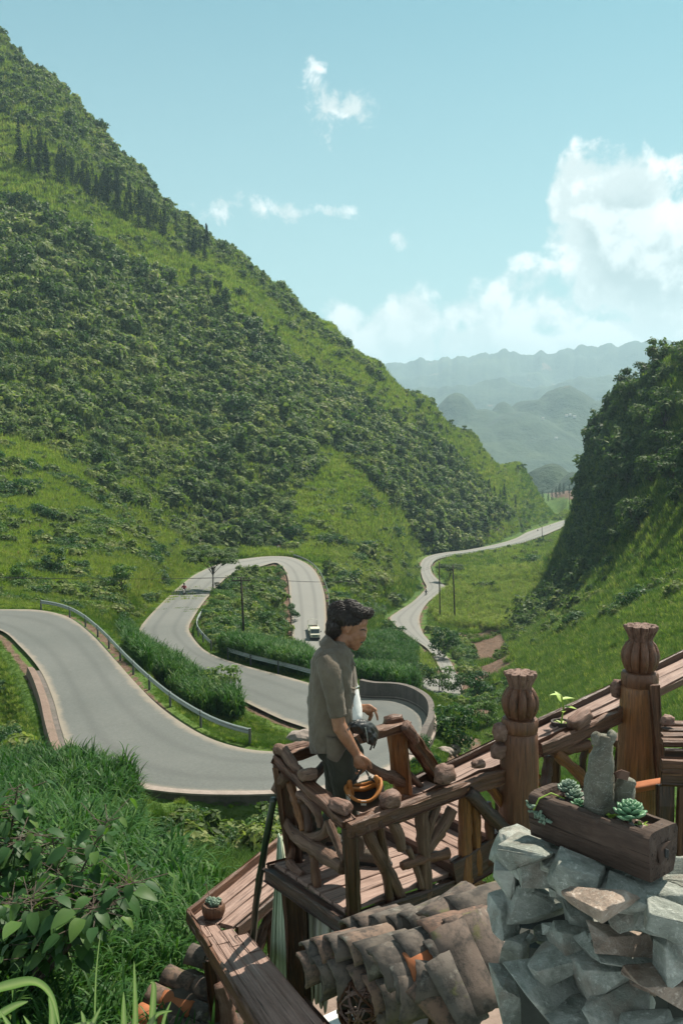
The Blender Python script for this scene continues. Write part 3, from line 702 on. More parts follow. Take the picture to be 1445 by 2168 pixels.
# ------------------------------------------------------------------ trees one can tell apart
def ground_at(px, py, y0=6., y1=700.):
    d = ray(px, py); ys = np.geomspace(y0, y1, 1500); P = d[None] * (ys / d[1])[:, None]
    z = terrain(P[:, 0], P[:, 1]); below = P[:, 2] <= z; j = int(np.argmax(below)) if below.any() else len(ys) - 1
    if j > 0 and below.any():
        a = P[j - 1, 2] - z[j - 1]; b = z[j] - P[j, 2]; t = a / (a + b + 1e-9); p = P[j - 1] * (1 - t) + P[j] * t
    else: p = P[j]
    return Vector((p[0], p[1], float(terrain(p[:1], p[1:2])[0])))
def tube_np(pts, rad_, sides=7, cap=True):
    """verts, quads, tris of a tapered tube"""
    P = np.asarray(pts, float); rad_ = np.broadcast_to(np.asarray(rad_, float), (len(P),)); T = np.gradient(P, axis=0); T /= np.linalg.norm(T, axis=1)[:, None] + 1e-9
    ref = np.array((0.31, .2, .93)) if abs(T[0, 2]) < .9 else np.array((1., 0, 0)); V = []; n0 = None
    for i in range(len(P)):
        n_ = np.cross(T[i], ref) if n0 is None else n0 - T[i] * np.dot(n0, T[i]); n_ /= np.linalg.norm(n_) + 1e-9; n0 = n_; b = np.cross(T[i], n_)
        a = np.arange(sides) / sides * 2 * np.pi; V.append(P[i] + rad_[i] * (np.cos(a)[:, None] * n_ + np.sin(a)[:, None] * b))
    V = np.vstack(V); g = np.arange(len(P) * sides).reshape(len(P), sides); g2 = np.roll(g, -1, 1)
    Q = np.stack([g[:-1], g2[:-1], g2[1:], g[1:]], -1).reshape(-1, 4); Tr = []
    if cap:
        for ring, fl in ((g[0], 1), (g[-1], 0)):
            for j in range(1, sides - 1): Tr.append((ring[0], ring[j + 1], ring[j]) if fl else (ring[0], ring[j], ring[j + 1]))
    return V, Q, np.array(Tr).reshape(-1, 3)
class MB:
    """collects pieces into one mesh"""
    def __init__(s): s.v = []; s.q = []; s.t = []; s.k = 0; s.a = []
    def add(s, v, q=None, t=None, tint=0.):
        v = np.asarray(v, float)
        if q is not None and len(q): s.q.append(np.asarray(q) + s.k)
        if t is not None and len(t): s.t.append(np.asarray(t) + s.k)
        s.v.append(v); s.k += len(v); s.a.append(np.broadcast_to(np.asarray(tint, float), (len(v),))); return s
    def tube(s, pts, r, sides=7, cap=True, **k): return s.add(*tube_np(pts, r, sides, cap), **k)
    def box(s, c, d, M=None, **k):
        x, y, z = np.array(d) / 2; v = np.array([(a, b, e) for a in (-x, x) for b in (-y, y) for e in (-z, z)])
        if M is not None: v = v @ np.array(M.to_3x3()).T
        return s.add(v + np.array(c), [(0, 1, 3, 2), (4, 6, 7, 5), (0, 4, 5, 1), (2, 3, 7, 6), (0, 2, 6, 4), (1, 5, 7, 3)], **k)
    def mesh(s, name, smooth=False):
        return mesh_np(name, np.vstack(s.v), np.vstack(s.q) if s.q else None, np.vstack(s.t) if s.t else None, smooth, {'tint': np.concatenate(s.a)})
    def build(s, name, mat, parent=None, smooth=False, **k): return link(name, s.mesh(name, smooth), mat, parent, **k)

def conifer_root(seed, h=11., w=2.3):
    rs = np.random.default_rng(seed); c = []; nm = []; sz = []
    for i in range(420):
        t = rs.random() ** .8; z = h * (.08 + .92 * t); r = w * (1 - t) ** .8 * rs.uniform(.25, 1.05) + .08; a = rs.uniform(0, 6.28)
        c.append((math.cos(a) * r, math.sin(a) * r, z - .15 * r)); nm.append((math.cos(a) * .8, math.sin(a) * .8, .9)); sz.append(.55 * (1 - .55 * t) * rs.uniform(.7, 1.3))
    v, q, t = quads_cloud(np.array(c), np.array(nm) + rs.normal(0, .3, (420, 3)), np.array(sz), .34, rs, .35)
    r = empty('conifer_tree'); link('crown', mesh_np('crown', v, q, attr={'tint': t}), M_PINE, r, loc=(0, 0, 0))
    MB().tube([(0, 0, -.6), (0, 0, h * .4), (0, 0, h * .96)], [.16, .1, .02], 6).build('trunk', M_TRUNK, r, loc=(0, 0, 0)); return r
def broad_root(name, seed, h, R_, n_, leaf, mat, nb=9, low=.25, tr=.16):
    rs = np.random.default_rng(seed); bl = []; mb = MB(); mb.tube([(0, 0, -.8), (.05, 0, h * .3), (0, .08, h * .62)], [tr, tr * .75, tr * .35], 7)
    for i in range(nb):
        a = i * 2.4 + rs.uniform(-.4, .4); r = R_ * rs.uniform(.2, .68); z = h * rs.uniform(low + .15, .84)
        bl.append((math.cos(a) * r, math.sin(a) * r, z, R_ * rs.uniform(.28, .5), h * rs.uniform(.11, .19)))
        mb.tube([(0, 0, h * .25), (math.cos(a) * r * .5, math.sin(a) * r * .5, z * .7), (math.cos(a) * r, math.sin(a) * r, z)], [tr * .5, tr * .3, tr * .1], 5)
    c, nm = clump_pts(rs, bl, n_, .35, .45); v, q, t = quads_cloud(c, nm, leaf * rs.uniform(.6, 1.4, n_), .5, rs, .25)
    r = empty(name); link('crown', mesh_np('crown', v, q, attr={'tint': t}), mat, r, loc=(0, 0, 0)); mb.build('trunk', M_TRUNK, r, loc=(0, 0, 0), smooth=True); return r
class Planter:
    """first use moves the prototype itself, later uses copy it with its parts"""
    def __init__(s, roots): s.r = roots; s.u = [False] * len(roots)
    def put(s, k, loc, rz, sc, **kw):
        r = s.r[k]
        if not s.u[k]:
            s.u[k] = True; r.location = loc; r.rotation_euler = (0, 0, rz); r.scale = (sc,) * 3 if not hasattr(sc, '__len__') else sc; return tag(r, **kw)
        return dup_tree(r, loc, rz, sc, **kw)
PINES = Planter([conifer_root(300 + i, 11., 2.0 + .25 * i) for i in range(3)])
for i in range(92):
    t = R.random(); bx = 25 + 415 * t; by = np.interp(bx, [0, 40, 190, 330, 430, 450], [335, 352, 432, 502, 560, 580]) - R.choice((0, 12, 26, 42, 56)) * (1 - .35 * t)
    p = ground_at(bx + R.uniform(-5, 5), by)
    PINES.put(i % 3, p, R.uniform(0, 6), R.uniform(.62, 1.0), label='dark conifer in the sloping belt high on the left mountainside', cat='tree', group='conifers in the belt on the mountainside')
for i, (bx, by) in enumerate([(1012,1042),(1024,1050),(1034,1058),(1045,1062),(1058,1070),(1066,1066),(1168,1022),(1176,1028),(1184,1024),(1192,1034),(1160,1016),(1148,1012),(1204,1045),(985,1010),(972,1000),(1090,1078)]):
    PINES.put(i % 3, ground_at(bx, by), R.uniform(0, 6), R.uniform(.55, .9), label='small dark conifer on the far end of the left ridge', cat='tree', group='conifers on the far ridge end')
BAMB = Planter([broad_root('feathery_tree', 320 + i, 12., 2.0, 900, .34, M_DARKTREE, 12, .1, .14) for i in range(2)])
for i, (bx, by, s, lb) in enumerate([(412,632,1.05,'tall dark tree, leftmost of the clump above the scrub'), (440,640,.8,'shorter bushy tree between the taller ones of the hillside clump'), (462,662,1.05,'tall feathery tree in the middle of the hillside clump'),
        (478,682,1.1,'broad dark tree, lowest of the hillside clump'), (538,700,.6,'small lone tree between the hillside clump and the narrow dark tree'), (584,742,.85,'narrow dark tree standing alone below the bright grass band'),
        (662,795,.65,'small dark tree farthest down the bright grass band'), (708,812,.5,'stunted tree at the scrub edge below the bright grass band'), (30,600,1.0,'bright bushy tree at the left edge amid dark scrub')]):
    BAMB.put(i % 2, ground_at(bx, by), R.uniform(0, 6), s, label=lb, cat='tree')
HILL = Planter([broad_root('hillside_tree', 350 + i, 6., 2.6, 700, .32, M_SCRUB, 9, .1, .12) for i in range(3)])
n_h = 0
while n_h < 110:
    r = R.uniform(235, 470); a = math.radians(R.uniform(-21, 14)); xx, yy = r * math.sin(a), r * math.cos(a); zz = float(terrain([xx], [yy])[0]); qx, qy = proj(xx, yy, zz)
    if not inpoly(np.array([qx]), np.array([qy]), FOREST)[0] or qy > 1150: continue
    s = R.uniform(.4, 1.0); HILL.put(n_h % 3, (xx, yy, zz - .3), R.uniform(0, 6), (s, s, s * R.uniform(.8, 1.3)), label='leafy tree standing out of the scrub on the left mountainside', cat='tree', group='trees among the scrub on the left mountainside'); n_h += 1
RIDGE = Planter([broad_root('ridge_tree', 340, 5.5, 2.2, 420, .34, M_DARKTREE, 6)])
for i in range(34):
    bx = R.choice((R.uniform(880, 1135), R.uniform(880, 1135), R.uniform(200, 880))); by = np.interp(bx, [0, 200, 400, 600, 800, 900, 1000, 1100, 1200], [80, 252, 462, 612, 778, 856, 926, 992, 1050])
    RIDGE.put(0, ground_at(bx, by + R.uniform(3, 16)), R.uniform(0, 6), R.uniform(.35, .95), label='small bushy tree breaking the skyline of the left ridge', cat='tree', group='trees along the left ridge')
RIGHT = Planter([broad_root('forest_tree', 360 + i, 9., 3.7, 1300, .36, M_DARKTREE, 12, .1, .2) for i in range(4)])
cnt = 0; placed = []
RP = [(1238,1090),(1232,960),(1262,880),(1330,800),(1445,715),(1600,640),(1650,1000),(1445,1120),(1340,1150),(1270,1220),(1215,1270),(1140,1330),(1100,1370),(1150,1300),(1200,1215)]
while cnt < 170:
    a = R.uniform(12, 27); r = R.uniform(130, 300); xx, yy = r * math.sin(math.radians(a)), r * math.cos(math.radians(a))
    zz = float(terrain([xx], [yy])[0]); qx, qy = proj(xx, yy, zz)
    if not inpoly(np.array([qx]), np.array([qy]), RP)[0] or any((xx - a_) ** 2 + (yy - b_) ** 2 < 9 for a_, b_ in placed): cnt += .02; continue
    placed.append((xx, yy)); cnt += 1
    s = R.uniform(.5, 1.05) * (.62 if qy > 1180 else 1)
    RIGHT.put(len(placed) % 4, (xx, yy, zz - .4), R.uniform(0, 6), (s, s, s * R.uniform(.8, 1.15)), label='dense dark green tree in the forest on the right hillside', cat='tree', group='forest trees on the right hillside')
print('right trees', len(placed))
# single trees by the road
def umbrella_tree(seed, h, R_):
    rs = np.random.default_rng(seed); mb = MB(); mb.tube([(0, 0, -.4), (.03, 0, h * .3), (0, .05, h * .5)], [.11, .09, .07], 8); bl = []
    for i in range(13):
        a = i * 2.4; r = R_ * math.sqrt((i + .5) / 13) * .9; z = h * rs.uniform(.5, .95) - .05 * r
        mb.tube([(0, .04, h * rs.uniform(.3, .5)), (math.cos(a) * r * .5, math.sin(a) * r * .5, z * .84), (math.cos(a) * r, math.sin(a) * r, z)], [.05, .035, .012], 5)
        bl.append((math.cos(a) * r, math.sin(a) * r, z, R_ * .34, h * .085))
    c, nm = clump_pts(rs, bl, 3600, .9, .1); v, q, t = quads_cloud(c, nm, .27 * rs.uniform(.6, 1.4, 3600), .45, rs, .2)
    r = empty('umbrella_tree'); link('crown', mesh_np('crown', v, q, attr={'tint': t}), M_DARKTREE, r, loc=(0, 0, 0)); mb.build('trunk', M_TRUNK, r, loc=(0, 0, 0), smooth=True); return r
UMB = Planter([umbrella_tree(380, 7.6, 4.4)])
UMB.put(0, ground_at(451, 1256), .4, 1.0, label='slender tree with a flat airy crown beside the upper road bend', cat='tree')
UMB.put(0, ground_at(548 if False else 952, 1236), 2.0, .85, label='flat-topped tree inside the far bend by the two bare poles', cat='tree')
SHR = Planter([broad_root('roadside_shrub', 390 + i, 3.0, 1.5, 1100, .12, M_BROAD, 10, .05, .05) for i in range(2)])
for i, (bx, by, s, lb) in enumerate([(838,1366,1.25,'rounded dark shrub at the cane edge below the far road'), (938,1400,1.9,'dark spreading shrub in front of the two bare poles'), (470,1488,.95,'leafy shrub leaning over the middle road from the cane strip'),
        (617,1318,1.1,'dark shrub reaching over the road beside the truck'), (590,1230,1.2,'low bush on the tip of the island inside the top bend'), (258,1262,1.3,'dark bush on the bank left of the upper road'),
        (265,1340,.75,'low round shrub behind the long guardrail'), (120,1215,1.1,'bush on the grassy left slope above the near bend'), (40,1240,.9,'upright bush at the left edge above the near bend'), (820,1345,1.,'pale shrub on the verge where the far road dips out of sight'),
        (560,1345,1.2,'dark shrub on the island behind the utility pole'), (1030,1545,.9,'shrub in the gully past the curved wall'), (960,1590,1.,'bright bush beside the bare earth in the gully'), (895,1640,.6,'small shrub under the curved wall'),
        (1010,1490,1.3,'loose shrub at the head of the gully'), (893,1462,1.35,'leafy shrub at the right end of the cane hiding the dipping road'), (930,1470,1.5,'tallest of the shrubs hiding the lower hairpin'), (975,1478,1.2,'shrub on the verge right of the hidden hairpin'), (860,1440,1.0,'low shrub among cane near the curved wall')]):
    SHR.put(i % 2, ground_at(bx, by), R.uniform(0, 6), s, label=lb, cat='shrub')
# ------------------------------------------------------------------ things along the road
def plain(name, col, rough=.5, metal=0., spec=.4, nz=.0, ns=20.):
    m, k, b, o = new_mat(name); c = col if len(col) == 4 else (*col, 1)
    if nz:
        tcn = k.add('ShaderNodeTexCoord'); f = k.noise(tcn.outputs['Object'], ns, 5, .65)
        c = k.mix(f, tuple(x * (1 - nz) for x in c[:3]) + (1,), tuple(min(1, x * (1 + nz)) for x in c[:3]) + (1,)); k.put(b.inputs['Normal'], bump(k, f, .3, .01))
    k.put(b.inputs['Base Color'], c); b.inputs['Roughness'].default_value = rough; b.inputs['Metallic'].default_value = metal; b.inputs['Specular IOR Level'].default_value = spec; return m
M_STEEL = plain('galvanised_steel', (.27, .31, .29), .5, .25, .4, .25, 3)
M_DKSTEEL = plain('dull_steel', (.10, .11, .10), .6, .3)
M_CREAM = plain('cream_paint', (.50, .50, .40), .45, 0, .4, .12, 4); M_TRUCKGREEN = plain('green_paint', (.10, .17, .13), .4)
M_BLACK = plain('black_rubber', (.015, .015, .015), .8); M_GLASSDK = plain('dark_window_glass', (.03, .045, .04), .12, 0, .6)
M_RED = plain('red_fabric', (.20, .028, .03), .8); M_WHITE = plain('white_paint', (.62, .62, .60), .5); M_DENIM = plain('dark_trousers', (.02, .022, .03), .9)
M_SKINFAR = plain('skin', (.28, .15, .09), .6); M_POLE = plain('weathered_pole_wood', (.045, .036, .03), .85, 0, .2, .4, 3); M_CERAMIC = plain('insulator_ceramic', (.03, .022, .02), .3)
def along(E, i0, i1, off, O):
    """points beside a road edge: spline samples between two stations, pushed off sideways"""
    s = E[int(i0 * 8):int(i1 * 8) + 1]; o_ = O[int(i0 * 8):int(i1 * 8) + 1]; dirv = s - o_; dirv[:, 2] = 0; dirv /= np.linalg.norm(dirv, axis=1)[:, None]
    return s + dirv * off
def resample(P, step):
    L = np.concatenate([[0], np.cumsum(np.linalg.norm(np.diff(P, axis=0), axis=1))]); n_ = max(2, int(L[-1] / step) + 1); t = np.linspace(0, L[-1], n_)
    return np.stack([np.interp(t, L, P[:, i]) for i in range(3)], 1)
def sweep(P, prof, closed=True):
    """a (sideways, up) profile carried along a path"""
    T = np.gradient(P, axis=0); T[:, 2] = 0; T /= np.linalg.norm(T, axis=1)[:, None]; S = np.stack([T[:, 1], -T[:, 0], 0 * T[:, 0]], 1)
    pr = np.asarray(prof, float); V = (P[:, None] + S[:, None] * pr[None, :, 0, None] + np.array((0, 0, 1.))[None, None] * pr[None, :, 1, None]).reshape(-1, 3)
    g = np.arange(len(V)).reshape(len(P), len(pr)); a, b = (g, np.roll(g, -1, 1)) if closed else (g[:, :-1], g[:, 1:])
    Q = np.stack([a[:-1], b[:-1], b[1:], a[1:]], -1).reshape(-1, 4); T_ = []
    if closed:
        for ring in (g[0], g[-1]):
            for j in range(1, len(pr) - 1): T_.append((ring[0], ring[j], ring[j + 1]))
    return V, Q, np.array(T_).reshape(-1, 3)
WB = [(.0, .44), (.05, .48), (.05, .55), (.0, .595), (.05, .64), (.05, .71), (0, .75), (-.012, .75), (.035, .705), (.035, .645), (-.015, .595), (.035, .55), (.035, .485), (-.012, .44)]
def guardrail(E, O, i0, i1, off, label, posts=True):
    P = resample(along(E, i0, i1, off, O), 1.0); r = empty('guardrail', tuple(P[0]), label=label, cat='guardrail', group='steel guardrails along the road')
    MB().add(*sweep(P, WB)).build('rail_beam', M_STEEL, r)
    me = MB().box((0, 0, .2), (.12, .14, 1.1)).mesh('post')
    for p in resample(P, 4.0): link('post', me, M_DKSTEEL, r, loc=tuple(Vector(p) - r.location + Vector((0, .03, 0))))
guardrail(RA, RB, 2.0, 8.9, 1.0, 'longest galvanised guardrail, sweeping down outside the near bend')
guardrail(RB, RA, 21.2, 24.2, .9, 'short curved guardrail at the foot of the island')
guardrail(RB, RA, 17.6, 20.6, .9, 'straight guardrail below the island ending behind the man')
guardrail(RA, RB, 31.2, 37.2, .8, 'guardrail curving round the top bend down to the truck')
guardrail(RB, RA, 52.2, 59., .6, 'thin far guardrail on the distant stretch of road')
# retaining wall under the near bend, parapet on the hairpin
P = along(RB, 7.6, 17.05, .08, RA); P = resample(P, .8); n_ = len(P)
wl = empty('retaining_wall', tuple(P[0]), label='dark weathered concrete wall carrying the near road bend', cat='wall')
pr = [(0.0, .12), (.38, .12), (.46, -2.6), (0, -2.6)]
T = np.gradient(P, axis=0); side = 1
V, Q, T_ = sweep(P, pr)
if np.dot((V[1] - V[0])[:2], (P[0] - RA[int(7.6 * 8)])[:2]) < 0: V, Q, T_ = sweep(P, [(-a, b) for a, b in pr])
MB().add(V, Q, T_).build('wall', M_WALL, wl)
cpv = [(-.03, .12), (.42, .12), (.42, .2), (-.03, .2)]
V, Q, T_ = sweep(P, cpv)
if np.dot((V[1] - V[0])[:2], (P[0] - RA[int(7.6 * 8)])[:2]) < 0: V, Q, T_ = sweep(P, [(-a, b) for a, b in cpv])
MB().add(V, Q, T_).build('coping', M_CAP, wl)
P = along(RB, 12.6, 17.1, .02, RA); P = resample(P, .5); n_ = len(P); hts = np.interp(np.arange(n_) / n_, [0, .18, .9, 1], [.25, 1.0, 1.05, 1.25])
T = np.gradient(P, axis=0); T[:, 2] = 0; T /= np.linalg.norm(T, axis=1)[:, None]; S = np.stack([T[:, 1], -T[:, 0], 0 * T[:, 0]], 1)
if np.dot(S[0][:2], (P[0] - RA[int(12.6 * 8)])[:2]) < 0: S = -S
V = np.stack([P + S * .0 + np.stack([0 * hts, 0 * hts, 0 * hts + .2], 1), P + S * .34 + np.stack([0 * hts, 0 * hts, 0 * hts + .2], 1), P + S * .34 + np.stack([0 * hts, 0 * hts, hts], 1), P + np.stack([0 * hts, 0 * hts, hts], 1)], 1).reshape(-1, 3)
g = np.arange(len(V)).reshape(n_, 4); g2 = np.roll(g, -1, 1); Q = np.stack([g[:-1], g2[:-1], g2[1:], g[1:]], -1).reshape(-1, 4)
w2 = empty('parapet_wall', tuple(P[0]), label='curved concrete parapet round the outside of the near hairpin', cat='wall')
MB().add(V, np.vstack([Q, [g[0], g[-1]]])).build('wall', M_WALL, w2)
M_KERB = concrete('tan_kerb', (.10, .066, .05), (.20, .14, .11), .25)
# drain and kerb inside the first bend
P = resample(along(RB, 3.0, 7.6, .0, RA), .8)
dr = empty('roadside_drain', tuple(P[0]), label='dark drain channel with a tan kerb inside the near bend', cat='drain')
sgn = 1 if np.dot(np.array([np.gradient(P, axis=0)[0][1], -np.gradient(P, axis=0)[0][0]]), (P[0] - RA[24])[:2]) > 0 else -1
MB().add(*sweep(P, [(sgn * a, b) for a, b in [(.0, .02), (.32, .03), (.32, -.40), (.0, -.40)]])).build('channel', M_WALL, dr)
MB().add(*sweep(P, [(sgn * a, b) for a, b in [(.32, -.4), (.32, .16), (.46, .30), (.78, .34), (.9, -.4)]])).build('kerb', M_KERB, dr)
# poles
def pole(base, top, r0, label, arms=True, group=None):
    b = ground_at(*base); d = b.y; t = U(top[0], top[1], d); p = empty('utility_pole', tuple(b), label=label, cat='pole', group=group)
    MB().tube([b - Vector((0, 0, .5)), (b + t) / 2, t], [r0, r0 * .85, r0 * .7], 8).build('mast', M_POLE, p, smooth=True)
    if arms:
        MB().box(t + Vector((0, -.08, -.35)), (1.9, .1, .12)).build('crossarm', M_POLE, p)
        me = MB().tube([(0, 0, 0), (0, 0, .12), (0, 0, .16), (0, 0, .3)], [.03, .03, .08, .07], 7).mesh('insulator', True)
        for dx in (-.85, -.3, .3, .85): link('insulator', me, M_CERAMIC, p, loc=tuple(t + Vector((dx, -.08, -.28)) - b))
    return b, t
_, TP = pole((517, 1358), (510, 1222), .13, 'utility pole with crossarm and insulators on the island')
_, T1 = pole((931, 1322), (929, 1190), .16, 'left of the two bare poles inside the far bend', False)
_, T2 = pole((963, 1326), (958, 1196), .19, 'thicker right one of the two bare poles inside the far bend', False)
pole((1147, 1141), (1146, 1112), .16, 'small distant pole on the verge of the far road', False)
pole((1205, 1075), (1204, 1040), .2, 'far pole beyond the last ridge by the red field', False)
def wire(a, b, sag, label):
    n_ = 24; pts = [a.lerp(b, t) - Vector((0, 0, sag * 4 * t * (1 - t))) for t in np.linspace(0, 1, n_)]
    tag(MB().tube(pts, .016, 4).build('power_line', M_BLACK), label, 'cable', 'thin power lines across the valley')
for dx in (-.85, .85):
    wire(TP + Vector((dx, 0, .0)), TP + Vector((-62 + dx, -4, 3.5)), 1.2, 'thin power line running left from the island pole'); wire(TP + Vector((dx, 0, 0)), T1 + Vector((dx * .5, 0, -.4)), 1.8, 'thin power line running right to the bare poles')
# ------------------------------------------------------------------ the little truck
def truck(loc, rz):
    r = empty('small_truck', loc, label='small cream open-backed truck coming down the road with a load', cat='truck'); r.rotation_euler = (0, 0, rz); r.scale = (1.25, .86, .98)
    def pt(mb, name, mat, par=r, smooth=False):
        o = mb.build(name, mat, par, smooth, loc=(0, 0, 0) if par is r else None)
        if par is not r: o.matrix_parent_inverse.identity(); o.location = (0, 0, 0)
        return o
    # cab faces +x
    def prism(mb, pr, y0, y1):
        n_ = len(pr); v = [(a, y0, b) for a, b in pr] + [(a, y1, b) for a, b in pr]; q = [(i, (i + 1) % n_, n_ + (i + 1) % n_, n_ + i) for i in range(n_)]
        t = [(0, j + 1, j) for j in range(1, n_ - 1)] + [(n_, n_ + j, n_ + j + 1) for j in range(1, n_ - 1)]; return mb.add(v, q, t)
    pt(prism(MB(), [(1.15, .55), (2.75, .55), (2.8, 1.2), (2.58, 1.32), (2.28, 2.02), (2.1, 2.1), (1.2, 2.1)], -.88, .88), 'cab', M_CREAM)
    pt(prism(MB(), [(2.62, 1.34), (2.585, 1.33), (2.33, 1.92), (2.355, 1.94)], -.78, .78), 'windscreen', M_GLASSDK)
    for s in (-1, 1):
        w = prism(MB(), [(1.35, 1.35), (2.4, 1.35), (2.2, 1.92), (1.35, 1.92)], s * .885 - .006, s * .885 + .006); pt(w, 'side_window', M_GLASSDK)
        pt(MB().box((2.72, s * .66, .98), (.1, .26, .2)), 'headlight', M_WHITE)
        pt(MB().tube([(2.35, s * .9, 1.5), (2.45, s * 1.06, 1.55)], .02, 5).box((2.46, s * 1.1, 1.6), (.06, .14, .24)), 'wing_mirror', M_BLACK)
    pt(MB().box((2.80, 0, .96), (.05, 1.0, .22)), 'grille', M_TRUCKGREEN); pt(MB().box((2.82, 0, .58), (.14, 1.8, .22)), 'bumper', M_BLACK)
    pt(MB().box((0, 0, .52), (5.2, .9, .14)), 'chassis', M_BLACK)
    bd = MB().box((-.85, 0, .75), (3.8, 1.86, .1)); pt(bd, 'cargo_floor', M_TRUCKGREEN)
    for s in (-1, 1): pt(MB().box((-.85, s * .96, 1.1), (3.8, .07, .62)), 'side_board', M_CREAM)
    pt(MB().box((-2.78, 0, 1.1), (.07, 1.98, .62)), 'tail_board', M_CREAM); pt(MB().box((1.06, 0, 1.15), (.06, 1.9, .7)), 'head_board', M_CREAM)
    hoop = MB()
    pt(hoop.tube([(-2.7, -.9, 1.4), (-2.7, -.9, 2.25), (-2.7, 0, 2.4), (-2.7, .9, 2.25), (-2.7, .9, 1.4)], .035, 6), 'rear_hoop', M_CREAM)
    for (x_, y_, m_, s) in [(-.2, -.4, M_RED, .55), (-.3, .45, M_TRUCKGREEN, .6), (.55, 0, M_TRUCKGREEN, .55), (-1.2, 0, M_RED, .62), (-2.1, .2, M_RED, .6)]:
        bm = bmesh.new(); bmesh.ops.create_icosphere(bm, subdivisions=2, radius=.5)
        for v in bm.verts: v.co *= 1 + .22 * pn(np.array([v.co.x * 4 + x_]), np.array([v.co.y * 4 + v.co.z * 3]))[0]; v.co.z *= .65
        o = link('sack', mesh_bm('sack', bm, True), m_, r, loc=(x_, y_, .8 + .3 * s)); o.scale = (s * 1.5, s * 1.3, s * 1.6)
    ty = MB().tube([(0, -.12, 0), (0, -.11, 0), (0, .11, 0), (0, .12, 0)], [.28, .36, .36, .28], 18).mesh('tyre', True); rm = MB().tube([(0, -.125, 0), (0, .125, 0)], [.17, .17], 12).mesh('rim')
    for x_, y_ in ((1.95, .82), (1.95, -.82), (-1.7, .82), (-1.7, -.82)):
        t = link('wheel', ty, M_BLACK, r, loc=(x_, y_, .36)); link('rim', rm, M_STEEL, t, loc=(0, 0, 0))
    for ch in r.children: pass
    return r
p = (RC[int(35.7 * 8)]); q = RC[int(36.6 * 8)]
pt_ = G(664, 1349, RC[int(36.6 * 8)][2] + .06)
truck(tuple(pt_), math.atan2(q[1] - p[1], q[0] - p[0]))
# ------------------------------------------------------------------ motorcycles and their riders
def skin_figure(name, J, edges, mat, parent=None, sub=2, **kw):
    """one continuous body grown over a skeleton of joints {name: (x, y, z, r)}"""
    ks = list(J); ix = {k: i for i, k in enumerate(ks)}
    me = bpy.data.meshes.new(name); me.from_pydata([J[k][:3] for k in ks], [(ix[a], ix[b]) for a, b in edges], [])
    o = bpy.data.objects.new(name, me); COL.objects.link(o); o.modifiers.new('skin', 'SKIN').use_smooth_shade = True
    for i, k in enumerate(ks): r = J[k][3]; me.skin_vertices[0].data[i].radius = (r, r) if not hasattr(r, '__len__') else r
    me.skin_vertices[0].data[0].use_root = True
    sb = o.modifiers.new('sub', 'SUBSURF'); sb.levels = sub; sb.render_levels = sub
    dg = bpy.context.evaluated_depsgraph_get(); nm = bpy.data.meshes.new_from_object(o.evaluated_get(dg)); bpy.data.objects.remove(o)
    nm.name = name; nm.materials.clear(); return nm
SK = {'pelvis': (0, 0, .82, .14), 'spine': (.02, 0, 1.05, .15), 'chest': (.06, 0, 1.28, (.17, .13)), 'neck': (.1, 0, 1.45, .055), 'head': (.14, 0, 1.56, .09), 'crown': (.15, 0, 1.70, .075),
      'hl': (.02, .1, .80, .1), 'kl': (.46, .16, .72, .075), 'fl': (.40, .15, .34, .055), 'tl': (.54, .15, .30, .045), 'hr': (.02, -.1, .80, .1), 'kr': (.46, -.16, .72, .075), 'fr': (.40, -.15, .34, .055), 'tr': (.54, -.15, .30, .045),
      'sl': (.06, .19, 1.36, .07), 'el': (.22, .30, 1.12, .05), 'wl': (.5, .28, 1.08, .04), 'sr': (.06, -.19, 1.36, .07), 'er': (.22, -.30, 1.12, .05), 'wr': (.5, -.28, 1.08, .04)}
SE = [('pelvis', 'spine'), ('spine', 'chest'), ('chest', 'neck'), ('neck', 'head'), ('head', 'crown'), ('pelvis', 'hl'), ('hl', 'kl'), ('kl', 'fl'), ('fl', 'tl'), ('pelvis', 'hr'), ('hr', 'kr'), ('kr', 'fr'), ('fr', 'tr'), ('chest', 'sl'), ('sl', 'el'), ('el', 'wl'), ('chest', 'sr'), ('sr', 'er'), ('er', 'wr')]
RIDER = skin_figure('body', SK, SE, M_DENIM, sub=1)
def jacket_mesh():
    J = {'a': (.0, 0, .88, .165), 'b': (.02, 0, 1.06, .175), 'c': (.06, 0, 1.29, (.2, .155)), 'd': (.09, 0, 1.41, .09), 'sl': (.06, .2, 1.36, .085), 'el': (.22, .31, 1.12, .066), 'wl': (.45, .285, 1.085, .055), 'sr': (.06, -.2, 1.36, .085), 'er': (.22, -.31, 1.12, .066), 'wr': (.45, -.285, 1.085, .055)}
    return skin_figure('jacket', J, [('a', 'b'), ('b', 'c'), ('c', 'd'), ('c', 'sl'), ('sl', 'el'), ('el', 'wl'), ('c', 'sr'), ('sr', 'er'), ('er', 'wr')], M_RED, sub=1)
JACKET = jacket_mesh()
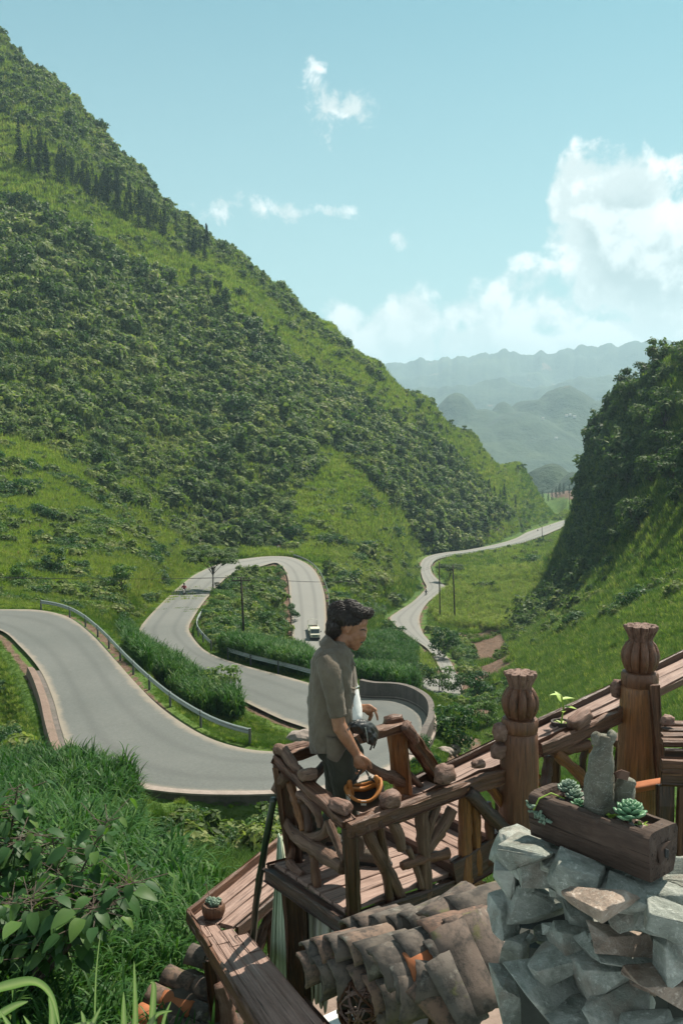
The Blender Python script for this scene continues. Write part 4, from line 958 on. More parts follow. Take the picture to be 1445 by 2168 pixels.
def motorbike(px, py, i, jmat, lb_b, lb_p, flip=1, z=None):
    z = RC[int(i * 8)][2] + .1; loc = G(px, py, z); a = RC[int(i * 8) + 6] - RC[int(i * 8)]; rz = math.atan2(a[1], a[0]) + (0 if flip > 0 else math.pi)
    r = empty('motorcycle', tuple(loc), label=lb_b, cat='motorcycle'); r.rotation_euler = (0, 0, rz)
    ty = MB().tube([(.0 + .28 * math.cos(t), 0, .28 * math.sin(t)) for t in np.linspace(0, 6.283, 19)], .05, 7).mesh('wheel', True)
    for x_ in (-.6, .68): link('wheel', ty, M_BLACK, r, loc=(x_, 0, .32))
    MB().add(*tube_np([(-.7, 0, .62), (-.3, 0, .55), (.2, 0, .48), (.5, 0, .62), (.58, 0, .98)], [.09, .15, .12, .14, .10], 9)).build('fairing', M_WHITE, r, True, loc=(0, 0, 0))
    MB().add(*tube_np([(-.75, 0, .74), (-.4, 0, .76), (.12, 0, .72)], [.09, .13, .1], 8)).build('seat', M_BLACK, r, True, loc=(0, 0, 0))
    MB().tube([(.52, -.34, 1.02), (.58, -.1, 1.04), (.58, .1, 1.04), (.52, .34, 1.02)], .022, 6).build('handlebar', M_BLACK, r, loc=(0, 0, 0))
    MB().tube([(.68, 0, .32), (.56, 0, .95)], .035, 6).build('fork', M_STEEL, r, loc=(0, 0, 0)); MB().tube([(.62, 0, .86), (.72, 0, .85)], [.09, .07], 9).build('headlight', M_CERAMIC, r, loc=(0, 0, 0))
    g = empty('person', tuple(loc), label=lb_p, cat='person'); g.rotation_euler = (0, 0, rz)
    link('body', RIDER, M_DENIM, g, loc=(-.22, 0, .05)); j = link('jacket', JACKET.copy(), jmat, g, loc=(-.22, 0, .05))
    hm = MB().tube([(-.08, 0, 1.64), (-.08, 0, 1.72), (-.08, 0, 1.82), (-.08, 0, 1.87)], [.125, .14, .105, .03], 10).build('helmet', M_BLACK, g, True, loc=(0, 0, 0))
motorbike(390, 1262, 25.6, M_RED, 'white scooter on the upper road near the flat-crowned tree', 'rider in a red jacket coming down past the flat-crowned tree', -1)
motorbike(901, 1262, 49.3, M_DENIM, 'dark motorcycle at the kerb of the far lower road', 'rider in dark clothes at the kerb of the far road', 1)
motorbike(1137, 1128, 60.0, M_DENIM, 'nearer of two tiny motorcycles on the distant road', 'nearer of two tiny riders on the distant road', -1)
motorbike(1163, 1119, 61.2, M_DENIM, 'farther of two tiny motorcycles on the distant road', 'farther of two tiny riders on the distant road', -1)
# road sign and painted boulder at the top bend
b = ground_at(590, 1172); s = empty('road_sign', tuple(b), label='small round red-rimmed road sign at the top bend', cat='sign')
MB().tube([b, b + Vector((0, 0, 1.5))], .05, 6).build('post', M_DKSTEEL, s)
MB().tube([b + Vector((0, -.05, 1.7)), b + Vector((0, -.09, 1.7))], .45, 20).build('sign_rim', plain('sign_red', (.45, .06, .04), .5), s)
MB().tube([b + Vector((0, -.092, 1.7)), b + Vector((0, -.10, 1.7))], .32, 20).build('sign_face', M_WHITE, s)
def boulder(loc, s, label, mat, seed=1):
    bm = bmesh.new(); bmesh.ops.create_icosphere(bm, subdivisions=3, radius=1)
    for v in bm.verts: v.co *= 1 + .25 * pn(np.array([v.co.x * 1.4 + seed]), np.array([v.co.y * 1.4 + v.co.z]))[0]
    o = link('boulder', mesh_bm('boulder', bm), mat, loc=tuple(loc)); o.scale = s; return tag(o, label, 'rock')
boulder(ground_at(617, 1176) + Vector((0, 0, .5)), (.9, .7, .55), 'pale boulder at the start of the top guardrail', M_CAP)
boulder(ground_at(640, 1575) + Vector((0, 0, .2)), (.9, .7, .6), 'grey boulder at the tip of the grass inside the near hairpin', M_CAP, 4)
for i, (a, b_) in enumerate([(955,1588),(968,1582),(940,1592)]): boulder(ground_at(a, b_), (.5 + .2 * (i == 1), .4, .3), ['small pale rock, middle of three in the gully', 'largest pale rock of three in the gully', 'small pale rock nearest the curved wall'][i], M_CAP, 7 + i)
# a few far houses
M_FARWALL = plain('white_plaster', (.7, .68, .62), .8); M_ROOFR = plain('grey_roofing', (.2, .19, .18), .8)
for i, (a, b_, s) in enumerate([(1198,882,1.0),(1206,880,.8),(1215,884,1.1),(1176,930,1.0),(1148,888,.9)]):
    d = ray(a, b_); ys = np.linspace(1300, 3500, 700); P = d[None] * (ys / d[1])[:, None]; z = far_h(P[:, 0], P[:, 1]) - 3; j = int(np.argmax(P[:, 2] <= z)); c = Vector(P[j])
    h = empty('farmhouse', tuple(c), label=['white farmhouse, left of three on the far hill', 'white farmhouse between two others on the far hill', 'white farmhouse, right of three on the far hill', 'lone pale house low on the far slope', 'lone white house left of the far group'][i], cat='house')
    w_ = 7 * s
    MB().box((0, 0, 1.9), (w_, 5.6, 4.2)).build('wall', M_FARWALL, h, loc=(0, 0, 0))
    v = [(-w_ * .55, -3.2, 3.9), (w_ * .55, -3.2, 3.9), (w_ * .55, 3.2, 3.9), (-w_ * .55, 3.2, 3.9), (-w_ * .5, 0, 5.8), (w_ * .5, 0, 5.8)]
    MB().add(v, [(0, 1, 5, 4), (2, 3, 4, 5), (3, 2, 1, 0)], [(0, 4, 3), (1, 2, 5)]).build('roof', M_ROOFR, h, loc=(0, 0, 0))
    for dx in (-.3, 0, .3): MB().box((dx * w_, -2.82, 2.0), (1.0, .06, 1.2)).build('window', M_GLASSDK, h, loc=(0, 0, 0))
# ------------------------------------------------------------------ timber
def wood(name, dark, mid, light, rough=.6, spec=.3, gs=(3.0, 60, 60), wear=.4, bstr=.8):
    m, k, b, o = new_mat(name)
    at = k.add('ShaderNodeAttribute', attribute_name='grain'); oi = k.add('ShaderNodeObjectInfo')
    off = k.vm('SCALE', (13.1, 7.7, 3.3), scale=oi.outputs['Random']); g = k.vm('ADD', at.outputs['Vector'], off)
    f = k.noise(k.vm('MULTIPLY', g, gs), 1.0, 6, .65, .4); f2 = k.noise(k.vm('MULTIPLY', g, (5, 9, 9)), 1.0, 5, .65); crack = k.noise(k.vm('MULTIPLY', g, (1.7, 85, 85)), 1.0, 3, .6, .3)
    c = k.ramp(f, [(.28, dark), (.5, mid), (.74, light)])
    c = k.mix(k.rng(f2, .45, .72, 0, wear, True), c, tuple(x * .42 for x in dark[:3]) + (1,))
    c = k.mix(k.rng(oi.outputs['Random'], 0, 1, 0, .3), c, light)
    c = k.mix(k.rng(crack, .42, .30, 0, .9, True), c, (.008, .006, .005, 1))
    k.put(b.inputs['Base Color'], c); k.put(b.inputs['Roughness'], k.rng(f2, .2, .8, rough - .12, rough + .15)); b.inputs['Specular IOR Level'].default_value = spec
    k.put(b.inputs['Normal'], bump(k, k.m('ADD', f, k.m('MULTIPLY', crack, .8)), bstr, .012)); return m
def c3(*a): return (*a, 1)
M_DECK = wood('weathered_deck_board', c3(.12,.07,.055), c3(.24,.155,.125), c3(.36,.255,.215), .6, .3)
M_POST = wood('dark_post_timber', c3(.008,.0035,.002), c3(.032,.013,.007), c3(.12,.05,.024), .42, .5)
M_RAIL = wood('rail_timber', c3(.020,.008,.0045), c3(.085,.036,.019), c3(.22,.112,.066), .5, .4)
M_AMBER = wood('amber_timber', c3(.06,.020,.006), c3(.18,.068,.018), c3(.30,.13,.04), .4, .5)
M_DRIFT = wood('grey_driftwood', c3(.036,.018,.012), c3(.11,.062,.042), c3(.22,.14,.10), .65, .3, (4, 40, 40))
M_CHAR = wood('charred_log', c3(.006,.005,.005), c3(.02,.014,.012), c3(.16,.08,.05), .35, .5, (2, 60, 60))
M_CARVE = wood('carved_red_timber', c3(.026,.009,.004), c3(.095,.037,.017), c3(.20,.092,.05), .45, .45, (5, 34, 34), .45)
M_KNOT = wood('pale_wood_chunk', c3(.055,.026,.018), c3(.145,.080,.058), c3(.26,.165,.13), .6, .3, (5, 34, 34))
def grain_attr(me, arr):
    a = me.attributes.new('grain', 'FLOAT_VECTOR', 'POINT'); a.data.foreach_set('vector', np.asarray(arr, np.float32).ravel())
_pc = [0]
def board(name, a, b, w, h, mat, parent=None, up=(0, 0, 1), rough=.004, seg=5, taper=1., **kw):
    """a sawn board from a to b with slightly uneven edges; grain runs along it"""
    a = Vector(a); b = Vector(b); X = (b - a); L = X.length; X.normalize(); Z = Vector(up); Y = Z.cross(X).normalized(); Z = X.cross(Y)
    _pc[0] += 1; rs = np.random.default_rng(_pc[0]); ch = min(w, h) * .14; pr = []
    for sy, sz in ((-1, -1), (1, -1), (1, 1), (-1, 1)):
        e = [(sy * (w / 2 - ch), sz * h / 2), (sy * w / 2, sz * (h / 2 - ch))]; pr += e if sy * sz > 0 else e[::-1]
    V = []
    for i in range(seg + 1):
        t = i / seg; s = 1 + (taper - 1) * t
        for (y, z) in pr: V.append((t * L, y * s + rs.normal(0, rough), z * s + rs.normal(0, rough)))
    g = np.arange(len(V)).reshape(seg + 1, 8); g2 = np.roll(g, -1, 1); Q = np.stack([g[:-1], g2[:-1], g2[1:], g[1:]], -1).reshape(-1, 4)
    T = [(r[0], r[j], r[j + 1]) for r in (g[0][::-1], g[-1]) for j in range(1, 7)]
    me = mesh_np(name, V, Q, T); grain_attr(me, V); o = link(name, me, mat, **kw)
    M = Matrix((X, Y, Z)).transposed().to_4x4(); M.translation = a
    if parent is not None: o.parent = parent; o.matrix_parent_inverse = Matrix.Translation(-parent.location)
    o.matrix_basis = M; return o
def branch(name, pts, rad_, mat, parent=None, sides=12, knob=.22, per=8, **kw):
    """a crooked natural limb through the given points"""
    P = catmull([tuple(p) for p in pts], per); _pc[0] += 1; rs = np.random.default_rng(_pc[0] + 500)
    r = np.interp(np.linspace(0, 1, len(P)), np.linspace(0, 1, len(np.atleast_1d(rad_))), np.atleast_1d(rad_)) if np.size(rad_) > 1 else np.full(len(P), rad_)
    r = r * (1 + knob * fbm(np.linspace(0, 5, len(P)) + _pc[0] * 3.1, np.zeros(len(P)), 2)); V, Q, T = tube_np(P, r, sides)
    a = np.tile(np.arange(sides), len(P)); st = np.repeat(np.arange(len(P)), sides); rr = np.repeat(r, sides); cc = np.repeat(P, sides, 0)
    V = cc + (V - cc) * (.9 + .26 * fbm(a * .9 + _pc[0], st * .22, 2) + .16 * fbm(a * 2.3 + _pc[0], st * .9, 2))[:, None]
    L = np.repeat(np.concatenate([[0], np.cumsum(np.linalg.norm(np.diff(P, axis=0), axis=1))]), sides); th = a / sides * 6.283
    me = mesh_np(name, V, Q, T, True); grain_attr(me, np.stack([L, rr * np.cos(th) * 1.6, rr * np.sin(th) * 1.6], 1)); return link(name, me, mat, parent, **kw)
def chunk(name, c, size, mat, parent=None, rz=0., seed=1, flat=.75, tilt=0., **kw):
    """a rounded lump of wood, flattened underneath"""
    bm = bmesh.new(); bmesh.ops.create_icosphere(bm, subdivisions=3, radius=1); co = np.array([v.co for v in bm.verts])
    d = .84 + .34 * fbm(co[:, 0] * 1.5 + seed * 5, co[:, 1] * 1.5 + co[:, 2], 3) + .12 * fbm(co[:, 1] * 6, co[:, 2] * 5 + seed, 2); co = np.sign(co) * np.abs(co) ** flat * d[:, None]
    co[:, 2] = np.maximum(co[:, 2], -.45); M = Euler((0, tilt, rz)).to_matrix()
    for v, q in zip(bm.verts, co): v.co = M @ Vector(q * np.array(size)) + Vector(c)
    me = mesh_bm(name, bm, True); grain_attr(me, co * np.array(size)); return link(name, me, mat, parent, **kw)

# ------------------------------------------------------------------ the timber landing and its steps
DZ = -2.88
e1 = Vector((.81, .59, 0)).normalized(); ep = Vector((-e1.y, e1.x, 0))
PF = Vector((.05, 5.73, 0)); PL = Vector((-.41, 6.36, 0))
def D1(s, w, z): return PF + e1 * s + ep * w + Vector((0, 0, z))
def dr(px):
    u = (px - 722.5) / F; s = (u * 5.73 - .05) / (.81 - .59 * u); return 5.73 + .585 * s
def UR(px, py, dd=0.): return U(px, py, dr(px) + dd)
deck = empty('timber_landing', tuple(D1(0, 0, DZ)), label='reddish timber landing with steps where the man stands', cat='deck')
wd = .80
for j in range(6): board('plank', D1(-.03, .07 + j * .132, DZ - .017), D1(.92, .07 + j * .132 + R.uniform(-.003, .003), DZ - .017 + R.uniform(-.003, .003)), .127, .034, M_DECK, deck, rough=.0015)
zs = DZ; s0 = .80
for k in range(2):
    zs += .085; s1 = s0 + .34
    for j in range(2): board('tread', D1(s0 + .085 + j * .172, -.03, zs - .017), D1(s0 + .085 + j * .172, wd + .22, zs - .017), .167, .034, M_DECK, deck, rough=.0015)
    board('riser', D1(s0 + .012, -.02, zs - .07), D1(s0 + .012, wd + .2, zs - .07), .02, .075, M_POST, deck); s0 = s1
board('edge_beam', D1(-.06, -.03, DZ - .08), D1(-.06, wd + .03, DZ - .08), .08, .10, M_POST, deck)
board('edge_beam', D1(-.05, -.03, DZ - .08), D1(.95, -.03, DZ - .08), .06, .10, M_POST, deck)
board('edge_beam', D1(-.05, wd + .04, DZ - .08), D1(.95, wd + .04, DZ - .08), .06, .10, M_POST, deck)
board('stringer', D1(.8, -.04, DZ - .02), D1(1.5, -.04, DZ + .12), .05, .22, M_POST, deck); board('stringer', D1(.8, wd + .23, DZ - .02), D1(1.5, wd + .23, DZ + .12), .05, .22, M_POST, deck)
board('support_post', U(622, 1868, 6.40), U(640, 2200, 6.45), .15, .15, M_POST, deck, up=(0, 1, 0), rough=.006)
board('support_post', D1(.9, .1, DZ - .1), D1(.9, .1, -4.5), .14, .14, M_POST, deck, up=(0, 1, 0)); board('support_post', D1(.9, wd, DZ - .1), D1(.9, wd, -4.6), .14, .14, M_POST, deck, up=(0, 1, 0))

# railing on the left edge
rl = empty('branch_railing', tuple(U(600, 1860, 6.36)), label='rustic branch railing on the left edge of the landing', cat='railing')
A0 = U(592, 1607, 6.38); B0 = U(736, 1742, 5.74)
board('corner_post', U(594, 1612, 6.40), U(634, 1876, 6.40), .10, .12, M_POST, rl, up=(0, 1, 0), rough=.005); board('corner_post', U(739, 1752, 5.75), U(753, 2010, 5.72), .085, .085, M_POST, rl, up=(0, 1, 0), rough=.004)
board('side_post', U(583, 1622, 6.34), U(619, 1880, 6.33), .035, .06, M_RAIL, rl, up=(0, 1, 0))
board('top_rail', A0 + (A0 - B0) * .02, B0 + (B0 - A0) * .01, .105, .06, M_RAIL, rl, rough=.005, seg=9)
def ulf(px, py, dd=0.): t = (px - 592) / 144.; return U(px, py, 6.38 - .64 * min(max(t, 0), 1) + dd)
branch('limb', [ulf(604, 1738, .02), ulf(622, 1765), ulf(650, 1785), ulf(690, 1812, -.02), ulf(728, 1838, .0)], [.032, .042, .054, .056, .046], M_DRIFT, rl, 11)
branch('limb', [ulf(612, 1652, .03), ulf(624, 1690), ulf(633, 1725), ulf(642, 1758)], [.03, .034, .03, .026], M_AMBER, rl)
branch('limb', [ulf(632, 1682, .03), ulf(655, 1695, .0), ulf(672, 1722), ulf(677, 1750, .02)], [.028, .036, .03, .02], M_KNOT, rl)
branch('limb', [ulf(640, 1757, .03), ulf(662, 1772, .04), ulf(685, 1765, .05), ulf(694, 1742, .05)], [.028, .034, .034, .026], M_DRIFT, rl)
branch('limb', [ulf(694, 1738), ulf(705, 1765), ulf(718, 1798), ulf(731, 1822)], [.028, .03, .026, .03], M_DRIFT, rl)
branch('limb', [ulf(661, 1800), ulf(666, 1835), ulf(674, 1898)], [.028, .03, .034], M_CARVE, rl)
branch('limb', [ulf(612, 1826), ulf(625, 1840), ulf(641, 1852)], [.03, .034, .026], M_KNOT, rl)
branch('limb', [ulf(604, 1640, -.03), ulf(592, 1660, -.03), ulf(580, 1676, -.03)], [.045, .04, .03], M_DRIFT, rl)
branch('limb', [ulf(606, 1775, .1), ulf(616, 1800, .06), ulf(612, 1825, .02)], [.03, .035, .03], M_CARVE, rl)
branch('limb', [ulf(634, 1690, .02), ulf(648, 1720, .06), ulf(652, 1762, .02)], [.026, .03, .026], M_POST, rl)
branch('wood_chunk', [A0 + Vector((-.03, .02, .06)), A0 + Vector((.03, -.02, .055)), ulf(622, 1628) + Vector((0, 0, .02)), ulf(626, 1637) + Vector((.03, -.02, .02))], [.04, .045, .04, .03], M_DRIFT, rl, 10)
chunk('wood_chunk', ulf(651, 1651) + Vector((0, 0, .03)), (.075, .06, .055), M_DRIFT, rl, .4, 3)
chunk('wood_chunk', ulf(724, 1722) + Vector((-.01, .02, .03)), (.095, .055, .05), M_KNOT, rl, -.9, 5, .55)
# railing along the back
rb = empty('branch_railing', tuple(U(700, 1800, 6.9)), label='rustic branch railing along the back of the landing behind the man', cat='railing')
A1 = U(600, 1600, 6.46); B1 = U(860, 1534, 7.18)
board('top_rail', A1, B1, .10, .075, M_RAIL, rb, rough=.006, seg=9); board('corner_post', U(838, 1546, 7.17), U(862, 1765, 7.17), .14, .12, M_AMBER, rb, up=(0, 1, 0), rough=.006)
def ubk(px, py): t = (px - 600) / 250.; return U(px, py, 6.46 + .7 * t)
branch('limb', [ubk(642, 1672), ubk(668, 1640), ubk(700, 1605)], [.035, .038, .03], M_POST, rb); branch('limb', [ubk(770, 1615), ubk(800, 1635), ubk(828, 1645), ubk(852, 1655)], [.035, .04, .05, .05], M_DRIFT, rb)
branch('limb', [ubk(805, 1700), ubk(830, 1690), ubk(850, 1720)], [.03, .035, .03], M_AMBER, rb); branch('limb', [ubk(690, 1700), ubk(720, 1650), ubk(760, 1600)], [.03, .03, .026], M_POST, rb)
branch('limb', [ubk(630, 1740), ubk(680, 1700), ubk(740, 1720), ubk(800, 1760)], [.03, .034, .03, .03], M_CARVE, rb)
branch('wood_chunk', [ubk(600, 1590), ubk(625, 1584), ubk(650, 1578)], [.035, .045, .03], M_KNOT, rb, 10); chunk('wood_chunk', U(832, 1528, 7.16), (.085, .06, .06), M_CARVE, rb, .5, 8, .5)
board('bottom_rail', U(640, 1800, 6.5), U(845, 1738, 7.18), .06, .06, M_POST, rb)
# short flight of rail falling away behind
rd = empty('branch_railing', tuple(U(900, 1720, 7.4)), label='railing falling steeply from the back corner post to the lower steps', cat='railing')
board('top_rail', U(850, 1536, 7.14), U(935, 1655, 7.45), .10, .10, M_RAIL, rd, rough=.007, seg=7); branch('wood_chunk', [U(856, 1535, 7.06), U(872, 1555, 7.1), U(880, 1572, 7.12)], [.05, .045, .03], M_KNOT, rd, 10)
board('corner_post', U(916, 1640, 7.46), U(908, 1790, 7.46), .10, .10, M_POST, rd, up=(0, 1, 0)); branch('limb', [U(850, 1650, 7.2), U(868, 1690, 7.3), U(880, 1740, 7.3)], [.04, .045, .04], M_CARVE, rd)
branch('limb', [U(866, 1640, 7.2), U(890, 1668, 7.3), U(905, 1700, 7.4)], [.03, .03, .03], M_DRIFT, rd)
# railing on the near side, up to the first carved post
rn = empty('branch_railing', tuple(UR(800, 1900)), label='rustic railing of mixed limbs between the front corner and the nearer carved post', cat='railing')
board('top_rail', UR(733, 1756), UR(1078, 1634), .095, .105, M_RAIL, rn, rough=.006, seg=11)
for pts, r_, m_ in [([(800,1735),(810,1800),(826,1918)],[.03,.032,.03],M_POST), ([(770,1746),(790,1790),(822,1850),(852,1912)],[.045,.04,.05,.042],M_DRIFT), ([(892,1710),(894,1760),(897,1820),(900,1910)],[.05,.048,.05,.055],M_DRIFT),
        ([(925,1705),(912,1740),(902,1780)],[.03,.03,.03],M_DRIFT), ([(958,1712),(930,1760),(897,1806)],[.042,.045,.035],M_DRIFT), ([(984,1665),(983,1770),(984,1880)],[.045,.05,.062],M_AMBER),
        ([(850,1834),(890,1820),(946,1806)],[.03,.04,.038],M_CARVE), ([(1034,1662),(1060,1700),(1092,1745)],[.03,.035,.03],M_AMBER), ([(1072,1650),(1082,1700),(1094,1775)],[.034,.034,.034],M_AMBER),
        ([(826,1738),(842,1765),(850,1800)],[.03,.045,.03],M_DRIFT), ([(984,1860),(1010,1872),(1035,1882)],[.05,.04,.03],M_AMBER), ([(1004,1680),(1006,1760),(1010,1850)],[.04,.04,.04],M_AMBER), ([(1030,1700),(1036,1760),(1034,1830)],[.034,.034,.034],M_CARVE),
        ([(862,1795),(878,1830),(893,1880)],[.024,.024,.024],M_DRIFT), ([(1050,1668),(1064,1720),(1070,1790)],[.022,.022,.022],M_POST)]:
    branch('limb', [UR(a, b, R.uniform(-.02, .02)) for a, b in pts], r_, m_, rn, 10)
branch('limb', [UR(992, 1676, -.06), UR(1040, 1728, -.1), UR(1088, 1775, -.12)], [.045, .05, .048], M_CHAR, rn, 10)
for (a, b, s, sd) in [(826,1694,(.085,.06,.075),11), (941,1642,(.085,.06,.085),12), (1058,1592,(.085,.06,.07),13), (1062,1553,(.07,.06,.085),14), (1012,1618,(.06,.04,.04),15)]: chunk('wood_chunk', UR(a, b), s, M_KNOT, rn, .6, sd, .8)
# lathe-turned, ribbed carved posts
def lathe(name, base, prof, mat, parent, rib=0., nr=10, seg=60, rough=.0, seed=0):
    pr = np.array(prof); a = np.arange(seg) / seg * 2 * np.pi; V = []; gr = []
    for i, (r_, z, rb_) in enumerate(pr):
        rr = r_ * (1 - rb_ * (1 - np.abs(np.sin(a * nr / 2)) ** .55)) * (1 + rough * fbm(a * 3 + seed, np.full(seg, z * 30), 3))
        V.append(np.stack([np.cos(a) * rr, np.sin(a) * rr, np.full(seg, z)], 1)); gr.append(np.stack([np.full(seg, z), np.cos(a) * r_ * 1.5, np.sin(a) * r_ * 1.5], 1))
    V = np.vstack(V); g = np.arange(len(V)).reshape(len(pr), seg); g2 = np.roll(g, -1, 1); Q = np.stack([g[:-1], g2[:-1], g2[1:], g[1:]], -1).reshape(-1, 4)
    T = [(r_[0], r_[j], r_[j + 1]) for r_ in (g[0][::-1], g[-1]) for j in range(1, seg - 1)]
    me = mesh_np(name, V + np.array(base), Q, T, True); grain_attr(me, np.vstack(gr)); o = link(name, me, mat, parent)
    md = o.modifiers.new('es', 'EDGE_SPLIT'); md.split_angle = math.radians(42); return o
def carved_post(px, d, ytop, k, zbot, label):
    c = U(px, ytop, d); s = d / F * k; r = empty('carved_post', (c.x, c.y, zbot), label=label, cat='post'); b = (c.x, c.y, c.z)
    lathe('shaft', b, [(43*s, zbot - c.z, 0), (42*s, -210*s, .0), (40*s, -150*s, .0), (39*s, -133*s, 0), (36.5*s, -130*s, 0)], M_CARVE if px < 1200 else M_AMBER, r, nr=12, rough=.05, seed=px)
    lathe('collar', b, [(36*s, -131*s, 0), (39*s, -126*s, 0), (39.5*s, -106*s, 0), (37*s, -100*s, 0), (33*s, -99*s, 0)], M_CARVE, r, rough=.03)
    lathe('bulb', b, [(27*s, -101*s, .10), (34*s, -92*s, .2), (39*s, -78*s, .24), (41*s, -66*s, .25), (39*s, -52*s, .25), (32*s, -38*s, .22), (25*s, -31*s, .15)], M_CARVE, r, nr=10, rough=.03)
    lathe('petal_cap', b, [(24*s, -33*s, .10), (26*s, -26*s, .16), (31*s, -14*s, .22), (36*s, -4*s, .28), (35.5*s, 1*s, .30), (31*s, 2*s, .30), (24*s, -1*s, .25), (15*s, 2*s, .2), (8*s, 0, .1), (2*s, 1*s, 0)], M_KNOT, r, nr=10, rough=.12); return r
cp1 = carved_post(1101, 6.48, 1424, 1., -2.95, 'nearer carved post with a ribbed bulb beneath a petal top')
cp2 = carved_post(1356, 7.16, 1325, 1., -2.9, 'farther carved post, taller in view, at the right')
board('cheek_board', U(1384, 1450, 7.0), U(1402, 1720, 7.0), .07, .05, M_RAIL, cp2, up=(0, 1, 0))
# upper railing
ru = empty('branch_railing', tuple(UR(1240, 1640)), label='upper railing between the two carved posts', cat='railing')
board('top_rail', UR(1140, 1588), UR(1335, 1503), .09, .105, M_RAIL, ru, rough=.006, seg=8)
for pts, r_, m_ in [([(1165,1582),(1200,1586),(1245,1576)],[.045,.045,.04],M_RAIL), ([(1172,1592),(1205,1620),(1240,1655)],[.045,.045,.045],M_AMBER), ([(1306,1500),(1325,1520),(1350,1530),(1375,1532)],[.035,.045,.04,.045],M_DRIFT),
        ([(1336,1532),(1325,1590),(1310,1645)],[.036,.036,.036],M_AMBER), ([(1316,1568),(1340,1605),(1376,1662)],[.036,.042,.04],M_DRIFT), ([(1160,1600),(1156,1640),(1150,1680)],[.04,.04,.04],M_POST), ([(1240,1575),(1232,1620),(1238,1680)],[.03,.03,.03],M_POST)]:
    branch('limb', [UR(a, b, R.uniform(-.04, .04)) for a, b in pts], r_, m_, ru, 10)
chunk('wood_chunk', UR(1226, 1524), (.12, .07, .06), M_KNOT, ru, .6, 21, .6, -.35); chunk('wood_chunk', UR(1308, 1462, .1), (.06, .05, .10), M_KNOT, ru, .3, 22, .6)
# far hand-ledge rising beside the steps
lg = empty('plank_ledge', tuple(U(1000, 1640, 8.)), label='long sloping plank ledge with raised rims behind the carved posts', cat='ledge')
Q0 = U(885, 1690, 7.5); Q1 = U(1600, 1338, 10.0); dv = (Q1 - Q0).normalized(); sd = Vector((-dv.y, dv.x, 0)).normalized()
for w_ in (-.075, .075): board('plank', Q0 + sd * w_, Q1 + sd * w_, .145, .035, M_DECK, lg, seg=8)
board('rim', Q0 + sd * .165 + Vector((0, 0, .03)), Q1 + sd * .165 + Vector((0, 0, .03)), .03, .085, M_POST, lg, seg=8); board('rim', Q0 - sd * .165 + Vector((0, 0, -.02)), Q1 - sd * .165 + Vector((0, 0, -.02)), .03, .07, M_RAIL, lg, seg=8)
for t in (.06, .2, .34, .48, .62, .76): p = Q0.lerp(Q1, t); board('leg', p - Vector((0, 0, .03)), p - Vector((0, 0, 1.3)), .09, .09, M_POST, lg, up=(0, 1, 0))
for t in (.1, .25, .4): p = Q0.lerp(Q1, t); q = Q0.lerp(Q1, t + .12); board('brace', p - Vector((0, 0, .1)), q - Vector((0, 0, .75)), .05, .06, M_AMBER, lg)
# stool, counter and bench up the steps at the right
st = empty('wooden_stool', tuple(U(1330, 1660, 7.9)), label='round-topped wooden stool behind the farther carved post', cat='stool')
cst = U(1330, 1562, 7.9); lathe('seat', tuple(cst), [(.12, -.07, 0), (.135, -.05, 0), (.14, 0, 0), (.12, .012, 0), (.02, .012, 0)], M_RAIL, st, seg=28, rough=.04)
for a in range(4): v = Vector((math.cos(a * 1.57 + .6), math.sin(a * 1.57 + .6), 0)); board('leg', cst + v * .09 - Vector((0, 0, .05)), cst + v * .13 - Vector((0, 0, .48)), .05, .05, M_POST, st, up=(0, 1, 0))
ct = empty('plank_counter', tuple(U(1440, 1700, 6.2)), label='dark plank counter at the right edge beyond the planter', cat='counter')
c0 = G(1404, 1576, -2.02)
for j in range(4): board('plank', c0 + Vector((.0, .09 * j + .05, .0)) + e1 * .05 * j, c0 + Vector((1.6, -.1 + .09 * j + .05, .0)) + e1 * .05 * j, .088, .04, M_RAIL, ct)
board('front_board', c0 + Vector((.0, -.01, -.07)), c0 + Vector((1.6, -.11, -.07)), .03, .10, M_POST, ct)
b0 = G(1388, 1604, -2.06)
board('front_board', b0 + Vector((0, -.09, -.02)), b0 + Vector((1.5, -.3, -.02)), .10, .09, M_RAIL, ct); board('front_board', b0 + Vector((0, -.10, -.10)), b0 + Vector((1.5, -.31, -.10)), .06, .07, M_POST, ct)
for j in range(7): p = b0 + Vector((.03 + .12 * j, -.10 - .017 * j, -.14)); board('upright', p, p - Vector((-.01, 0, .62)), .10, .05, (M_POST, M_RAIL, M_CARVE)[j % 3], ct, up=(0, 1, 0))
chunk('wood_chunk', c0 + Vector((.12, .3, .06)), (.05, .045, .05), M_KNOT, ct, .2, 31)
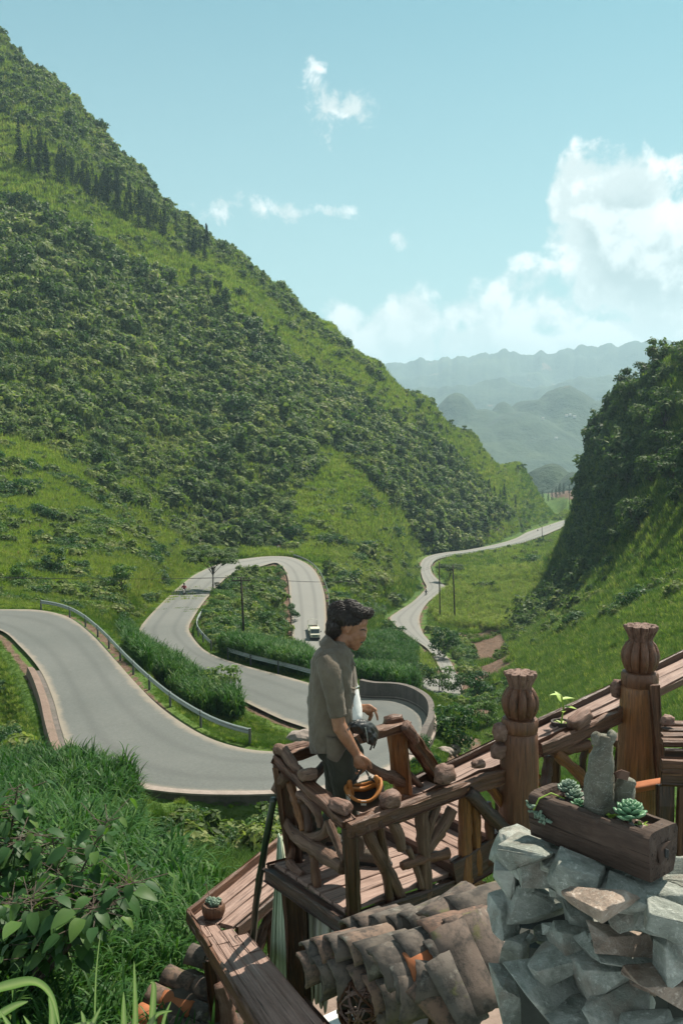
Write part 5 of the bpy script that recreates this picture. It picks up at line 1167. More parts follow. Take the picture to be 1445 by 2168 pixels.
# drift limb standing with the ledge post, dark ring pot etc. on the ledge: a small pot with a sprout
M_POTDK = plain('dark_clay', (.035, .028, .024), .7, nz=.3); M_SPROUT = plain('young_leaf', (.22, .32, .045), .5)
pc = U(1186, 1560, 8.45); pt = empty('potted_sprout', tuple(pc), label='small dark pot with a yellow-green sprout on the sloping ledge', cat='pot plant')
lathe('pot', tuple(pc), [(.06, -.02, 0), (.075, .05, 0), (.085, .12, 0), (.088, .14, 0), (.07, .14, 0), (.065, .10, 0), (.01, .10, 0)], M_POTDK, pt, seg=24)
def leaf_mesh(name, L, W, fold=.25, curl=.25, seg=6, heart=.0):
    V = []
    for i in range(seg + 1):
        t = i / seg; w = W * (math.sin(math.pi * min(1, t ** .75)) ** .8) * (1 - .25 * t) + 1e-4; y = L * t; z = -curl * L * t * t
        back = -heart * L if i == 1 else 0
        V += [(-w, y + back, z + fold * w), (-w * .5, y + back * .4, z + fold * w * .35), (0, y, z), (w * .5, y + back * .4, z + fold * w * .35), (w, y + back, z + fold * w)]
    g = np.arange(len(V)).reshape(seg + 1, 5); Q = np.stack([g[:-1, :-1], g[:-1, 1:], g[1:, 1:], g[1:, :-1]], -1).reshape(-1, 4)
    return mesh_np(name, V, Q, smooth=True, attr={'tint': np.random.default_rng(len(name)).random(len(V)) * .3 + .35})
SPL = leaf_mesh('leaf', .13, .035)
MB().tube([pc + Vector((0, 0, .1)), pc + Vector((.02, 0, .25)), pc + Vector((.0, 0, .36))], .008, 5).build('stem', M_SPROUT, pt)
for i, (a, t, dz) in enumerate([(1.9, -.4, .36), (-1.2, -.2, .33), (.5, -.9, .30), (3.0, -.5, .22), (-2.2, -.3, .26)]): link('leaf', SPL, M_SPROUT, pt, loc=(.01, 0, dz), rot=(-t, 0, a))
for i in range(9): link('leaf', SPL, M_BROAD, pt, loc=(R.uniform(-.04, .04), R.uniform(-.04, .04), .11), rot=(R.uniform(.2, .9), 0, R.uniform(0, 6))).scale = (.5,) * 3
# ------------------------------------------------------------------ lower terrace counter, dark pole, canvas
LZ = -3.55
lc = empty('corner_counter', tuple(G(430, 1960, LZ)), label='angled timber counter with raised rims around the lower terrace', cat='counter')
O0, O1, O2 = G(590, 1790, LZ), G(399, 1944, LZ), G(560, 2210, LZ); I0, I1, I1b, I2 = G(600, 1872, LZ), G(500, 1955, LZ), G(526, 1983, LZ), G(722, 2210, LZ)
OX = O0 + (O0 - O1) * .5; IX = I0 + (I0 - I1) * .9
for j in range(3):
    t = (j + .5) / 3; a = O1.lerp(I1, t); b = OX.lerp(IX, t); wj = (O0 - I0).length / 3 * .72
    board('plank', a.lerp(b, -.02) - Vector((0, 0, .02)), b - Vector((0, 0, .02)), .112, .04, M_DECK, lc, rough=.0012)
for j in range(4):
    t = (j + .5) / 4; a = O1.lerp(I1b, t); b = O2.lerp(I2, t); m_ = a.lerp(b, .16 + .02 * (j % 2))
    board('plank', a - Vector((0, 0, .018)), m_ - Vector((0, 0, .018)), .104, .04, M_DECK, lc, rough=.0012); board('plank', m_.lerp(b, .004) - Vector((0, 0, .018)), b - Vector((0, 0, .018)), .104, .04, M_DECK, lc, rough=.0012)
up = Vector((0, 0, .02))
board('rim', O1 + up, OX + up, .03, .09, M_RAIL, lc, seg=7); board('rim', O1 + up, O1.lerp(O2, .33) + up, .03, .09, M_RAIL, lc, seg=6); board('rim', O1.lerp(O2, .34) + up * .4, O2 + up * .4, .03, .10, M_RAIL, lc, seg=6)
board('apron', I1b - Vector((0, 0, .07)), I2 - Vector((0, 0, .07)), .03, .09, M_POST, lc); board('apron', I1 - Vector((0, 0, .07)), IX - Vector((0, 0, .07)), .03, .09, M_POST, lc)
board('leg', U(447, 2028, 6.75), U(474, 2230, 6.75), .11, .12, M_POST, lc, up=(0, 1, 0)); board('leg', U(516, 1962, 7.15), U(530, 2110, 7.15), .09, .09, M_POST, lc, up=(0, 1, 0))
board('leg', U(575, 1890, 7.7), U(580, 2050, 7.7), .09, .09, M_POST, lc, up=(0, 1, 0)); board('brace', U(545, 2010, 7.3), U(575, 1920, 7.6), .07, .06, M_RAIL, lc)
branch('limb', [U(465, 2085, 6.6), U(480, 2130, 6.6), U(487, 2190, 6.6)], [.05, .06, .07], M_KNOT, lc)
board('inner_bar', U(632, 2125, 6.1), U(730, 2230, 5.8), .09, .09, M_POST, lc)
gp = branch('bent_pole', [U(579, 1690, 6.32), U(563, 1780, 6.36), U(549, 1865, 6.5), U(540, 1930, 6.6), U(534, 2012, 6.72)], [.026] * 5, plain('dark_green_pole', (.012, .022, .014), .3, 0, .5), None, 12, .0)
for o in [gp]: tag(o, 'bent dark green pole rising from the counter to the corner post', 'pole')
def cloth(name, rows, mat, label, folds=3, amp=.02):
    V = []; n_ = 24; nr = len(rows)
    for (a, b) in rows:
        a = Vector(a); b = Vector(b); d = (b - a)
        for i in range(n_ + 1): t = i / n_; V.append(tuple(a + d * t + Vector((0, amp * math.sin(t * math.pi * folds * 2) + .4 * amp * math.sin(t * 31), 0))))
    g = np.arange(len(V)).reshape(nr, n_ + 1); Q = np.stack([g[:-1, :-1], g[:-1, 1:], g[1:, 1:], g[1:, :-1]], -1).reshape(-1, 4)
    o = link(name, mesh_np(name, V, Q, smooth=True), mat); md = o.modifiers.new('s', 'SOLIDIFY'); md.thickness = .004; return tag(o, label, 'cloth')
M_CANVAS = plain('pale_green_canvas', (.40, .48, .36), .9, 0, .1, .1, 6); M_CLOTH = plain('grey_white_cloth', (.46, .45, .39), .9, 0, .1, .15, 8)
cloth('canvas_sheet', [(U(588, 1768, 6.62), U(596, 1768, 6.6)), (U(582, 1850, 6.62), U(607, 1850, 6.58)), (U(575, 1960, 6.62), U(612, 1960, 6.56)), (U(570, 2040, 6.62), U(618, 2120, 6.54))], M_CANVAS, 'pale green canvas hanging beside the corner support post', 1, .03)
cloth('folded_cloth', [(U(640, 1880, 6.55), U(722, 1948, 6.3)), (U(648, 1990, 6.5), U(706, 2010, 6.25)), (U(655, 2110, 6.45), U(690, 2140, 6.2))], M_CLOTH, 'folded off-white cloth hanging under the landing', 4, .035)
# terrace floor and things on it
fl = MB(); fx0, fy0, fx1, fy1 = -.62, 3.4, 2.6, 8.3
gxx, gyy = np.meshgrid(np.linspace(fx0, fx1, 30), np.linspace(fy0, fy1, 40)); fzz = -4.42 + .03 * fbm(gxx * 2, gyy * 2, 3)
gi = np.arange(gxx.size).reshape(gxx.shape); fl.add(np.stack([gxx, gyy, fzz], -1).reshape(-1, 3), np.stack([gi[:-1, :-1], gi[:-1, 1:], gi[1:, 1:], gi[1:, :-1]], -1).reshape(-1, 4))
m, k, b, o = new_mat('sandy_floor'); p = pos(k); f = k.noise(p, 14, 6, .75); f2 = k.noise(p, 2, 4, .6)
k.put(b.inputs['Base Color'], k.mix(.5, k.ramp(f, [(.3, (.12, .085, .066)), (.7, (.30, .225, .19))]), k.ramp(f2, [(.3, (.17, .125, .10)), (.7, (.27, .205, .17))]))); b.inputs['Roughness'].default_value = .95; k.put(b.inputs['Normal'], bump(k, f, .6, .02))
fl.build('terrace_floor', m, None, True, kind='structure')
pp = G(712, 2162, -4.36); o = MB().box(pp, (.26, .2, .012), Euler((.05, -.06, .6)).to_matrix()).build('paper_sheet', M_WHITE); tag(o, 'white card lying on the sandy floor at the bottom edge', 'card')
tb = empty('twig_ball', tuple(U(772, 2130, 4.75)), label='dark ball of woven twigs under the tiled roof', cat='ornament')
rs = np.random.default_rng(5); tw = MB()
for i in range(34):
    n_ = rs.normal(size=3); n_ /= np.linalg.norm(n_); a = np.cross(n_, (0, .3, 1)); a /= np.linalg.norm(a); b_ = np.cross(n_, a); o_ = n_ * rs.uniform(-.06, .06)
    tw.tube([np.array(tb.location) + o_ + .13 * (math.cos(t) * a + math.sin(t) * b_) for t in np.linspace(0, 5.6, 22)], .0055, 4)
tw.build('twig_weave', M_POST, tb)
# ------------------------------------------------------------------ clay tiles
def tile_mat():
    m, k, b, o = new_mat('old_clay_tile'); oi = k.add('ShaderNodeObjectInfo'); tcn = k.add('ShaderNodeTexCoord')
    p = k.vm('ADD', tcn.outputs['Object'], k.vm('SCALE', (9.1, 5.3, 3.7), scale=oi.outputs['Random'])); f = k.noise(p, 16, 6, .72); g = k.noise(p, 60, 4, .7)
    base = k.ramp(oi.outputs['Random'], [(0, (.085, .075, .064)), (.35, (.135, .108, .09)), (.6, (.10, .09, .08)), (.82, (.175, .108, .08)), (1, (.15, .135, .112))])
    c = k.mix(k.rng(f, .42, .62, 0, .85, True), base, (.042, .038, .035, 1)); c = k.mix(k.rng(k.noise(p, 9, 5, .7), .58, .72, 0, .75, True), c, (.25, .235, .20, 1))
    c = k.mix(k.rng(k.noise(p, 7, 5, .75), .60, .70, 0, .6, True), c, (.10, .105, .035, 1)); k.put(b.inputs['Base Color'], c); b.inputs['Roughness'].default_value = .9; b.inputs['Specular IOR Level'].default_value = .2
    k.put(b.inputs['Normal'], bump(k, k.m('ADD', f, k.m('MULTIPLY', g, .5)), .7, .006)); return m
M_TILE = tile_mat(); M_TILEO = plain('orange_clay_tile', (.30, .11, .05), .85, 0, .2, .35, 14)
def tile_mesh(seed, L=.24, r0=.098, r1=.082, arc=2.35, th=.016):
    rs = np.random.default_rng(seed); na, nl = 11, 5; V = []
    for s in (0, 1):
        for i in range(nl):
            t = i / (nl - 1); r_ = r0 + (r1 - r0) * t - s * th
            for j in range(na):
                a = -arc / 2 + arc * j / (na - 1); e = rs.normal(0, .0006); x = (t - .5) * L + (rs.normal(0, .0018) if i in (0, nl - 1) else 0)
                V.append((x, math.sin(a) * (r_ + e), math.cos(a) * (r_ + e) - r0 * .75))
    g = np.arange(len(V)).reshape(2, nl, na); q = lambda A: np.stack([A[:-1, :-1], A[:-1, 1:], A[1:, 1:], A[1:, :-1]], -1).reshape(-1, 4)
    Q = [q(g[0]), q(g[1])[:, ::-1]]
    for A, B in ((g[0, 0], g[1, 0]), (g[1, -1], g[0, -1]), (g[1, :, 0], g[0, :, 0]), (g[0, :, -1], g[1, :, -1])): Q.append(np.stack([A[:-1], B[:-1], B[1:], A[1:]], -1))
    me = mesh_np('tile', V, np.vstack(Q), smooth=True); return me
TILES = [tile_mesh(i) for i in range(6)]
TILES_S = [tile_mesh(10 + i, .24, .098, .084, 1.75) for i in range(3)]
def tile(parent, p, yaw, pitch=0., roll=0., s=1., mat=None, shallow=False):
    me = R.choice(TILES_S if shallow else TILES)
    if not me.materials: me.materials.append(M_TILE)
    o = bpy.data.objects.new('tile', me); COL.objects.link(o); o.parent = parent; o.location = Vector(p) - parent.location; o.rotation_euler = Euler((roll, pitch, yaw)); o.scale = (s * R.uniform(.94, 1.06),) * 3
    if mat is not None: o.material_slots[0].link = 'OBJECT'; o.material_slots[0].material = mat
    return o
def Z3(zx, zy, d): return U(640 + zx / 3.284, 1700 + zy / 3.284, d)
rf = empty('tiled_coping', tuple(Z3(750, 1350, 4.7)), label='little roof of overlapping curved old clay tiles in front of the landing', cat='roof')
# (zx, zy, distance, yaw, pitch, roll, scale): yaw 0 lies along the ridge, -90 faces the viewer
TL = [(150,975,4.96,.45,-.10,.30,.95),(245,945,4.93,.45,-.10,.28,1.0),(350,935,4.89,.45,-.10,.25,1.02),(470,935,4.85,.45,-.10,.28,1.15),(590,1010,4.74,.42,-.08,.55,1.2),
      (430,795,5.2,.5,-.12,.1,1.0),(530,780,5.17,.5,-.12,.1,1.05),(640,775,5.13,.5,-.12,.12,1.05),(760,770,5.08,.5,-.12,.12,1.1),(850,740,5.05,.5,-.14,.15,1.1),
      (150,1110,4.90,.45,-.08,1.0,1.05),(270,1130,4.86,.45,-.08,1.0,1.05),(390,1165,4.82,.45,-.08,1.0,1.1),(520,1215,4.77,.45,-.08,1.0,1.15),(640,1270,4.71,.45,-.08,1.0,1.15),(740,1330,4.65,.4,-.06,1.0,1.15),
      (270,1225,4.90,.45,-.1,1.25,1.05),(400,1290,4.85,.45,-.1,1.25,1.1),(540,1360,4.79,.45,-.1,1.25,1.15),(690,1420,4.70,.45,-.1,1.25,1.2),
      (770,1045,4.60,.42,-.14,.52,1.55),(930,955,4.66,.42,-.14,.48,1.5),(1090,850,4.72,.45,-.14,.42,1.5),(1030,690,4.90,.75,-.30,.05,1.3),(1250,650,4.92,.4,-.14,.25,1.45),
      (830,1190,4.52,.4,-.1,.9,1.25),(960,1125,4.55,.4,-.12,.85,1.3),(1090,1010,4.60,.45,-.12,.80,1.3),(1230,860,4.7,.45,-.12,.75,1.4),
      (1010,1250,4.44,.1,.15,.95,1.3),(900,1340,4.46,.3,.05,1.1,1.3),(1180,1130,4.48,-.95,.75,.1,1.75),(1310,1010,4.56,-.85,.7,.0,1.5),(1090,1290,4.40,-.8,.8,.2,1.4),(1000,1400,4.40,-.5,.7,.5,1.4)]
for t in TL: tile(rf, Z3(t[0], t[1], t[2]), t[3] + R.uniform(-.06, .06), t[4] + R.uniform(-.05, .05), t[5] + R.uniform(-.08, .08), t[6] * 1.0, M_TILEO if t[:2] == (960, 1125) else None, t[6] > 1.2)
# mortar bed and prop under the tiles
M_MORT = plain('rough_mortar', (.07, .058, .048), .95, 0, .1, .4, 14)
for (a, b, c, d) in [((180,1100,5.0),(620,1160,4.85),.07,.10), ((500,900,5.1),(1250,800,4.9),.08,.09), ((800,1150,4.75),(1250,1050,4.65),.10,.12)]: branch('bed', [Z3(*a), (Z3(*a) + Z3(*b)) / 2, Z3(*b)], [c, d, c], M_MORT, rf, 10)
board('prop', Z3(560, 1250, 4.95), Z3(540, 1800, 4.95), .09, .09, M_POST, rf, up=(0, 1, 0)); board('prop', Z3(980, 1250, 4.7), Z3(960, 1800, 4.7), .12, .12, M_POST, rf, up=(0, 1, 0)); board('peg', Z3(1365, 1180, 4.2), Z3(1372, 1330, 4.2), .018, .018, M_CARVE, rf, up=(0, 1, 0))
# second tiled roof, lower left
r2 = empty('tiled_lean_to', tuple(U(380, 2120, 7.)), label='tiled roof of grey and orange curved tiles below the counter corner', cat='roof')
for row, (x0, y0, n_) in enumerate([(432, 2020, 3), (380, 2068, 4), (345, 2108, 5), (318, 2150, 6), (300, 2190, 7)]):
    for j in range(n_):
        d = 7.15 - .14 * row; tile(r2, U(x0 + j * 34 + R.uniform(-3, 3), y0 + j * 11 + R.uniform(-2, 2), d - .03 * j), -.35 + R.uniform(-.08, .08), .12, .3 + R.uniform(-.1, .1), 1.05, M_TILEO if (row, j) in ((2, 1), (3, 0), (1, 3)) else None)
branch('bed', [U(420, 2080, 7.15), U(380, 2150, 6.9), U(330, 2200, 6.8)], [.16, .2, .2], M_MORT, r2, 10)
ot = empty('loose_tile', tuple(U(1368, 1655, 6.7)), label='loose orange roof tile lying beneath the upper railing', cat='tile')
tile(ot, U(1368, 1660, 6.7), .2, -.15, -.5, 1.5, M_TILEO, True)
# ------------------------------------------------------------------ dry stone wall
def stone_mat(name, lo, mid, hi, rust):
    m, k, b, o = new_mat(name); oi = k.add('ShaderNodeObjectInfo'); p = k.vm('ADD', pos(k), k.vm('SCALE', (3.1, 1.7, 5.9), scale=oi.outputs['Random']))
    f = k.noise(p, 7, 7, .68, .5); g = k.noise(p, 38, 6, .75); v = k.noise(k.vm('MULTIPLY', p, (1, 1, 2.2)), 11, 5, .6, 1.6)
    c = k.ramp(f, [(.28, lo), (.5, mid), (.72, hi)]); c = k.mix(k.rng(g, .55, .72, 0, .55, True), c, tuple(min(1, x * 1.7) for x in hi[:3]) + (1,))
    c = k.mix(k.rng(k.m('ABSOLUTE', k.m('SUBTRACT', v, .5)), .010, .0, 0, .4, True), c, (.46, .48, .44, 1))
    c = k.mix(k.rng(k.noise(p, 4.2, 5, .7), .50, .66, 0, rust, True), c, (.17, .095, .06, 1)); c = k.mix(k.rng(g, .40, .28, 0, .6, True), c, tuple(x * .35 for x in lo[:3]) + (1,))
    k.put(b.inputs['Base Color'], c); b.inputs['Roughness'].default_value = .85; b.inputs['Specular IOR Level'].default_value = .3; k.put(b.inputs['Normal'], bump(k, k.m('ADD', f, k.m('MULTIPLY', g, .55)), .9, .02)); return m
M_ST = stone_mat('grey_green_limestone', c3(.09,.102,.085), c3(.22,.236,.208), c3(.40,.41,.375), .3); M_STB = stone_mat('rusty_limestone', c3(.13,.10,.08), c3(.28,.215,.17), c3(.42,.36,.31), .75)
def rock_mesh(name, seed, n_=12, jag=.16):
    """a broken block: hull of scattered points, then roughened"""
    rs = np.random.default_rng(seed); P = rs.normal(size=(n_, 3)); P = np.sign(P) * np.abs(P) ** .35; P /= np.abs(P).max(0); P *= rs.uniform(.8, 1, (n_, 1)); bm = bmesh.new()
    vs_ = [bm.verts.new(p) for p in P]; r_ = bmesh.ops.convex_hull(bm, input=vs_); bmesh.ops.delete(bm, geom=list({v for v in r_['geom_interior'] + r_['geom_unused'] if isinstance(v, bmesh.types.BMVert)}), context='VERTS')
    bmesh.ops.bevel(bm, geom=bm.edges[:], offset=.025, segments=1, affect='EDGES', profile=.5); bmesh.ops.triangulate(bm, faces=bm.faces[:]); bmesh.ops.subdivide_edges(bm, edges=[e for e in bm.edges if e.calc_length() > .25], cuts=2, use_grid_fill=True); bmesh.ops.triangulate(bm, faces=bm.faces[:])
    co = np.array([v.co for v in bm.verts]); d = .05 * fbm(co[:, 0] * 3 + seed, co[:, 1] * 3 + co[:, 2] * 2.3, 4) + .045 * fbm(co[:, 2] * 9 + seed, co[:, 0] * 7 - co[:, 1] * 5, 3); co = co * (1 + d[:, None] * 1.4)
    for v, q in zip(bm.verts, co): v.co = q
    return mesh_bm(name, bm)
def Z4(zx, zy, d): return U(1030 + zx / 3.482, 1700 + zy / 3.482, d)
sw = empty('stone_wall', tuple(Z4(760, 1300, 3.4)), label='dry-laid grey-green stone wall beneath the log planter', cat='wall')
SL = [(300,560,215,120,3.36,0),(130,560,90,120,3.3,0),(590,680,120,75,3.2,0),(715,860,170,140,3.16,0),(1040,760,170,90,3.16,0),(985,980,250,105,3.0,1),(1345,800,215,140,3.06,0),(1375,1120,150,180,2.86,0),(370,760,270,150,3.28,0),(140,880,130,180,3.28,0),
      (650,985,190,130,3.1,0),(1000,1100,270,140,2.98,0),(560,1150,290,160,3.1,0),(210,1150,140,190,3.2,0),(880,1300,270,170,2.98,0),(1270,1390,250,140,2.85,1),(420,1440,280,230,3.05,0),(970,1530,280,170,2.9,0),(1360,1600,200,140,2.8,0),(130,1460,110,210,3.15,0),
      (700,1680,260,180,2.95,0),(1180,1760,260,170,2.8,0),(300,1800,300,170,3.0,0),(560,450,250,120,3.5,0),(900,480,240,120,3.4,0),(1200,480,200,130,3.35,0),(1430,500,140,120,3.25,0),(1500,900,150,170,2.95,0),(1560,1350,160,200,2.85,0),(1160,1010,150,90,3.05,0),(470,1010,130,90,3.25,0),(1120,1300,120,90,2.96,1)]
for i, (zx, zy, w_, h_, d, rust) in enumerate(SL):
    me = rock_mesh('stone', 40 + i); s = d / F / 3.482; o = link('stone', me, M_STB if rust else M_ST, sw, loc=tuple(Z4(zx, zy, d + .02) - sw.location), rot=(R.uniform(-.12, .12), R.uniform(-.18, .18), R.uniform(-.25, .25))); o.scale = (w_ * s * 1.2, .5 * (w_ + h_) * s * 1.25, h_ * s * 1.2)
for i, (qx, qy, w_, dpt, yaw, mt) in enumerate([(1122, 1802, .115, .10, -.7, 0), (1225, 1850, .10, .075, -.5, 0), (1262, 1905, .095, .09, -.9, 1), (1345, 1905, .12, .075, -.6, 0), (1420, 1960, .12, .08, -.4, 0), (1440, 1880, .10, .08, -.5, 0)]):
    o = link('stone', rock_mesh('stone', 240 + i, 16), M_STB if mt else M_ST, sw, loc=tuple(G(qx, qy, -1.385 - .015 * i) - sw.location), rot=(R.uniform(.0, .16), R.uniform(-.1, .1), yaw)); o.scale = (w_, dpt, .05)
CH = [rock_mesh('chip', 90 + i, 12) for i in range(4)]
for i, (zx, zy, r_, d) in enumerate([(705,505,50,3.24),(800,530,55,3.22),(860,585,45,3.18),(760,580,40,3.16),(690,560,35,3.18),(1262,845,60,2.98),(1395,975,60,2.9),(890,640,55,3.14),(500,660,45,3.16),(300,610,50,3.24),(1220,780,45,3.02),(790,1010,60,3.02),(440,930,50,3.16),(330,1010,45,3.2)]):
    o = link('chip', CH[i % 4], M_ST, sw, loc=tuple(Z4(zx, zy, d) - sw.location), rot=(R.uniform(0, 3), R.uniform(0, 3), R.uniform(0, 3))); s = r_ * d / F / 3.482; o.scale = (s, s, s)
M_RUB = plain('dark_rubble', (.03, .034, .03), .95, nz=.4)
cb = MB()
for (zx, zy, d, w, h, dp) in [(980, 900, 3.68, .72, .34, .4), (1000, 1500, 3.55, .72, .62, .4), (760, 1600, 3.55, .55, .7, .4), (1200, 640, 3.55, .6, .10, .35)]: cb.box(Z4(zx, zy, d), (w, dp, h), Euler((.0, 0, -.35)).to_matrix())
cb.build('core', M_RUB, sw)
for i in range(7):
    t = i / 6; q = G(1119, 1677, -1.215).lerp(G(1374, 1768, -1.215), t * 1.15 - .1) + Vector((.03, .08, -.245 + R.uniform(-.006, .006))); o = link('stone', rock_mesh('stone', 200 + i), M_ST, sw, loc=tuple(q - sw.location), rot=(R.uniform(-.05, .05), R.uniform(-.05, .05), R.uniform(-.4, .4))); o.scale = (.12, .13, .09)
# ------------------------------------------------------------------ log planter
PZ = -1.215; BZ = -1.365
tfl, tfr, tbr, tbl = G(1119, 1677, PZ), G(1374, 1768, PZ), G(1441, 1744, PZ), G(1158, 1655, PZ)
pl = empty('log_planter', tuple((tfl + tbr) / 2 - Vector((0, 0, .15))), label='hollowed dark log planter resting on top of the stone wall', cat='planter')
M_LOG = wood('old_planter_log', c3(.022,.014,.011), c3(.055,.036,.028), c3(.105,.074,.058), .8, .2, (4, 22, 22), .5, .8)
ax = (tfr - tfl).normalized(); sdv = ((tbr - tfr) - ax * (tbr - tfr).dot(ax)); wdt = sdv.length; sdv.normalize(); L_ = (tfr - tfl).length; H_ = PZ - BZ
prof = [(.012, -1.0), (.0, -.55), (-.004, -.08), (.006, 0), (.022, .004), (.026, -.16), (.5 * wdt, -.2), (wdt - .026, -.16), (wdt - .022, .004), (wdt - .006, 0), (wdt + .006, -.1), (wdt + .004, -.6), (wdt - .012, -1.0), (.5 * wdt, -1.02)]
ns = 34; V = []; gr = []
for i in range(ns):
    t = i / (ns - 1); x = t * L_; endcap = (i <= 2 or i >= ns - 4)
    for j, (y, z) in enumerate(prof):
        zz = z * H_
        if endcap and 5 <= j <= 7: zz = .002
        y2 = y + .004 * fbm([x * 22 + j], [z * 9.], 3)[0]; zz = zz + .005 * fbm([x * 16 + 7 * j], [y * 30.], 3)[0] - (.012 * max(0, fbm([x * 9.], [3.])[0]) if j in (3, 4, 8, 9) else 0)
        V.append(tuple(tfl + ax * (x + .006 * fbm([y * 40.], [z * 5.], 2)[0] * endcap) + sdv * y2 + Vector((0, 0, zz)))); gr.append((x, y2, zz))
np_ = len(prof); g = np.arange(len(V)).reshape(ns, np_); g2 = np.roll(g, -1, 1); Q = np.stack([g[:-1], g2[:-1], g2[1:], g[1:]], -1).reshape(-1, 4)
T = [(r_[0], r_[j], r_[j + 1]) for r_ in (g[0][::-1], g[-1]) for j in range(1, np_ - 1)]
me = mesh_np('log', V, Q, T, True); grain_attr(me, gr); o = link('log', me, M_LOG, pl); md = o.modifiers.new('es', 'EDGE_SPLIT'); md.split_angle = math.radians(50)
kc = tfr + sdv * wdt * .5 + ax * .004 - Vector((0, 0, H_ * .5)); lathe_pts = [kc + ax * .0 + sdv * .03 * math.cos(a) + Vector((0, 0, .032 * math.sin(a))) for a in np.linspace(0, 6.283, 15)]
kn = link('end_knot', rock_mesh('end_knot', 61, 18), M_LOG, pl, loc=tuple(kc - pl.location)); kn.scale = (.010, .040, .038); kn.rotation_euler = (0, 0, math.atan2(ax.y, ax.x)); kh = link('knot_hollow_shade', rock_mesh('knot_hollow_shade', 62, 18), M_BLACK, pl, loc=tuple(kc + ax * .006 - pl.location)); kh.scale = (.008, .014, .020); kh.rotation_euler = kn.rotation_euler  # solid black lump put in as the shade of a knot hollow
def inplanter(t, w, dz=0.): return tfl + ax * (L_ * t) + sdv * (wdt * w) + Vector((0, 0, -.018 + dz))
m, k, b, o = new_mat('planter_soil'); p = pos(k); f = k.noise(p, 60, 6, .75); k.put(b.inputs['Base Color'], k.ramp(f, [(.3, (.02, .013, .01)), (.6, (.075, .045, .03)), (.78, (.16, .09, .055))])); b.inputs['Roughness'].default_value = 1; k.put(b.inputs['Normal'], bump(k, f, 1, .01)); M_SOIL = m
gx, gy = np.meshgrid(np.linspace(.06, .93, 40), np.linspace(.14, .86, 14)); V = [tuple(inplanter(a, b_, .006 * fbm([a * 30], [b_ * 9], 3)[0])) for a, b_ in zip(gx.ravel(), gy.ravel())]; gi = np.arange(560).reshape(14, 40)
link('soil', mesh_np('soil', V, np.stack([gi[:-1, :-1], gi[:-1, 1:], gi[1:, 1:], gi[1:, :-1]], -1).reshape(-1, 4), smooth=True), M_SOIL, pl)
M_PEB = [plain('pale_pebble', (.30, .21, .17), .6, nz=.2), plain('brown_pebble', (.16, .07, .045), .6, nz=.2), plain('grey_pebble', (.14, .13, .12), .6, nz=.2)]
PEBM = [rock_mesh('pebble', 120 + i, 26) for i in range(3)]
for i, (t, w, s, mi) in enumerate([(.86,.35,.013,0),(.80,.3,.011,2),(.90,.55,.010,1),(.75,.22,.009,1),(.70,.3,.010,2),(.83,.5,.008,1),(.78,.62,.008,0),(.93,.3,.008,2),(.66,.22,.008,0),(.2,.35,.010,2),(.15,.6,.009,1),(.88,.2,.008,1),(.73,.45,.007,1),(.95,.65,.012,2),(.30,.75,.011,2)]):
    o = link('pebble', PEBM[i % 3].copy(), M_PEB[mi], loc=tuple(inplanter(t, w, s * .5)), rot=(R.random(), R.random(), R.random() * 6)); o.scale = (s * 1.3, s, s * .8)
    tag(o, ['pale rounded pebble beside the large rosette in the planter','grey pebble near the planter front rim','brown pebble behind the pale one in the planter','small brown pebble under the large rosette','grey pebble left of the large rosette','tiny brown pebble at the right end of the planter soil','tiny pale pebble behind the large rosette','grey pebble tucked in the right corner of the planter','tiny pale pebble by the foot of the snag','grey pebble among the left rosettes','brown pebble at the left end of the planter','small brown pebble by the front rim at right','tiny brown pebble right of the snag','grey chip against the right end of the planter','grey stone behind the left rosettes'][i], 'pebble')
# weathered snag standing in the planter
M_SNAG = stone_mat('grey_root_stone', c3(.06,.058,.045), c3(.12,.118,.092), c3(.18,.175,.14), .1)
sb = inplanter(.50, .5); sg = empty('weathered_snag', tuple(sb), label='tall grey weathered root standing upright in the planter', cat='driftwood')
def snag(name, pts, rad_, parent, mat, sides=20, amp=.42):
    P = catmull(pts, 8); r = np.interp(np.linspace(0, 1, len(P)), np.linspace(0, 1, len(rad_)), rad_); V, Q, T = tube_np(P, r, sides); cc = np.repeat(P, sides, 0); a = np.tile(np.arange(sides), len(P)) / sides * 6.283; st_ = np.repeat(np.arange(len(P)), sides)
    V = cc + (V - cc) * (1 + amp * fbm(np.cos(a) * 1.6 + st_ * .06 + 3, np.sin(a) * 1.6 + st_ * .11, 4) + .08 * fbm(np.cos(a) * 5, st_ * .5 + np.sin(a) * 5, 2))[:, None]; return link(name, mesh_np(name, V, Q, T, True), mat, parent)
hs = 3.15 / F
snag('trunk', [tuple(sb + Vector((0, 0, -.02))), tuple(sb + Vector((-.005, 0, 60 * hs))), tuple(sb + Vector((0, 0, 115 * hs))), tuple(sb + Vector((.006, 0, 150 * hs))), tuple(sb + Vector((.008, 0, 168 * hs)))], [33 * hs, 30 * hs, 25 * hs, 18 * hs, 14 * hs], sg, M_SNAG)
snag('fork', [tuple(sb + Vector((12 * hs, 0, 152 * hs))), tuple(sb + Vector((22 * hs, 0, 168 * hs))), tuple(sb + Vector((17 * hs, .01, 173 * hs)))], [12 * hs, 10 * hs, 7 * hs], sg, M_SNAG, 9); snag('fork', [tuple(sb + Vector((-8 * hs, 0, 150 * hs))), tuple(sb + Vector((-13 * hs, 0, 166 * hs))), tuple(sb + Vector((-17 * hs, 0, 172 * hs)))], [12 * hs, 11 * hs, 8 * hs], sg, M_SNAG, 9)
snag('side_stub', [tuple(sb + Vector((42 * hs, .01, -.02))), tuple(sb + Vector((50 * hs, .01, 35 * hs))), tuple(sb + Vector((58 * hs, .01, 72 * hs)))], [26 * hs, 24 * hs, 17 * hs], sg, M_SNAG, 12)
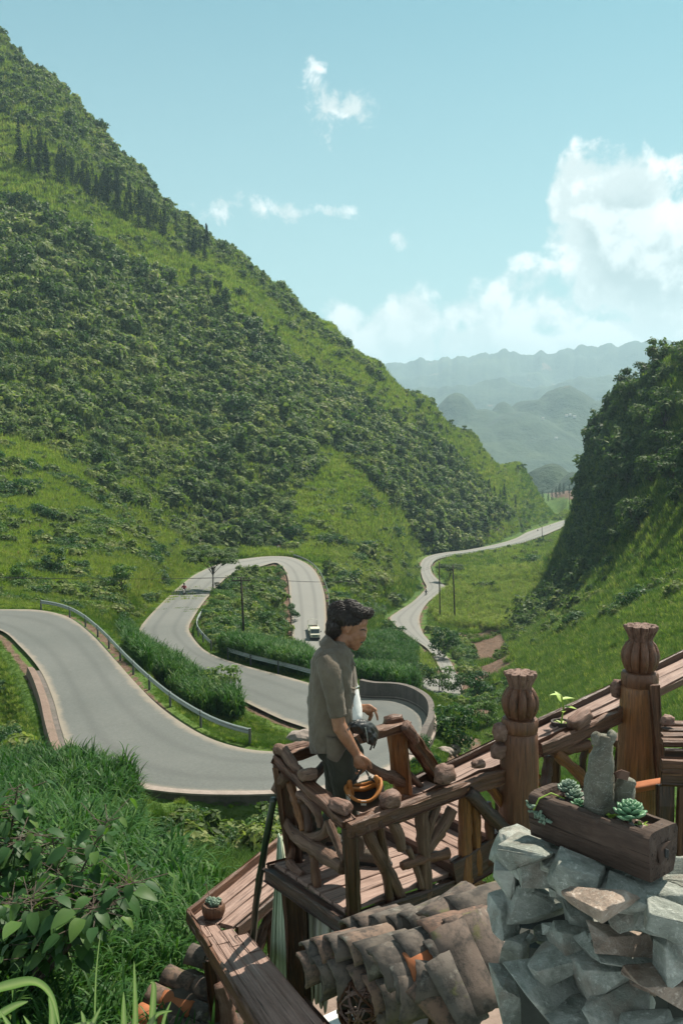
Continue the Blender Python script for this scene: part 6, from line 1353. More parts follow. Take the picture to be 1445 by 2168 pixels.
o = link('wood_fragment', rock_mesh('wood_fragment', 77, 11), M_KNOT, loc=tuple(sb + Vector((42 * hs, -.02, 88 * hs))), rot=(.2, .3, .4)); o.scale = (.022, .02, .02); tag(o, 'small reddish wood block wedged against the grey snag', 'wood block')
# succulents
M_SUC = leaf_mat('succulent_leaf', [(.0, (.10, .15, .115)), (.5, (.145, .21, .15)), (1, (.19, .25, .185))], .6, .12, .45, .35); M_SUC2 = leaf_mat('green_succulent_leaf', [(.0, (.07, .16, .085)), (.5, (.10, .22, .115)), (1, (.16, .28, .15))], .6, .12, .4, .4)
def petal(name, L, W, T_):
    bm = bmesh.new(); bmesh.ops.create_uvsphere(bm, u_segments=9, v_segments=7, radius=1)
    for v in bm.verts:
        x, y, z = v.co; t = (y + 1) / 2; w = (.45 + 1.1 * t) * (1 - .25 * t); v.co = Vector((x * W * w, t * L, z * T_ * (.8 + .4 * t) + .18 * L * t * t))
    me = mesh_bm(name, bm, True); a = me.attributes.new('tint', 'FLOAT', 'POINT'); a.data.foreach_set('value', np.full(len(me.vertices), .5, np.float32)); return me
PET = petal('leaf', 1., .34, .11); PETR = petal('leaf', 1., .42, .26)
def rosette(loc, r_, n_, mat, label, tilt=0., open_=1.):
    p = empty('succulent', tuple(loc), label=label, cat='succulent'); me = PET if mat.name in [mm.name for mm in PET.materials] or not PET.materials else PET.copy()
    if not me.materials: me.materials.append(mat)
    elif me.materials[0] != mat: me.materials[0] = mat
    for i in range(n_):
        t = i / n_; o = bpy.data.objects.new('leaf', me); COL.objects.link(o); o.parent = p; o.rotation_euler = Euler((1.25 - 1.15 * t ** .8 * open_ + R.uniform(-.1, .1) + tilt * 0, 0, i * 2.399)); s = r_ * (.42 + .62 * t ** .6); o.scale = (s, s, s); o.location = (0, 0, r_ * .42 * (1 - t) + .002)
    MB().tube([Vector(loc) - Vector((0, 0, .01)), Vector(loc) + Vector((0, 0, r_ * .45))], r_ * .12, 6).build('stem', mat, p); return p
rosette(inplanter(.20, .62, .02), .044, 30, M_SUC, 'grey-green rosette farthest left at the back of the planter'); rosette(inplanter(.285, .5, .012), .036, 26, M_SUC, 'smaller grey rosette between the back-left one and the snag'); rosette(inplanter(.36, .3, .002), .03, 16, M_SUC2, 'low green succulent at the foot of the snag by the front rim')
rosette(inplanter(.76, .42, .02), .058, 36, M_SUC2, 'largest green rosette at the right of the planter')
tr = empty('trailing_succulent', tuple(inplanter(.06, .0, .0)), label='trailing beady succulent hanging over the left front of the planter', cat='succulent'); PETR.materials.append(M_SUC)
MB().tube([inplanter(.22, .4, .01), inplanter(.16, .15, .03), inplanter(.10, -.03, .01), inplanter(.07, -.1, -.03)], .0028, 5).build('stem', M_SPROUT, tr)
for i in range(44):
    t = R.random(); c = inplanter(.03 + .17 * t + R.uniform(-.03, .03), -.06 - R.random() * .1, -.022 - .04 * t + R.uniform(-.012, .012)); o = link('leaf', PETR, None, tr, loc=tuple(c - tr.location), rot=(R.uniform(-.5, 2.2), R.uniform(-.6, .6), R.uniform(0, 6.3))); s = R.uniform(.010, .016); o.scale = (s, s, s)
for (t, w, lb) in [(.62,.4,'tiny green seedling between the snag and the big rosette'),(.84,.45,'sprig of small leaves right of the big rosette')]:
    p = empty('seedling', tuple(inplanter(t, w, .003)), label=lb, cat='plant')
    for i in range(11): o = link('leaf', SPL, M_BROAD, p, loc=(R.uniform(-.008, .008), R.uniform(-.008, .008), .002), rot=(R.uniform(.1, 1.), 0, i * 2.4)); o.scale = (.16,) * 3
# potted succulent on the counter corner
pc = G(452, 1938, LZ + .01); pt = empty('potted_succulent', tuple(pc), label='round wooden pot of pale succulents on the counter corner', cat='pot plant')
lathe('pot', tuple(pc), [(.07, 0, 0), (.083, .03, .05), (.086, .06, .05), (.075, .085, .05), (.06, .088, 0), (.055, .07, 0), (.01, .07, 0)], M_RAIL, pt, nr=13, seg=40, rough=.08)
for k_, (dx, dy, r_) in enumerate([(0, 0, .055), (.035, .01, .045), (-.03, .02, .045), (.01, -.03, .045), (.03, -.03, .04)]):
    for i in range(15):
        t = i / 15; o = link('leaf', PETR, None, pt, loc=(dx, dy, .085 + .03 * (1 - t)), rot=(1.3 - 1.0 * t, 0, i * 2.4)); s = r_ * (.45 + .45 * t); o.scale = (s, s, s)
MB().tube([pc + Vector((-.02, .02, .1)), pc + Vector((-.05, .03, .19)), pc + Vector((-.055, .03, .22))], .003, 5).build('flower_stalk', M_DRIFT, pt)
for i in range(6): link('bud', PETR, None, pt, loc=(-.055 + R.uniform(-.02, .02), .03, .215 + R.uniform(-.012, .012)), rot=(R.uniform(0, 2), 0, R.uniform(0, 6))).scale = (.014,) * 3
# ------------------------------------------------------------------ the man at the railing
MD = 6.42
def Mp(px, py, dy=0.): return np.array(U(px, py, MD + dy))
PX = MD / F
class Blob:
    """overlapping solids that are fused into one continuous skin"""
    def __init__(s): s.b = MB()
    def cap(s, pts, r, sides=14, per=5):
        P = catmull(pts, per) if len(pts) > 2 else np.array([np.array(pts[0]) * (1 - t) + np.array(pts[1]) * t for t in np.linspace(0, 1, 6)])
        rr = np.interp(np.linspace(0, 1, len(P)), np.linspace(0, 1, len(np.atleast_1d(r))), np.atleast_1d(r)) if np.size(r) > 1 else np.full(len(P), float(r))
        d0 = P[0] - P[1]; d0 /= np.linalg.norm(d0) + 1e-9; d1 = P[-1] - P[-2]; d1 /= np.linalg.norm(d1) + 1e-9
        e0 = [P[0] + d0 * rr[0] * math.cos(a) for a in (.15, .6, 1.1)]; q0 = [rr[0] * math.sin(a) for a in (.15, .6, 1.1)]; e1_ = [P[-1] + d1 * rr[-1] * math.cos(a) for a in (1.1, .6, .15)]; q1 = [rr[-1] * math.sin(a) for a in (1.1, .6, .15)]
        s.b.tube(np.vstack([e0, P, e1_]), np.concatenate([q0, rr, q1]), sides); return s
    def ell(s, c, r, M=None):
        u = np.linspace(0, 2 * np.pi, 21)[:-1]; v = np.linspace(.12, np.pi - .12, 12); V = np.array([(math.sin(b) * math.cos(a), math.sin(b) * math.sin(a), math.cos(b)) for b in v for a in u]) * np.array(r)
        if M is not None: V = V @ np.array(M).T
        g = np.arange(240).reshape(12, 20); g2 = np.roll(g, -1, 1); Q = np.stack([g[:-1], g[1:], g2[1:], g2[:-1]], -1).reshape(-1, 4); T = [(g[0][0], g[0][j], g[0][j + 1]) for j in range(1, 19)] + [(g[-1][0], g[-1][j + 1], g[-1][j]) for j in range(1, 19)]
        s.b.add(V + np.array(c), Q, T); return s
    def fuse(s, name, vox, smooth=4, disp=None):
        o = link(name, s.b.mesh(name)); bm = bmesh.new(); bm.from_mesh(o.data); bmesh.ops.recalc_face_normals(bm, faces=bm.faces[:]); bm.to_mesh(o.data); bm.free()
        r = o.modifiers.new('r', 'REMESH'); r.mode = 'VOXEL'; r.voxel_size = vox; r.use_smooth_shade = True
        if smooth: m_ = o.modifiers.new('s', 'SMOOTH'); m_.factor = .5; m_.iterations = smooth
        dg = bpy.context.evaluated_depsgraph_get(); me = bpy.data.meshes.new_from_object(o.evaluated_get(dg)); bpy.data.objects.remove(o); me.name = name; me.materials.clear()
        if disp is not None:
            co = np.empty(len(me.vertices) * 3, np.float32); me.vertices.foreach_get('co', co); co = co.reshape(-1, 3); no = np.empty(len(me.vertices) * 3, np.float32); me.vertices.foreach_get('normal', no)
            co = co + no.reshape(-1, 3) * disp(co)[:, None]; me.vertices.foreach_set('co', co.ravel().astype(np.float32)); me.update()
        return me
def cloth_mat(name, lo, hi, sc=500., rough=.9):
    m, k, b, o = new_mat(name); p = pos(k); f = k.noise(p, 9, 5, .6); w = k.noise(p, sc, 2, .5); k.put(b.inputs['Base Color'], k.mix(.3, k.ramp(f, [(.3, lo), (.7, hi)]), k.ramp(w, [(.3, lo), (.7, hi)])))
    b.inputs['Roughness'].default_value = rough; b.inputs['Specular IOR Level'].default_value = .15; b.inputs['Sheen Weight'].default_value = .15; k.put(b.inputs['Normal'], bump(k, k.m('ADD', k.m('MULTIPLY', k.noise(k.vm('MULTIPLY', p, (1, 1, .55)), 34, 4, .6, 1.2), 1.), k.m('MULTIPLY', w, .1)), .5, .012)); return m
M_SHIRT = cloth_mat('olive_grey_linen', c3(.085,.068,.05), c3(.15,.126,.096)); M_TEE = cloth_mat('white_cotton', c3(.58,.58,.57), c3(.72,.72,.70)); M_TROU = cloth_mat('dark_olive_cotton', c3(.036,.037,.027), c3(.06,.06,.046))
def skin_mat():
    m, k, b, o = new_mat('tanned_skin'); p = pos(k); f = k.noise(p, 40, 4, .6); k.put(b.inputs['Base Color'], k.ramp(f, [(.3, (.21, .098, .054)), (.7, (.29, .145, .085))])); b.inputs['Roughness'].default_value = .48; b.inputs['Specular IOR Level'].default_value = .4
    b.inputs['Subsurface Weight'].default_value = .12; b.inputs['Subsurface Radius'].default_value = (.012, .004, .002); b.inputs['Subsurface Scale'].default_value = .6; k.put(b.inputs['Normal'], bump(k, k.noise(p, 260, 3, .6), .12, .003)); return m
M_SKIN = skin_mat(); M_TATTOO = plain('tattoo_ink', (.035, .024, .022), .55); M_BOOT = cloth_mat('suede_boot', c3(.07,.058,.044), c3(.12,.10,.08)); M_NYLON = plain('black_nylon', (.012, .013, .014), .45, 0, .5, .3, 60)
def hair_mat():
    m, k, b, o = new_mat('dark_hair'); b.inputs['Base Color'].default_value = (.016, .010, .008, 1); b.inputs['Roughness'].default_value = .38; b.inputs['Specular IOR Level'].default_value = .5; return m
M_HAIR = hair_mat()
man = empty('person', tuple(U(735, 1855, MD)), label='man in an olive-grey short-sleeved shirt on the landing looking down, helmet in his hand', cat='person')
fw = np.array((.80, -.05, -.60)); fw /= np.linalg.norm(fw); lt = np.array((0.05, 1., 0)); lt -= fw * lt.dot(fw); lt /= np.linalg.norm(lt); hu = np.cross(fw, lt); HM = np.stack([fw, lt, hu], 1)
s_ = PX
B_ = Blob()
# skull, face, jaw
B_.ell(Mp(738, 1316), (37 * s_, .076, 35 * s_), HM).ell(Mp(751, 1338), (25 * s_, .062, 29 * s_), HM).ell(Mp(748, 1352), (21 * s_, .050, 22 * s_), HM).ell(Mp(741, 1350), (17 * s_, .060, 15 * s_), HM)
B_.ell(Mp(750.5, 1369), (9.5 * s_, .026, 8.5 * s_), HM)
B_.cap([Mp(771, 1337), Mp(772, 1345), Mp(769.5, 1353)], [2.4 * s_, 3.0 * s_, 4.0 * s_], 10).ell(Mp(768, 1354), (5 * s_, .017, 3.6 * s_), HM).cap([Mp(769.5, 1352.5), Mp(767.5, 1355.5)], [3.8 * s_, 3.6 * s_], 10)
B_.cap([Mp(771, 1333, -.036), Mp(774, 1333.5, 0), Mp(771, 1333, .036)], 3.0 * s_, 10).ell(Mp(764, 1317), (14 * s_, .055, 16 * s_), HM).ell(Mp(767, 1346, -.042), (9 * s_, .018, 8 * s_), HM).ell(Mp(767, 1346, .042), (9 * s_, .018, 8 * s_), HM)
B_.ell(Mp(762, 1362), (4.6 * s_, .022, 2.6 * s_), HM).ell(Mp(758.5, 1367.5), (4.4 * s_, .020, 2.4 * s_), HM).ell(Mp(764, 1340, -.030), (7 * s_, .013, 5 * s_), HM).ell(Mp(764, 1340, .030), (7 * s_, .013, 5 * s_), HM)
for sg_ in (-1, 1):
    B_.ell(Mp(736.5, 1329.5, sg_ * .079), (8.5 * s_, .010, 11.5 * s_), HM); B_.cap([Mp(733, 1321, sg_ * .088), Mp(740, 1319.5, sg_ * .087), Mp(742.5, 1326, sg_ * .085)], 1.9 * s_, 8); B_.cap([Mp(733, 1321, sg_ * .088), Mp(731, 1330, sg_ * .089), Mp(735, 1339, sg_ * .083)], 2.0 * s_, 8)
B_.cap([Mp(732, 1345), Mp(722, 1362), Mp(713, 1390)], [19 * s_, 18.5 * s_, 21 * s_])
# trunk under the clothes, arms and hands
B_.cap([Mp(709, 1402), Mp(706, 1460), Mp(706, 1530), Mp(708, 1590)], [28 * s_, 33 * s_, 31 * s_, 32 * s_]); B_.cap([Mp(700, 1404, -.14), Mp(708, 1400), Mp(712, 1404, .14)], [15 * s_, 20 * s_, 15 * s_])
RS, RE, RW_ = Mp(699, 1418, -.175), Mp(717, 1533, -.235), Mp(754, 1596, -.215)
B_.cap([RS, Mp(706, 1465, -.225), RE], [13 * s_, 15 * s_, 14.5 * s_]).cap([RE, Mp(729, 1556, -.235), Mp(742, 1577, -.225), RW_], [14.5 * s_, 14.8 * s_, 12 * s_, 9.2 * s_])
B_.ell(Mp(719, 1541, -.236), (15 * s_, .043, 15 * s_))
# right hand closed on the strap
B_.cap([RW_, Mp(760, 1606, -.215), Mp(765, 1615, -.21)], [9.5 * s_, 12.5 * s_, 13 * s_]).cap([Mp(757, 1604, -.20), Mp(757, 1618, -.20)], [10 * s_, 9.5 * s_])
for k_, (kx, ky, kd) in enumerate([(775, 1612, -.235), (774, 1618, -.222), (771, 1623, -.208), (767, 1627, -.195)]):
    B_.cap([Mp(kx - 8, ky - 7, kd), Mp(kx, ky, kd - .004), Mp(kx + 1 - k_, ky + 8, kd + .004), Mp(kx - 6 - k_, ky + 12, kd + .016), Mp(kx - 11 - k_, ky + 9, kd + .022)], [3.4 * s_, 3.3 * s_, 3.0 * s_, 2.8 * s_, 2.4 * s_], 10)
B_.cap([Mp(763, 1602, -.235), Mp(773, 1606, -.245), Mp(781, 1613, -.245), Mp(785, 1626, -.238)], [4.6 * s_, 4.2 * s_, 3.4 * s_, 2.8 * s_], 10)
# left forearm and open hand in front of him
LW = Mp(766, 1499, .13)
B_.cap([Mp(716, 1418, .18), Mp(722, 1455, .24), Mp(730, 1505, .23)], [13 * s_, 15 * s_, 13 * s_]).cap([Mp(730, 1505, .23), Mp(748, 1502, .18), LW], [13.5 * s_, 12 * s_, 9 * s_])
B_.cap([LW, Mp(776, 1500, .11), Mp(783, 1503, .10)], [9 * s_, 9.5 * s_, 8.5 * s_], 12).cap([Mp(773, 1500, .125), Mp(780, 1508, .125)], [8 * s_, 7 * s_])
for pts in ([(784,1502,.085),(792,1504.5,.075),(797,1514,.07),(799,1524,.068)], [(783,1500,.10),(790,1499.5,.10),(795,1502,.098),(796,1505,.09)], [(782,1507,.11),(787,1512,.115),(785,1520,.115),(783,1525,.112)], [(780,1510,.125),(783,1516,.13),(781,1522,.13),(779,1526,.126)]):
    B_.cap([Mp(*q) for q in pts], [3.3 * s_, 3.1 * s_, 2.8 * s_, 2.2 * s_], 10)
B_.cap([Mp(772, 1495, .10), Mp(781, 1494, .085), Mp(788, 1498, .075), Mp(794, 1503, .068)], [4.2 * s_, 3.9 * s_, 3.4 * s_, 2.6 * s_], 10)
body = link('body', B_.fuse('body', .0040, 3), M_SKIN, man)
# eyes, brows, moustache
for sg_ in (-1, 1):
    MB().tube(catmull([Mp(761.5, 1340.5, sg_ * .047), Mp(765.5, 1342, sg_ * .046), Mp(769.5, 1342, sg_ * .036)], 4), [.0012, .003, .0028, .003, .003, .003, .0025, .002, .001], 6).build('eyelash', M_HAIR, man)
    MB().tube(catmull([Mp(761, 1334.5, sg_ * .058), Mp(769, 1333, sg_ * .050), Mp(775.5, 1335.5, sg_ * .026)], 4), [.0015, .0028, .0036, .004, .0042, .004, .0036, .003, .002], 6).build('eyebrow', M_HAIR, man)
MB().tube(catmull([Mp(756, 1364, -.034), Mp(763.5, 1360, -.026), Mp(767.2, 1359, 0), Mp(763.5, 1360, .026), Mp(756, 1364, .034)], 4), np.interp(np.linspace(0, 1, 17), [0, .3, .7, 1], [.002, .0062, .0062, .002]), 8).build('moustache', M_HAIR, man, True)
# hair: a fused mass with combed wavy locks over it
Hb = Blob().ell(Mp(727, 1304), (36 * s_, .084, 29 * s_), HM).ell(Mp(752, 1291), (30 * s_, .074, 15 * s_), HM).ell(Mp(774, 1298), (15 * s_, .052, 10.5 * s_)).ell(Mp(710, 1325), (19 * s_, .074, 24 * s_)).ell(Mp(704, 1338), (13 * s_, .055, 13 * s_)).cap([Mp(735, 1318, -.072), Mp(748, 1316, -.066), Mp(757, 1314, -.056)], [8 * s_, 7.5 * s_, 6 * s_]).cap([Mp(735, 1318, .072), Mp(748, 1316, .066)], [8 * s_, 6 * s_])
hair = link('hair', Hb.fuse('hair', .006, 3, lambda c: .004 * fbm(c[:, 0] * 30, c[:, 2] * 55 + c[:, 1] * 30, 3)), M_HAIR, man)
lk = MB(); rs = np.random.default_rng(9); hm_ = hair.data; hv = np.array([v.co for v in hm_.vertices]); hn = np.array([v.normal for v in hm_.vertices])
for i in rs.choice(len(hv), 1700):
    p0, n0 = hv[i], hn[i]; hx, hz = p0[0] - Mp(731, 1312)[0], p0[2] - Mp(731, 1312)[2]
    d = np.array((-.9, 0, .1)) if hx > .03 else np.array((-.75, 0, -.35)) if hz > .02 else np.array((-.45, 0, -.85))
    d = d + rs.normal(0, .22, 3); d -= n0 * d.dot(n0); d /= np.linalg.norm(d) + 1e-6; sdw = np.cross(d, n0); L_h = rs.uniform(.03, .075); ph = rs.uniform(0, 6.28); am = rs.uniform(.0015, .005); u = np.linspace(-.4, .6, 9)
    lift = rs.uniform(.0005, .006)
    pts = [p0 + d * L_h * q + n0 * (lift - (L_h * q) ** 2 / .17 + .002 * math.sin(q * 9 + ph)) + sdw * am * math.sin(q * 8 + ph) for q in u]
    lk.tube(pts, np.array([.4, .8, 1, 1.1, 1.1, 1, .9, .6, .2]) * rs.uniform(.0012, .0026), 5)
for i in range(130):                                # curls at the nape and over the brow
    if i % 2: c = Mp(rs.uniform(692, 712), rs.uniform(1326, 1350), rs.uniform(-.06, .05)); dr_ = np.array((-.5, rs.uniform(-.6, .4), -.5))
    else: c = Mp(rs.uniform(764, 784), rs.uniform(1288, 1302), rs.uniform(-.055, .045)); dr_ = np.array((.9, rs.uniform(-.5, .5), -.1))
    rr = rs.uniform(.006, .013); e_ = rs.normal(size=3); e_ /= np.linalg.norm(e_); f_ = np.cross(e_, dr_); f_ /= np.linalg.norm(f_) + 1e-6
    lk.tube([c + dr_ * .028 * u + rr * (e_ * math.cos(u * 6) + f_ * math.sin(u * 6)) for u in np.linspace(0, 1, 10)], np.linspace(.0026, .0008, 10), 5)
lk.build('hair_locks', M_HAIR, man, True)
# shirt body: rings from collar to hem
def rings(name, rows, mat, parent, n_=56, wr=.005, seed=0, cap=False, sq=.8):
    V = []
    for (py, x0, x1, hd, dy) in rows:
        c = (x0 + x1) / 2; hw = (x1 - x0) / 2
        for j in range(n_):
            a = j / n_ * 2 * np.pi; ca, sa = math.cos(a), math.sin(a); ca = math.copysign(abs(ca) ** sq, ca); sa = math.copysign(abs(sa) ** sq, sa)
            V.append(Mp(c + hw * ca, py, dy + hd * sa))
    V = np.array(V); R2 = len(rows)
    P = V.reshape(R2, n_, 3); ctr = P.mean(1, keepdims=True); d = P - ctr; d /= np.linalg.norm(d, axis=2)[..., None] + 1e-9
    P = P + d * wr * (fbm(P[..., 0] * 9 + P[..., 2] * 14 + seed, P[..., 1] * 8 - P[..., 2] * 6, 3) + .6 * fbm(P[..., 0] * 34 - P[..., 2] * 22, P[..., 1] * 30 + seed, 2))[..., None]
    g = np.arange(R2 * n_).reshape(R2, n_); g2 = np.roll(g, -1, 1); Q = np.stack([g[:-1], g2[:-1], g2[1:], g[1:]], -1).reshape(-1, 4); T = []
    if cap:
        for r_ in (g[0], g[-1]): T += [(r_[0], r_[j], r_[j + 1]) for j in range(1, n_ - 1)]
    o = link(name, mesh_np(name, P.reshape(-1, 3), Q, T if T else None, True), mat, parent); md = o.modifiers.new('sol', 'SOLIDIFY'); md.thickness = .003; md.offset = 1; return o
def dense(rows, k_=5): return [tuple(r_) for r_ in catmull(rows, k_)]
sh = rings('shirt', dense([(1358,692,728,.062,0),(1366,681,735,.10,0),(1378,669,742,.165,0),(1396,660.5,747,.205,0),(1430,656,751,.225,0),(1470,653.5,753,.225,0),(1510,653,752,.22,0),(1550,654,748,.215,0),(1580,656,744,.215,0),(1596,659,738,.21,0)]), M_SHIRT, man, 110, .017, 2)
rings('t_shirt', dense([(1385,712,744,.06,0),(1410,700,750,.10,0),(1450,690,757,.125,.0),(1485,690,763,.135,0),(1512,690,766,.14,0),(1525,692,764,.14,0)]), M_TEE, man, 56, .005, 5)
slv = []
for t in np.linspace(0, 1, 22):
    c = catmull([Mp(694, 1398, -.15), Mp(699, 1425, -.205), Mp(707, 1470, -.235), Mp(715.5, 1516, -.243)], 7)[int(round(t * 21))]; slv.append((c, np.interp(t, [0, .25, .6, 1], [.078, .079, .064, .054])))
P = np.array([c for c, r_ in slv]); Vt, Qt, Tt = tube_np(P, [r_ for c, r_ in slv], 40, cap=False); cc = np.repeat(P, 40, 0)
Vt = cc + (Vt - cc) * (1 + .17 * fbm(Vt[:, 0] * 16 + Vt[:, 2] * 34, Vt[:, 1] * 14 - Vt[:, 2] * 16, 3))[:, None]
sv = link('sleeve', mesh_np('sleeve', Vt, Qt, smooth=True), M_SHIRT, man); md = sv.modifiers.new('s', 'SOLIDIFY'); md.thickness = .003
P2 = catmull([Mp(716, 1398, .15), Mp(722, 1430, .21), Mp(726, 1470, .24), Mp(730, 1500, .235)], 6); Vt, Qt, Tt = tube_np(P2, np.interp(np.linspace(0, 1, len(P2)), [0, .3, 1], [.075, .075, .058]), 28, cap=False)
link('sleeve', mesh_np('sleeve', Vt, Qt, smooth=True), M_SHIRT, man)
def sheet(name, inner, outer, mat, parent, th=.004, per=6):
    A = catmull(inner, per); B = catmull(outer, per); V = np.vstack([A * (1 - t) + B * t for t in np.linspace(0, 1, 5)]); g = np.arange(len(V)).reshape(5, len(A)); Q = np.stack([g[:-1, :-1], g[:-1, 1:], g[1:, 1:], g[1:, :-1]], -1).reshape(-1, 4)
    o = link(name, mesh_np(name, V, Q, smooth=True), mat, parent); md = o.modifiers.new('s', 'SOLIDIFY'); md.thickness = th; return o
sheet('collar', [Mp(692,1343,.02), Mp(698,1349,-.06), Mp(712,1363,-.088), Mp(728,1379,-.07), Mp(739,1390,-.04)], [Mp(676,1358,.03), Mp(678,1369,-.10), Mp(697,1392,-.175), Mp(727,1415,-.165), Mp(752,1406,-.11)], M_SHIRT, man)
sheet('collar', [Mp(694,1346,.02), Mp(706,1352,.07), Mp(722,1370,.075), Mp(738,1391,.04)], [Mp(683,1360,.03), Mp(692,1366,.09), Mp(722,1388,.12), Mp(750,1405,.08)], M_SHIRT, man)
sheet('shirt_front', [Mp(744,1404,-.10), Mp(748,1440,-.115), Mp(746,1490,-.13), Mp(736,1550,-.14), Mp(717,1606,-.15)], [Mp(752,1412,-.055), Mp(756,1445,-.06), Mp(755,1490,-.07), Mp(748,1540,-.09), Mp(735,1580,-.11)], M_SHIRT, man)
sheet('shirt_tail', [Mp(690,1560,-.222), Mp(705,1562,-.222), Mp(722,1560,-.20), Mp(734,1556,-.17)], [Mp(692,1604,-.225), Mp(703,1611,-.228), Mp(715,1612,-.21), Mp(728,1590,-.175)], M_SHIRT, man)
sheet('pocket_flap', [Mp(736,1450,-.165), Mp(746,1455,-.14), Mp(757,1455,-.09)], [Mp(739,1457,-.175), Mp(748,1460,-.15), Mp(758,1459,-.095)], M_SHIRT, man)
MB().tube([Mp(752,1456,-.12), Mp(757,1454.5,-.1), Mp(759.5,1452.5,-.08)], .004, 6).build('pen_clip', M_STEEL, man)
# trousers and boots
T_ = Blob(); T_.ell(Mp(710, 1585), (42 * s_, .145, 34 * s_)).cap([Mp(718, 1590, -.085), Mp(728, 1655, -.085), Mp(738, 1725, -.075), Mp(752, 1815, -.065)], [33 * s_, 29 * s_, 23 * s_, 17 * s_]).cap([Mp(710, 1590, .085), Mp(714, 1655, .10), Mp(706, 1722, .13), Mp(664, 1795, .19)], [33 * s_, 28 * s_, 22 * s_, 17 * s_]).cap([Mp(735, 1580, .02), Mp(748, 1600, .05), Mp(744, 1640, .06)], [26 * s_, 24 * s_, 18 * s_])
link('trousers', T_.fuse('trousers', .009, 3, lambda c: .006 * fbm(c[:, 0] * 18 + c[:, 2] * 11, c[:, 1] * 16 - c[:, 2] * 20, 3)), M_TROU, man)
def boot(ax_, ay_, dy_, hd, hz):
    a = U(ax_, ay_, MD + dy_); b_ = Blob(); h = Vector((hd[0], hd[1], 0)).normalized(); g0 = Vector((a.x, a.y, DZ)) + Vector((0, 0, hz))
    b_.cap([g0 + Vector((0, 0, .17)), g0 + Vector((0, 0, .10)), g0 + Vector((0, 0, .055))], [.052, .05, .052]).cap([g0 + h * -.05 + Vector((0, 0, .045)), g0 + h * .06 + Vector((0, 0, .052)), g0 + h * .15 + Vector((0, 0, .045)), g0 + h * .19 + Vector((0, 0, .038))], [.042, .047, .044, .034])
    me = b_.fuse('boot', .006, 3); o = link('boot', me, M_BOOT, man)
    so = Blob().cap([g0 + h * -.055 + Vector((0, 0, .012)), g0 + h * .06 + Vector((0, 0, .012)), g0 + h * .2 + Vector((0, 0, .012))], [.036, .040, .034]); sm = so.fuse('sole', .006, 1); co = np.empty(len(sm.vertices) * 3, np.float32); sm.vertices.foreach_get('co', co); co = co.reshape(-1, 3); zc = g0.z + .012; co[:, 2] = zc + np.clip((co[:, 2] - zc), -.012, .012); sm.vertices.foreach_set('co', co.ravel()); sm.update(); link('sole', sm, M_BLACK, o)
    lc_ = MB()
    for i in range(4): q = g0 + h * (.05 + .015 * i) + Vector((0, 0, .105 - .012 * i)); sd_ = Vector((-h.y, h.x, 0)); lc_.tube([q - sd_ * .035 - Vector((0, 0, .01)), q + Vector((0, 0, .008)), q + sd_ * .035 - Vector((0, 0, .01))], .0035, 5)
    lc_.build('lace', M_POST, o)
boot(757, 1850, -.07, (1, -.25), 0.0); boot(655, 1815, .20, (.95, -.2), 0.03)
# tattoo band
q0 = RE * .45 + Mp(729, 1556, -.235) * .55; q1 = RE * .22 + Mp(729, 1556, -.235) * .78; Vt, Qt, Tt = tube_np([q0, (q0 + q1) / 2, q1], [.0442, .0444, .0442], 30, cap=False); link('tattoo_band', mesh_np('tattoo_band', Vt, Qt, smooth=True), M_TATTOO, man)
# belt bag
bg_ = Blob().cap([Mp(748, 1536, -.10), Mp(766, 1540, -.06), Mp(780, 1548, 0), Mp(786, 1555, .05)], [15 * s_, 18 * s_, 18 * s_, 16 * s_]).ell(Mp(786, 1562, -.02), (13 * s_, .05, 17 * s_)).ell(Mp(773, 1553, -.085), (13 * s_, .024, 19 * s_))
bag = link('belt_bag', bg_.fuse('belt_bag', .006, 2, lambda c: .011 * fbm(c[:, 0] * 30 + c[:, 2] * 12, c[:, 2] * 26 + c[:, 1] * 20, 3)), M_NYLON, man)
MB().tube(catmull([Mp(684, 1545, -.19), Mp(715, 1538, -.2), Mp(745, 1530, -.13), Mp(760, 1528, -.08)], 5), .014, 8).build('waist_strap', M_NYLON, man)
MB().tube([Mp(773, 1540, -.125), Mp(776, 1555, -.125), Mp(778, 1572, -.115)], .0035, 6).build('zip', M_STEEL, bag)
for pts in ([(789,1566,-.03),(786,1580,-.03),(783,1588,-.03)], [(793,1562,-.02),(795,1572,-.02),(790,1584,-.02)]): MB().tube([Mp(*q) for q in pts], .006, 6).build('strap_end', M_NYLON, bag)
# ------------------------------------------------------------------ helmet hanging from his hand
hcn = Vector(Mp(771, 1674, -.235)); hel = empty('motorcycle_helmet', tuple(hcn), label='black open-face helmet with tan lining hanging from the man\'s hand', cat='helmet')
ax_ = Vector((-.08, -.03, .99)).normalized(); bx_ = Vector((1, 0, 0)); bx_ = (bx_ - ax_ * bx_.dot(ax_)).normalized(); by_ = ax_.cross(bx_); HR = .125
def hp(th, ph, r_): return hcn + (bx_ * math.cos(th) * math.sin(ph) * 1.02 + by_ * math.sin(th) * math.sin(ph) * 1.0 - ax_ * math.cos(ph) * 1.08) * r_
def rimph(th): return 1.62 + .16 * math.cos(2 * th) + .26 * max(0, math.cos(th - .2)) ** 2 + .06 * math.sin(th)
def bowl(name, r_, mat, inset=0.):
    V = [tuple(hp(th, (rimph(th) - inset) * (i + .001) / 15, r_)) for i in range(16) for th in np.linspace(0, 2 * np.pi, 48, endpoint=False)]; g = np.arange(len(V)).reshape(16, 48); g2 = np.roll(g, -1, 1)
    return link(name, mesh_np(name, V, np.stack([g[:-1], g2[:-1], g2[1:], g[1:]], -1).reshape(-1, 4), smooth=True), mat, hel)
M_HBLK = plain('matt_black_shell', (.012, .012, .013), .5, 0, .4); M_TAN = plain('tan_leather', (.33, .125, .03), .55, 0, .3, .2, 40)
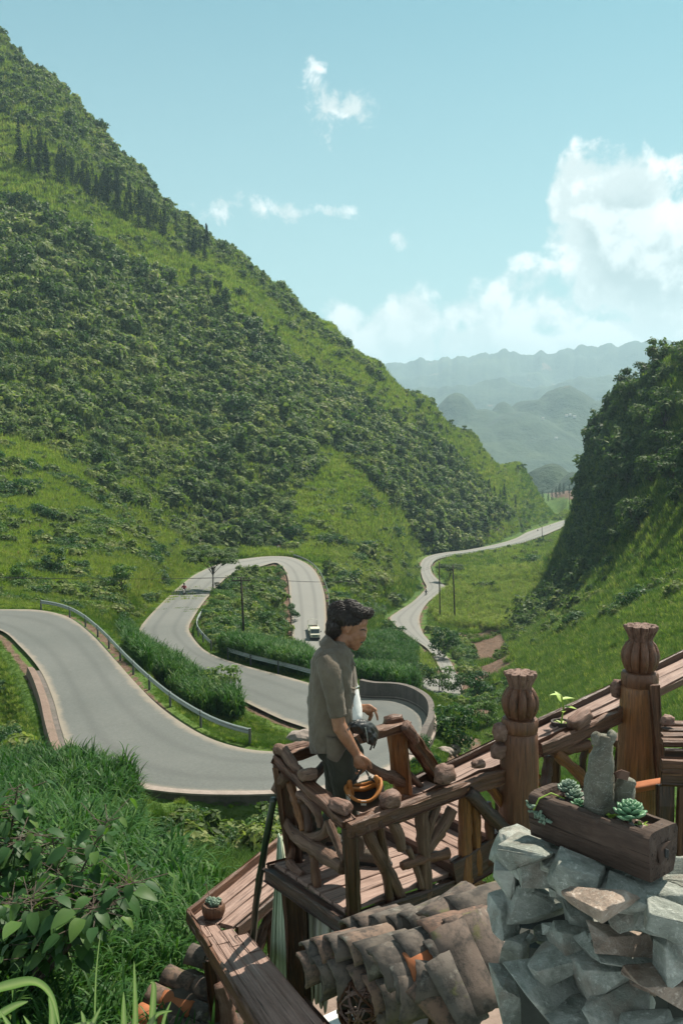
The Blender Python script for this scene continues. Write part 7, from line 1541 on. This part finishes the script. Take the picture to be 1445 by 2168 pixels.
bowl('shell', HR, M_HBLK); bowl('liner', HR * .86, M_TAN if False else plain('dark_liner', (.03, .02, .016), .8), .05)
ths = np.linspace(0, 2 * np.pi, 49); MB().tube([hp(t, rimph(t), HR * .965) for t in ths], .0105, 10, cap=False).build('rim_trim', M_TAN, hel, True); MB().tube([hp(t, rimph(t) - .22, HR * .82) for t in ths], .017, 10, cap=False).build('lining_roll', M_TAN, hel, True)
for th in (2.7, .2): # cheek pads
    b_ = Blob().cap([hp(th, rimph(th) - .5, HR * .78), hp(th, rimph(th) - .1, HR * .82), hp(th, rimph(th) + .25, HR * .86)], [.02, .024, .017]); link('cheek_pad', b_.fuse('cheek_pad', .005, 2), M_TAN, hel)
hand_ = Vector(Mp(768, 1632, -.21))
MB().tube([hp(2.7, rimph(2.7) - .1, HR * .9), hand_ + Vector((-.03, 0, -.03)), hand_ + Vector((-.008, 0, .012)), hand_ + Vector((.02, 0, 0)), hand_ + Vector((.045, 0, -.05)), hp(.5, rimph(.5) - .2, HR * .8)], .007, 6).build('chin_strap', M_NYLON, hel)
MB().box(hand_ + Vector((.042, -.012, -.045)), (.02, .012, .03)).build('buckle', M_DKSTEEL, hel)
def sticker(th, ph, w, h):
    c = hp(th, ph, HR * 1.012); n_ = (c - hcn).normalized(); u = Vector((0, 0, 1)).cross(n_).normalized(); v = n_.cross(u); M_ = Matrix((u, n_, v)).transposed()
    st_ = MB().box(c, (w, .002, h), M_).build('sticker', M_WHITE, hel)
    for (du, dv, a, b_) in [(-.2, .18, .34, .10), (-.3, 0, .1, .34), (-.2, -.18, .34, .10), (.22, .18, .3, .1), (.3, .05, .1, .3), (.2, -.18, .3, .1)]: MB().box(c + n_ * .0015 + u * du * w + v * dv * h, (w * a, .001, h * b_), M_).build('print_mark', M_DKSTEEL, st_)
nv = Vector((-.06, -.97, -.25)); q = nv; th_ = math.atan2(q.dot(by_), q.dot(bx_)); ph_ = math.acos(max(-1, min(1, -q.dot(ax_)))); sticker(th_, ph_, .032, .034)
nv = Vector((-.80, -.58, -.10)).normalized(); th_ = math.atan2(nv.dot(by_), nv.dot(bx_)); ph_ = math.acos(max(-1, min(1, -nv.dot(ax_)))); sticker(th_, ph_, .04, .036)
# ------------------------------------------------------------------ big-leaved shrub and cane blades close to the viewer
LFM = [leaf_mesh('leaf', .15, .052, .16, .35, 7, .10), leaf_mesh('leaf', .13, .05, .22, .55, 7, .12), leaf_mesh('leaf', .17, .055, .10, .2, 7, .1)]
for me in LFM: me.materials.append(M_BROAD)
def leafy_shrub(base, stems, label, nl, s0=1.):
    r = empty('broadleaf_shrub', tuple(base), label=label, cat='shrub'); mb = MB(); k = 0
    for si, S in enumerate(stems):
        P = catmull([tuple(q) for q in S], 8); mb.tube(P, np.linspace(.018, .004, len(P)), 6); n_ = nl
        for i in range(n_):
            t = .22 + .78 * (i + .5) / n_; j = t * (len(P) - 1); a = int(j); p = P[a] + (P[min(a + 1, len(P) - 1)] - P[a]) * (j - a); ang = i * 2.4 + si; off = .04 + .26 * R.random() ** 1.3
            d = np.array((math.cos(ang), math.sin(ang), R.uniform(.0, .5))); e = p + d * off; mb.tube([p, e], .0035, 4)
            o = bpy.data.objects.new('leaf', R.choice(LFM)); COL.objects.link(o); o.parent = r; o.location = Vector(e) - Vector(base); o.rotation_euler = Euler((R.uniform(-.75, .1), R.uniform(-.35, .35), ang - 1.57 + R.uniform(-.3, .3)), 'XYZ'); sc = s0 * R.uniform(.75, 1.25) * (1 if t < .92 else .75) * .95; o.scale = (sc,) * 3
    mb.build('stem', M_TRUNK, r); return r
def S(*pts): return [U(*p) for p in pts]
leafy_shrub(U(60, 2080, 7.0), [S((60,2100,7.0),(120,1960,7.0),(170,1850,7.1),(228,1735,7.2)), S((70,2090,6.9),(160,1950,6.7),(230,1890,6.7),(285,1868,6.7)), S((60,2090,7.1),(90,1960,7.2),(120,1850,7.4),(110,1770,7.5)), S((70,2090,6.8),(150,2000,6.6),(190,1930,6.5),(205,1925,6.5)),
    S((50,2090,7.2),(60,1980,7.4),(70,1880,7.6),(60,1800,7.7)), S((60,2090,6.9),(100,2000,6.7),(90,1930,6.6),(60,1900,6.6))], 'broad-leaved shrub with heart-shaped leaves in the lower left', 62, .95)
leafy_shrub(U(-20, 1900, 7.8), [S((-20,1960,7.8),(10,1850,7.8),(25,1750,7.9),(38,1665,7.9)), S((-30,1960,7.6),(-5,1860,7.6),(30,1800,7.6),(45,1770,7.6)), S((-40,1960,7.6),(-30,1850,7.8),(-15,1760,7.9),(0,1700,8.0)), S((-10,2060,7.2),(0,1980,7.1),(20,1930,7.1),(25,1905,7.0)), S((-40,2060,7.4),(-20,1960,7.4),(-20,1900,7.4))], 'taller broad-leaved shrub cut by the left edge', 56, 1.0)
def blade(parent, pts, w, mat):
    P = catmull([tuple(q) for q in pts], 7); n_ = len(P); T = np.gradient(P, axis=0); T /= np.linalg.norm(T, axis=1)[:, None]; side = np.cross(T, (0.15, 1, .1)); side /= np.linalg.norm(side, axis=1)[:, None]; nrm = np.cross(side, T)
    t = np.linspace(0, 1, n_); ww = w * np.minimum(1, .45 + 2.2 * t) * (1 - t ** 2.6) + .0008
    V = np.stack([P - side * ww[:, None], P - side * ww[:, None] * .12 - nrm * ww[:, None] * .22, P + side * ww[:, None] * .12 - nrm * ww[:, None] * .22, P + side * ww[:, None]], 1).reshape(-1, 3); g = np.arange(len(V)).reshape(n_, 4)
    Q = np.stack([g[:-1, :-1], g[:-1, 1:], g[1:, 1:], g[1:, :-1]], -1).reshape(-1, 4); o = link('blade', mesh_np('blade', V, Q, smooth=True, attr={'tint': np.full(len(V), R.random()), 'tip': np.tile([0, 1, 1, 0], n_)}), mat, parent); return o
M_MAIZE = leaf_mat('maize_blade', [(.0, (.06, .13, .035)), (.5, (.085, .165, .05)), (1, (.12, .20, .07))], .3, .4, .45, .3, tipc=(.26, .30, .17, 1))
mz = empty('maize_plant', tuple(U(150, 2300, 3.3)), label='maize blades arching into the bottom left corner', cat='maize')
for pts, w in [([(-60,2110,3.1),(20,2085,3.1),(75,2078,3.1),(110,2110,3.1),(128,2180,3.1)],.018), ([(110,2240,3.2),(112,2150,3.2),(104,2110,3.2)],.015), ([(284,2280,3.4),(287,2150,3.4),(284,2035,3.4)],.012), ([(318,2280,3.5),(322,2160,3.5),(326,2088,3.5),(318,2080,3.5)],.013), ([(268,2280,3.3),(263,2180,3.3),(262,2100,3.3)],.014),
        ([(-20,2160,3.),(30,2130,3.),(60,2120,3.)],.013), ([(200,2280,3.2),(190,2190,3.2),(215,2130,3.2)],.012), ([(170,2260,3.2),(178,2170,3.2),(172,2140,3.2)],.011), ([(340,2260,3.6),(345,2170,3.6),(362,2120,3.6)],.008), ([(200,2260,3.4),(203,2080,3.4),(213,1975,3.4)],.003), ([(300,2200,3.5),(330,2150,3.5),(365,2140,3.5)],.010), ([(60,2260,3.),(70,2190,3.),(50,2150,3.)],.012),
        ([(240,2300,3.2),(235,2230,3.2),(200,2170,3.2),(150,2170,3.2)],.011), ([(20,2300,2.9),(30,2200,2.9),(0,2140,2.9)],.014)]:
    blade(mz, [U(*q) for q in pts], w, M_MAIZE)
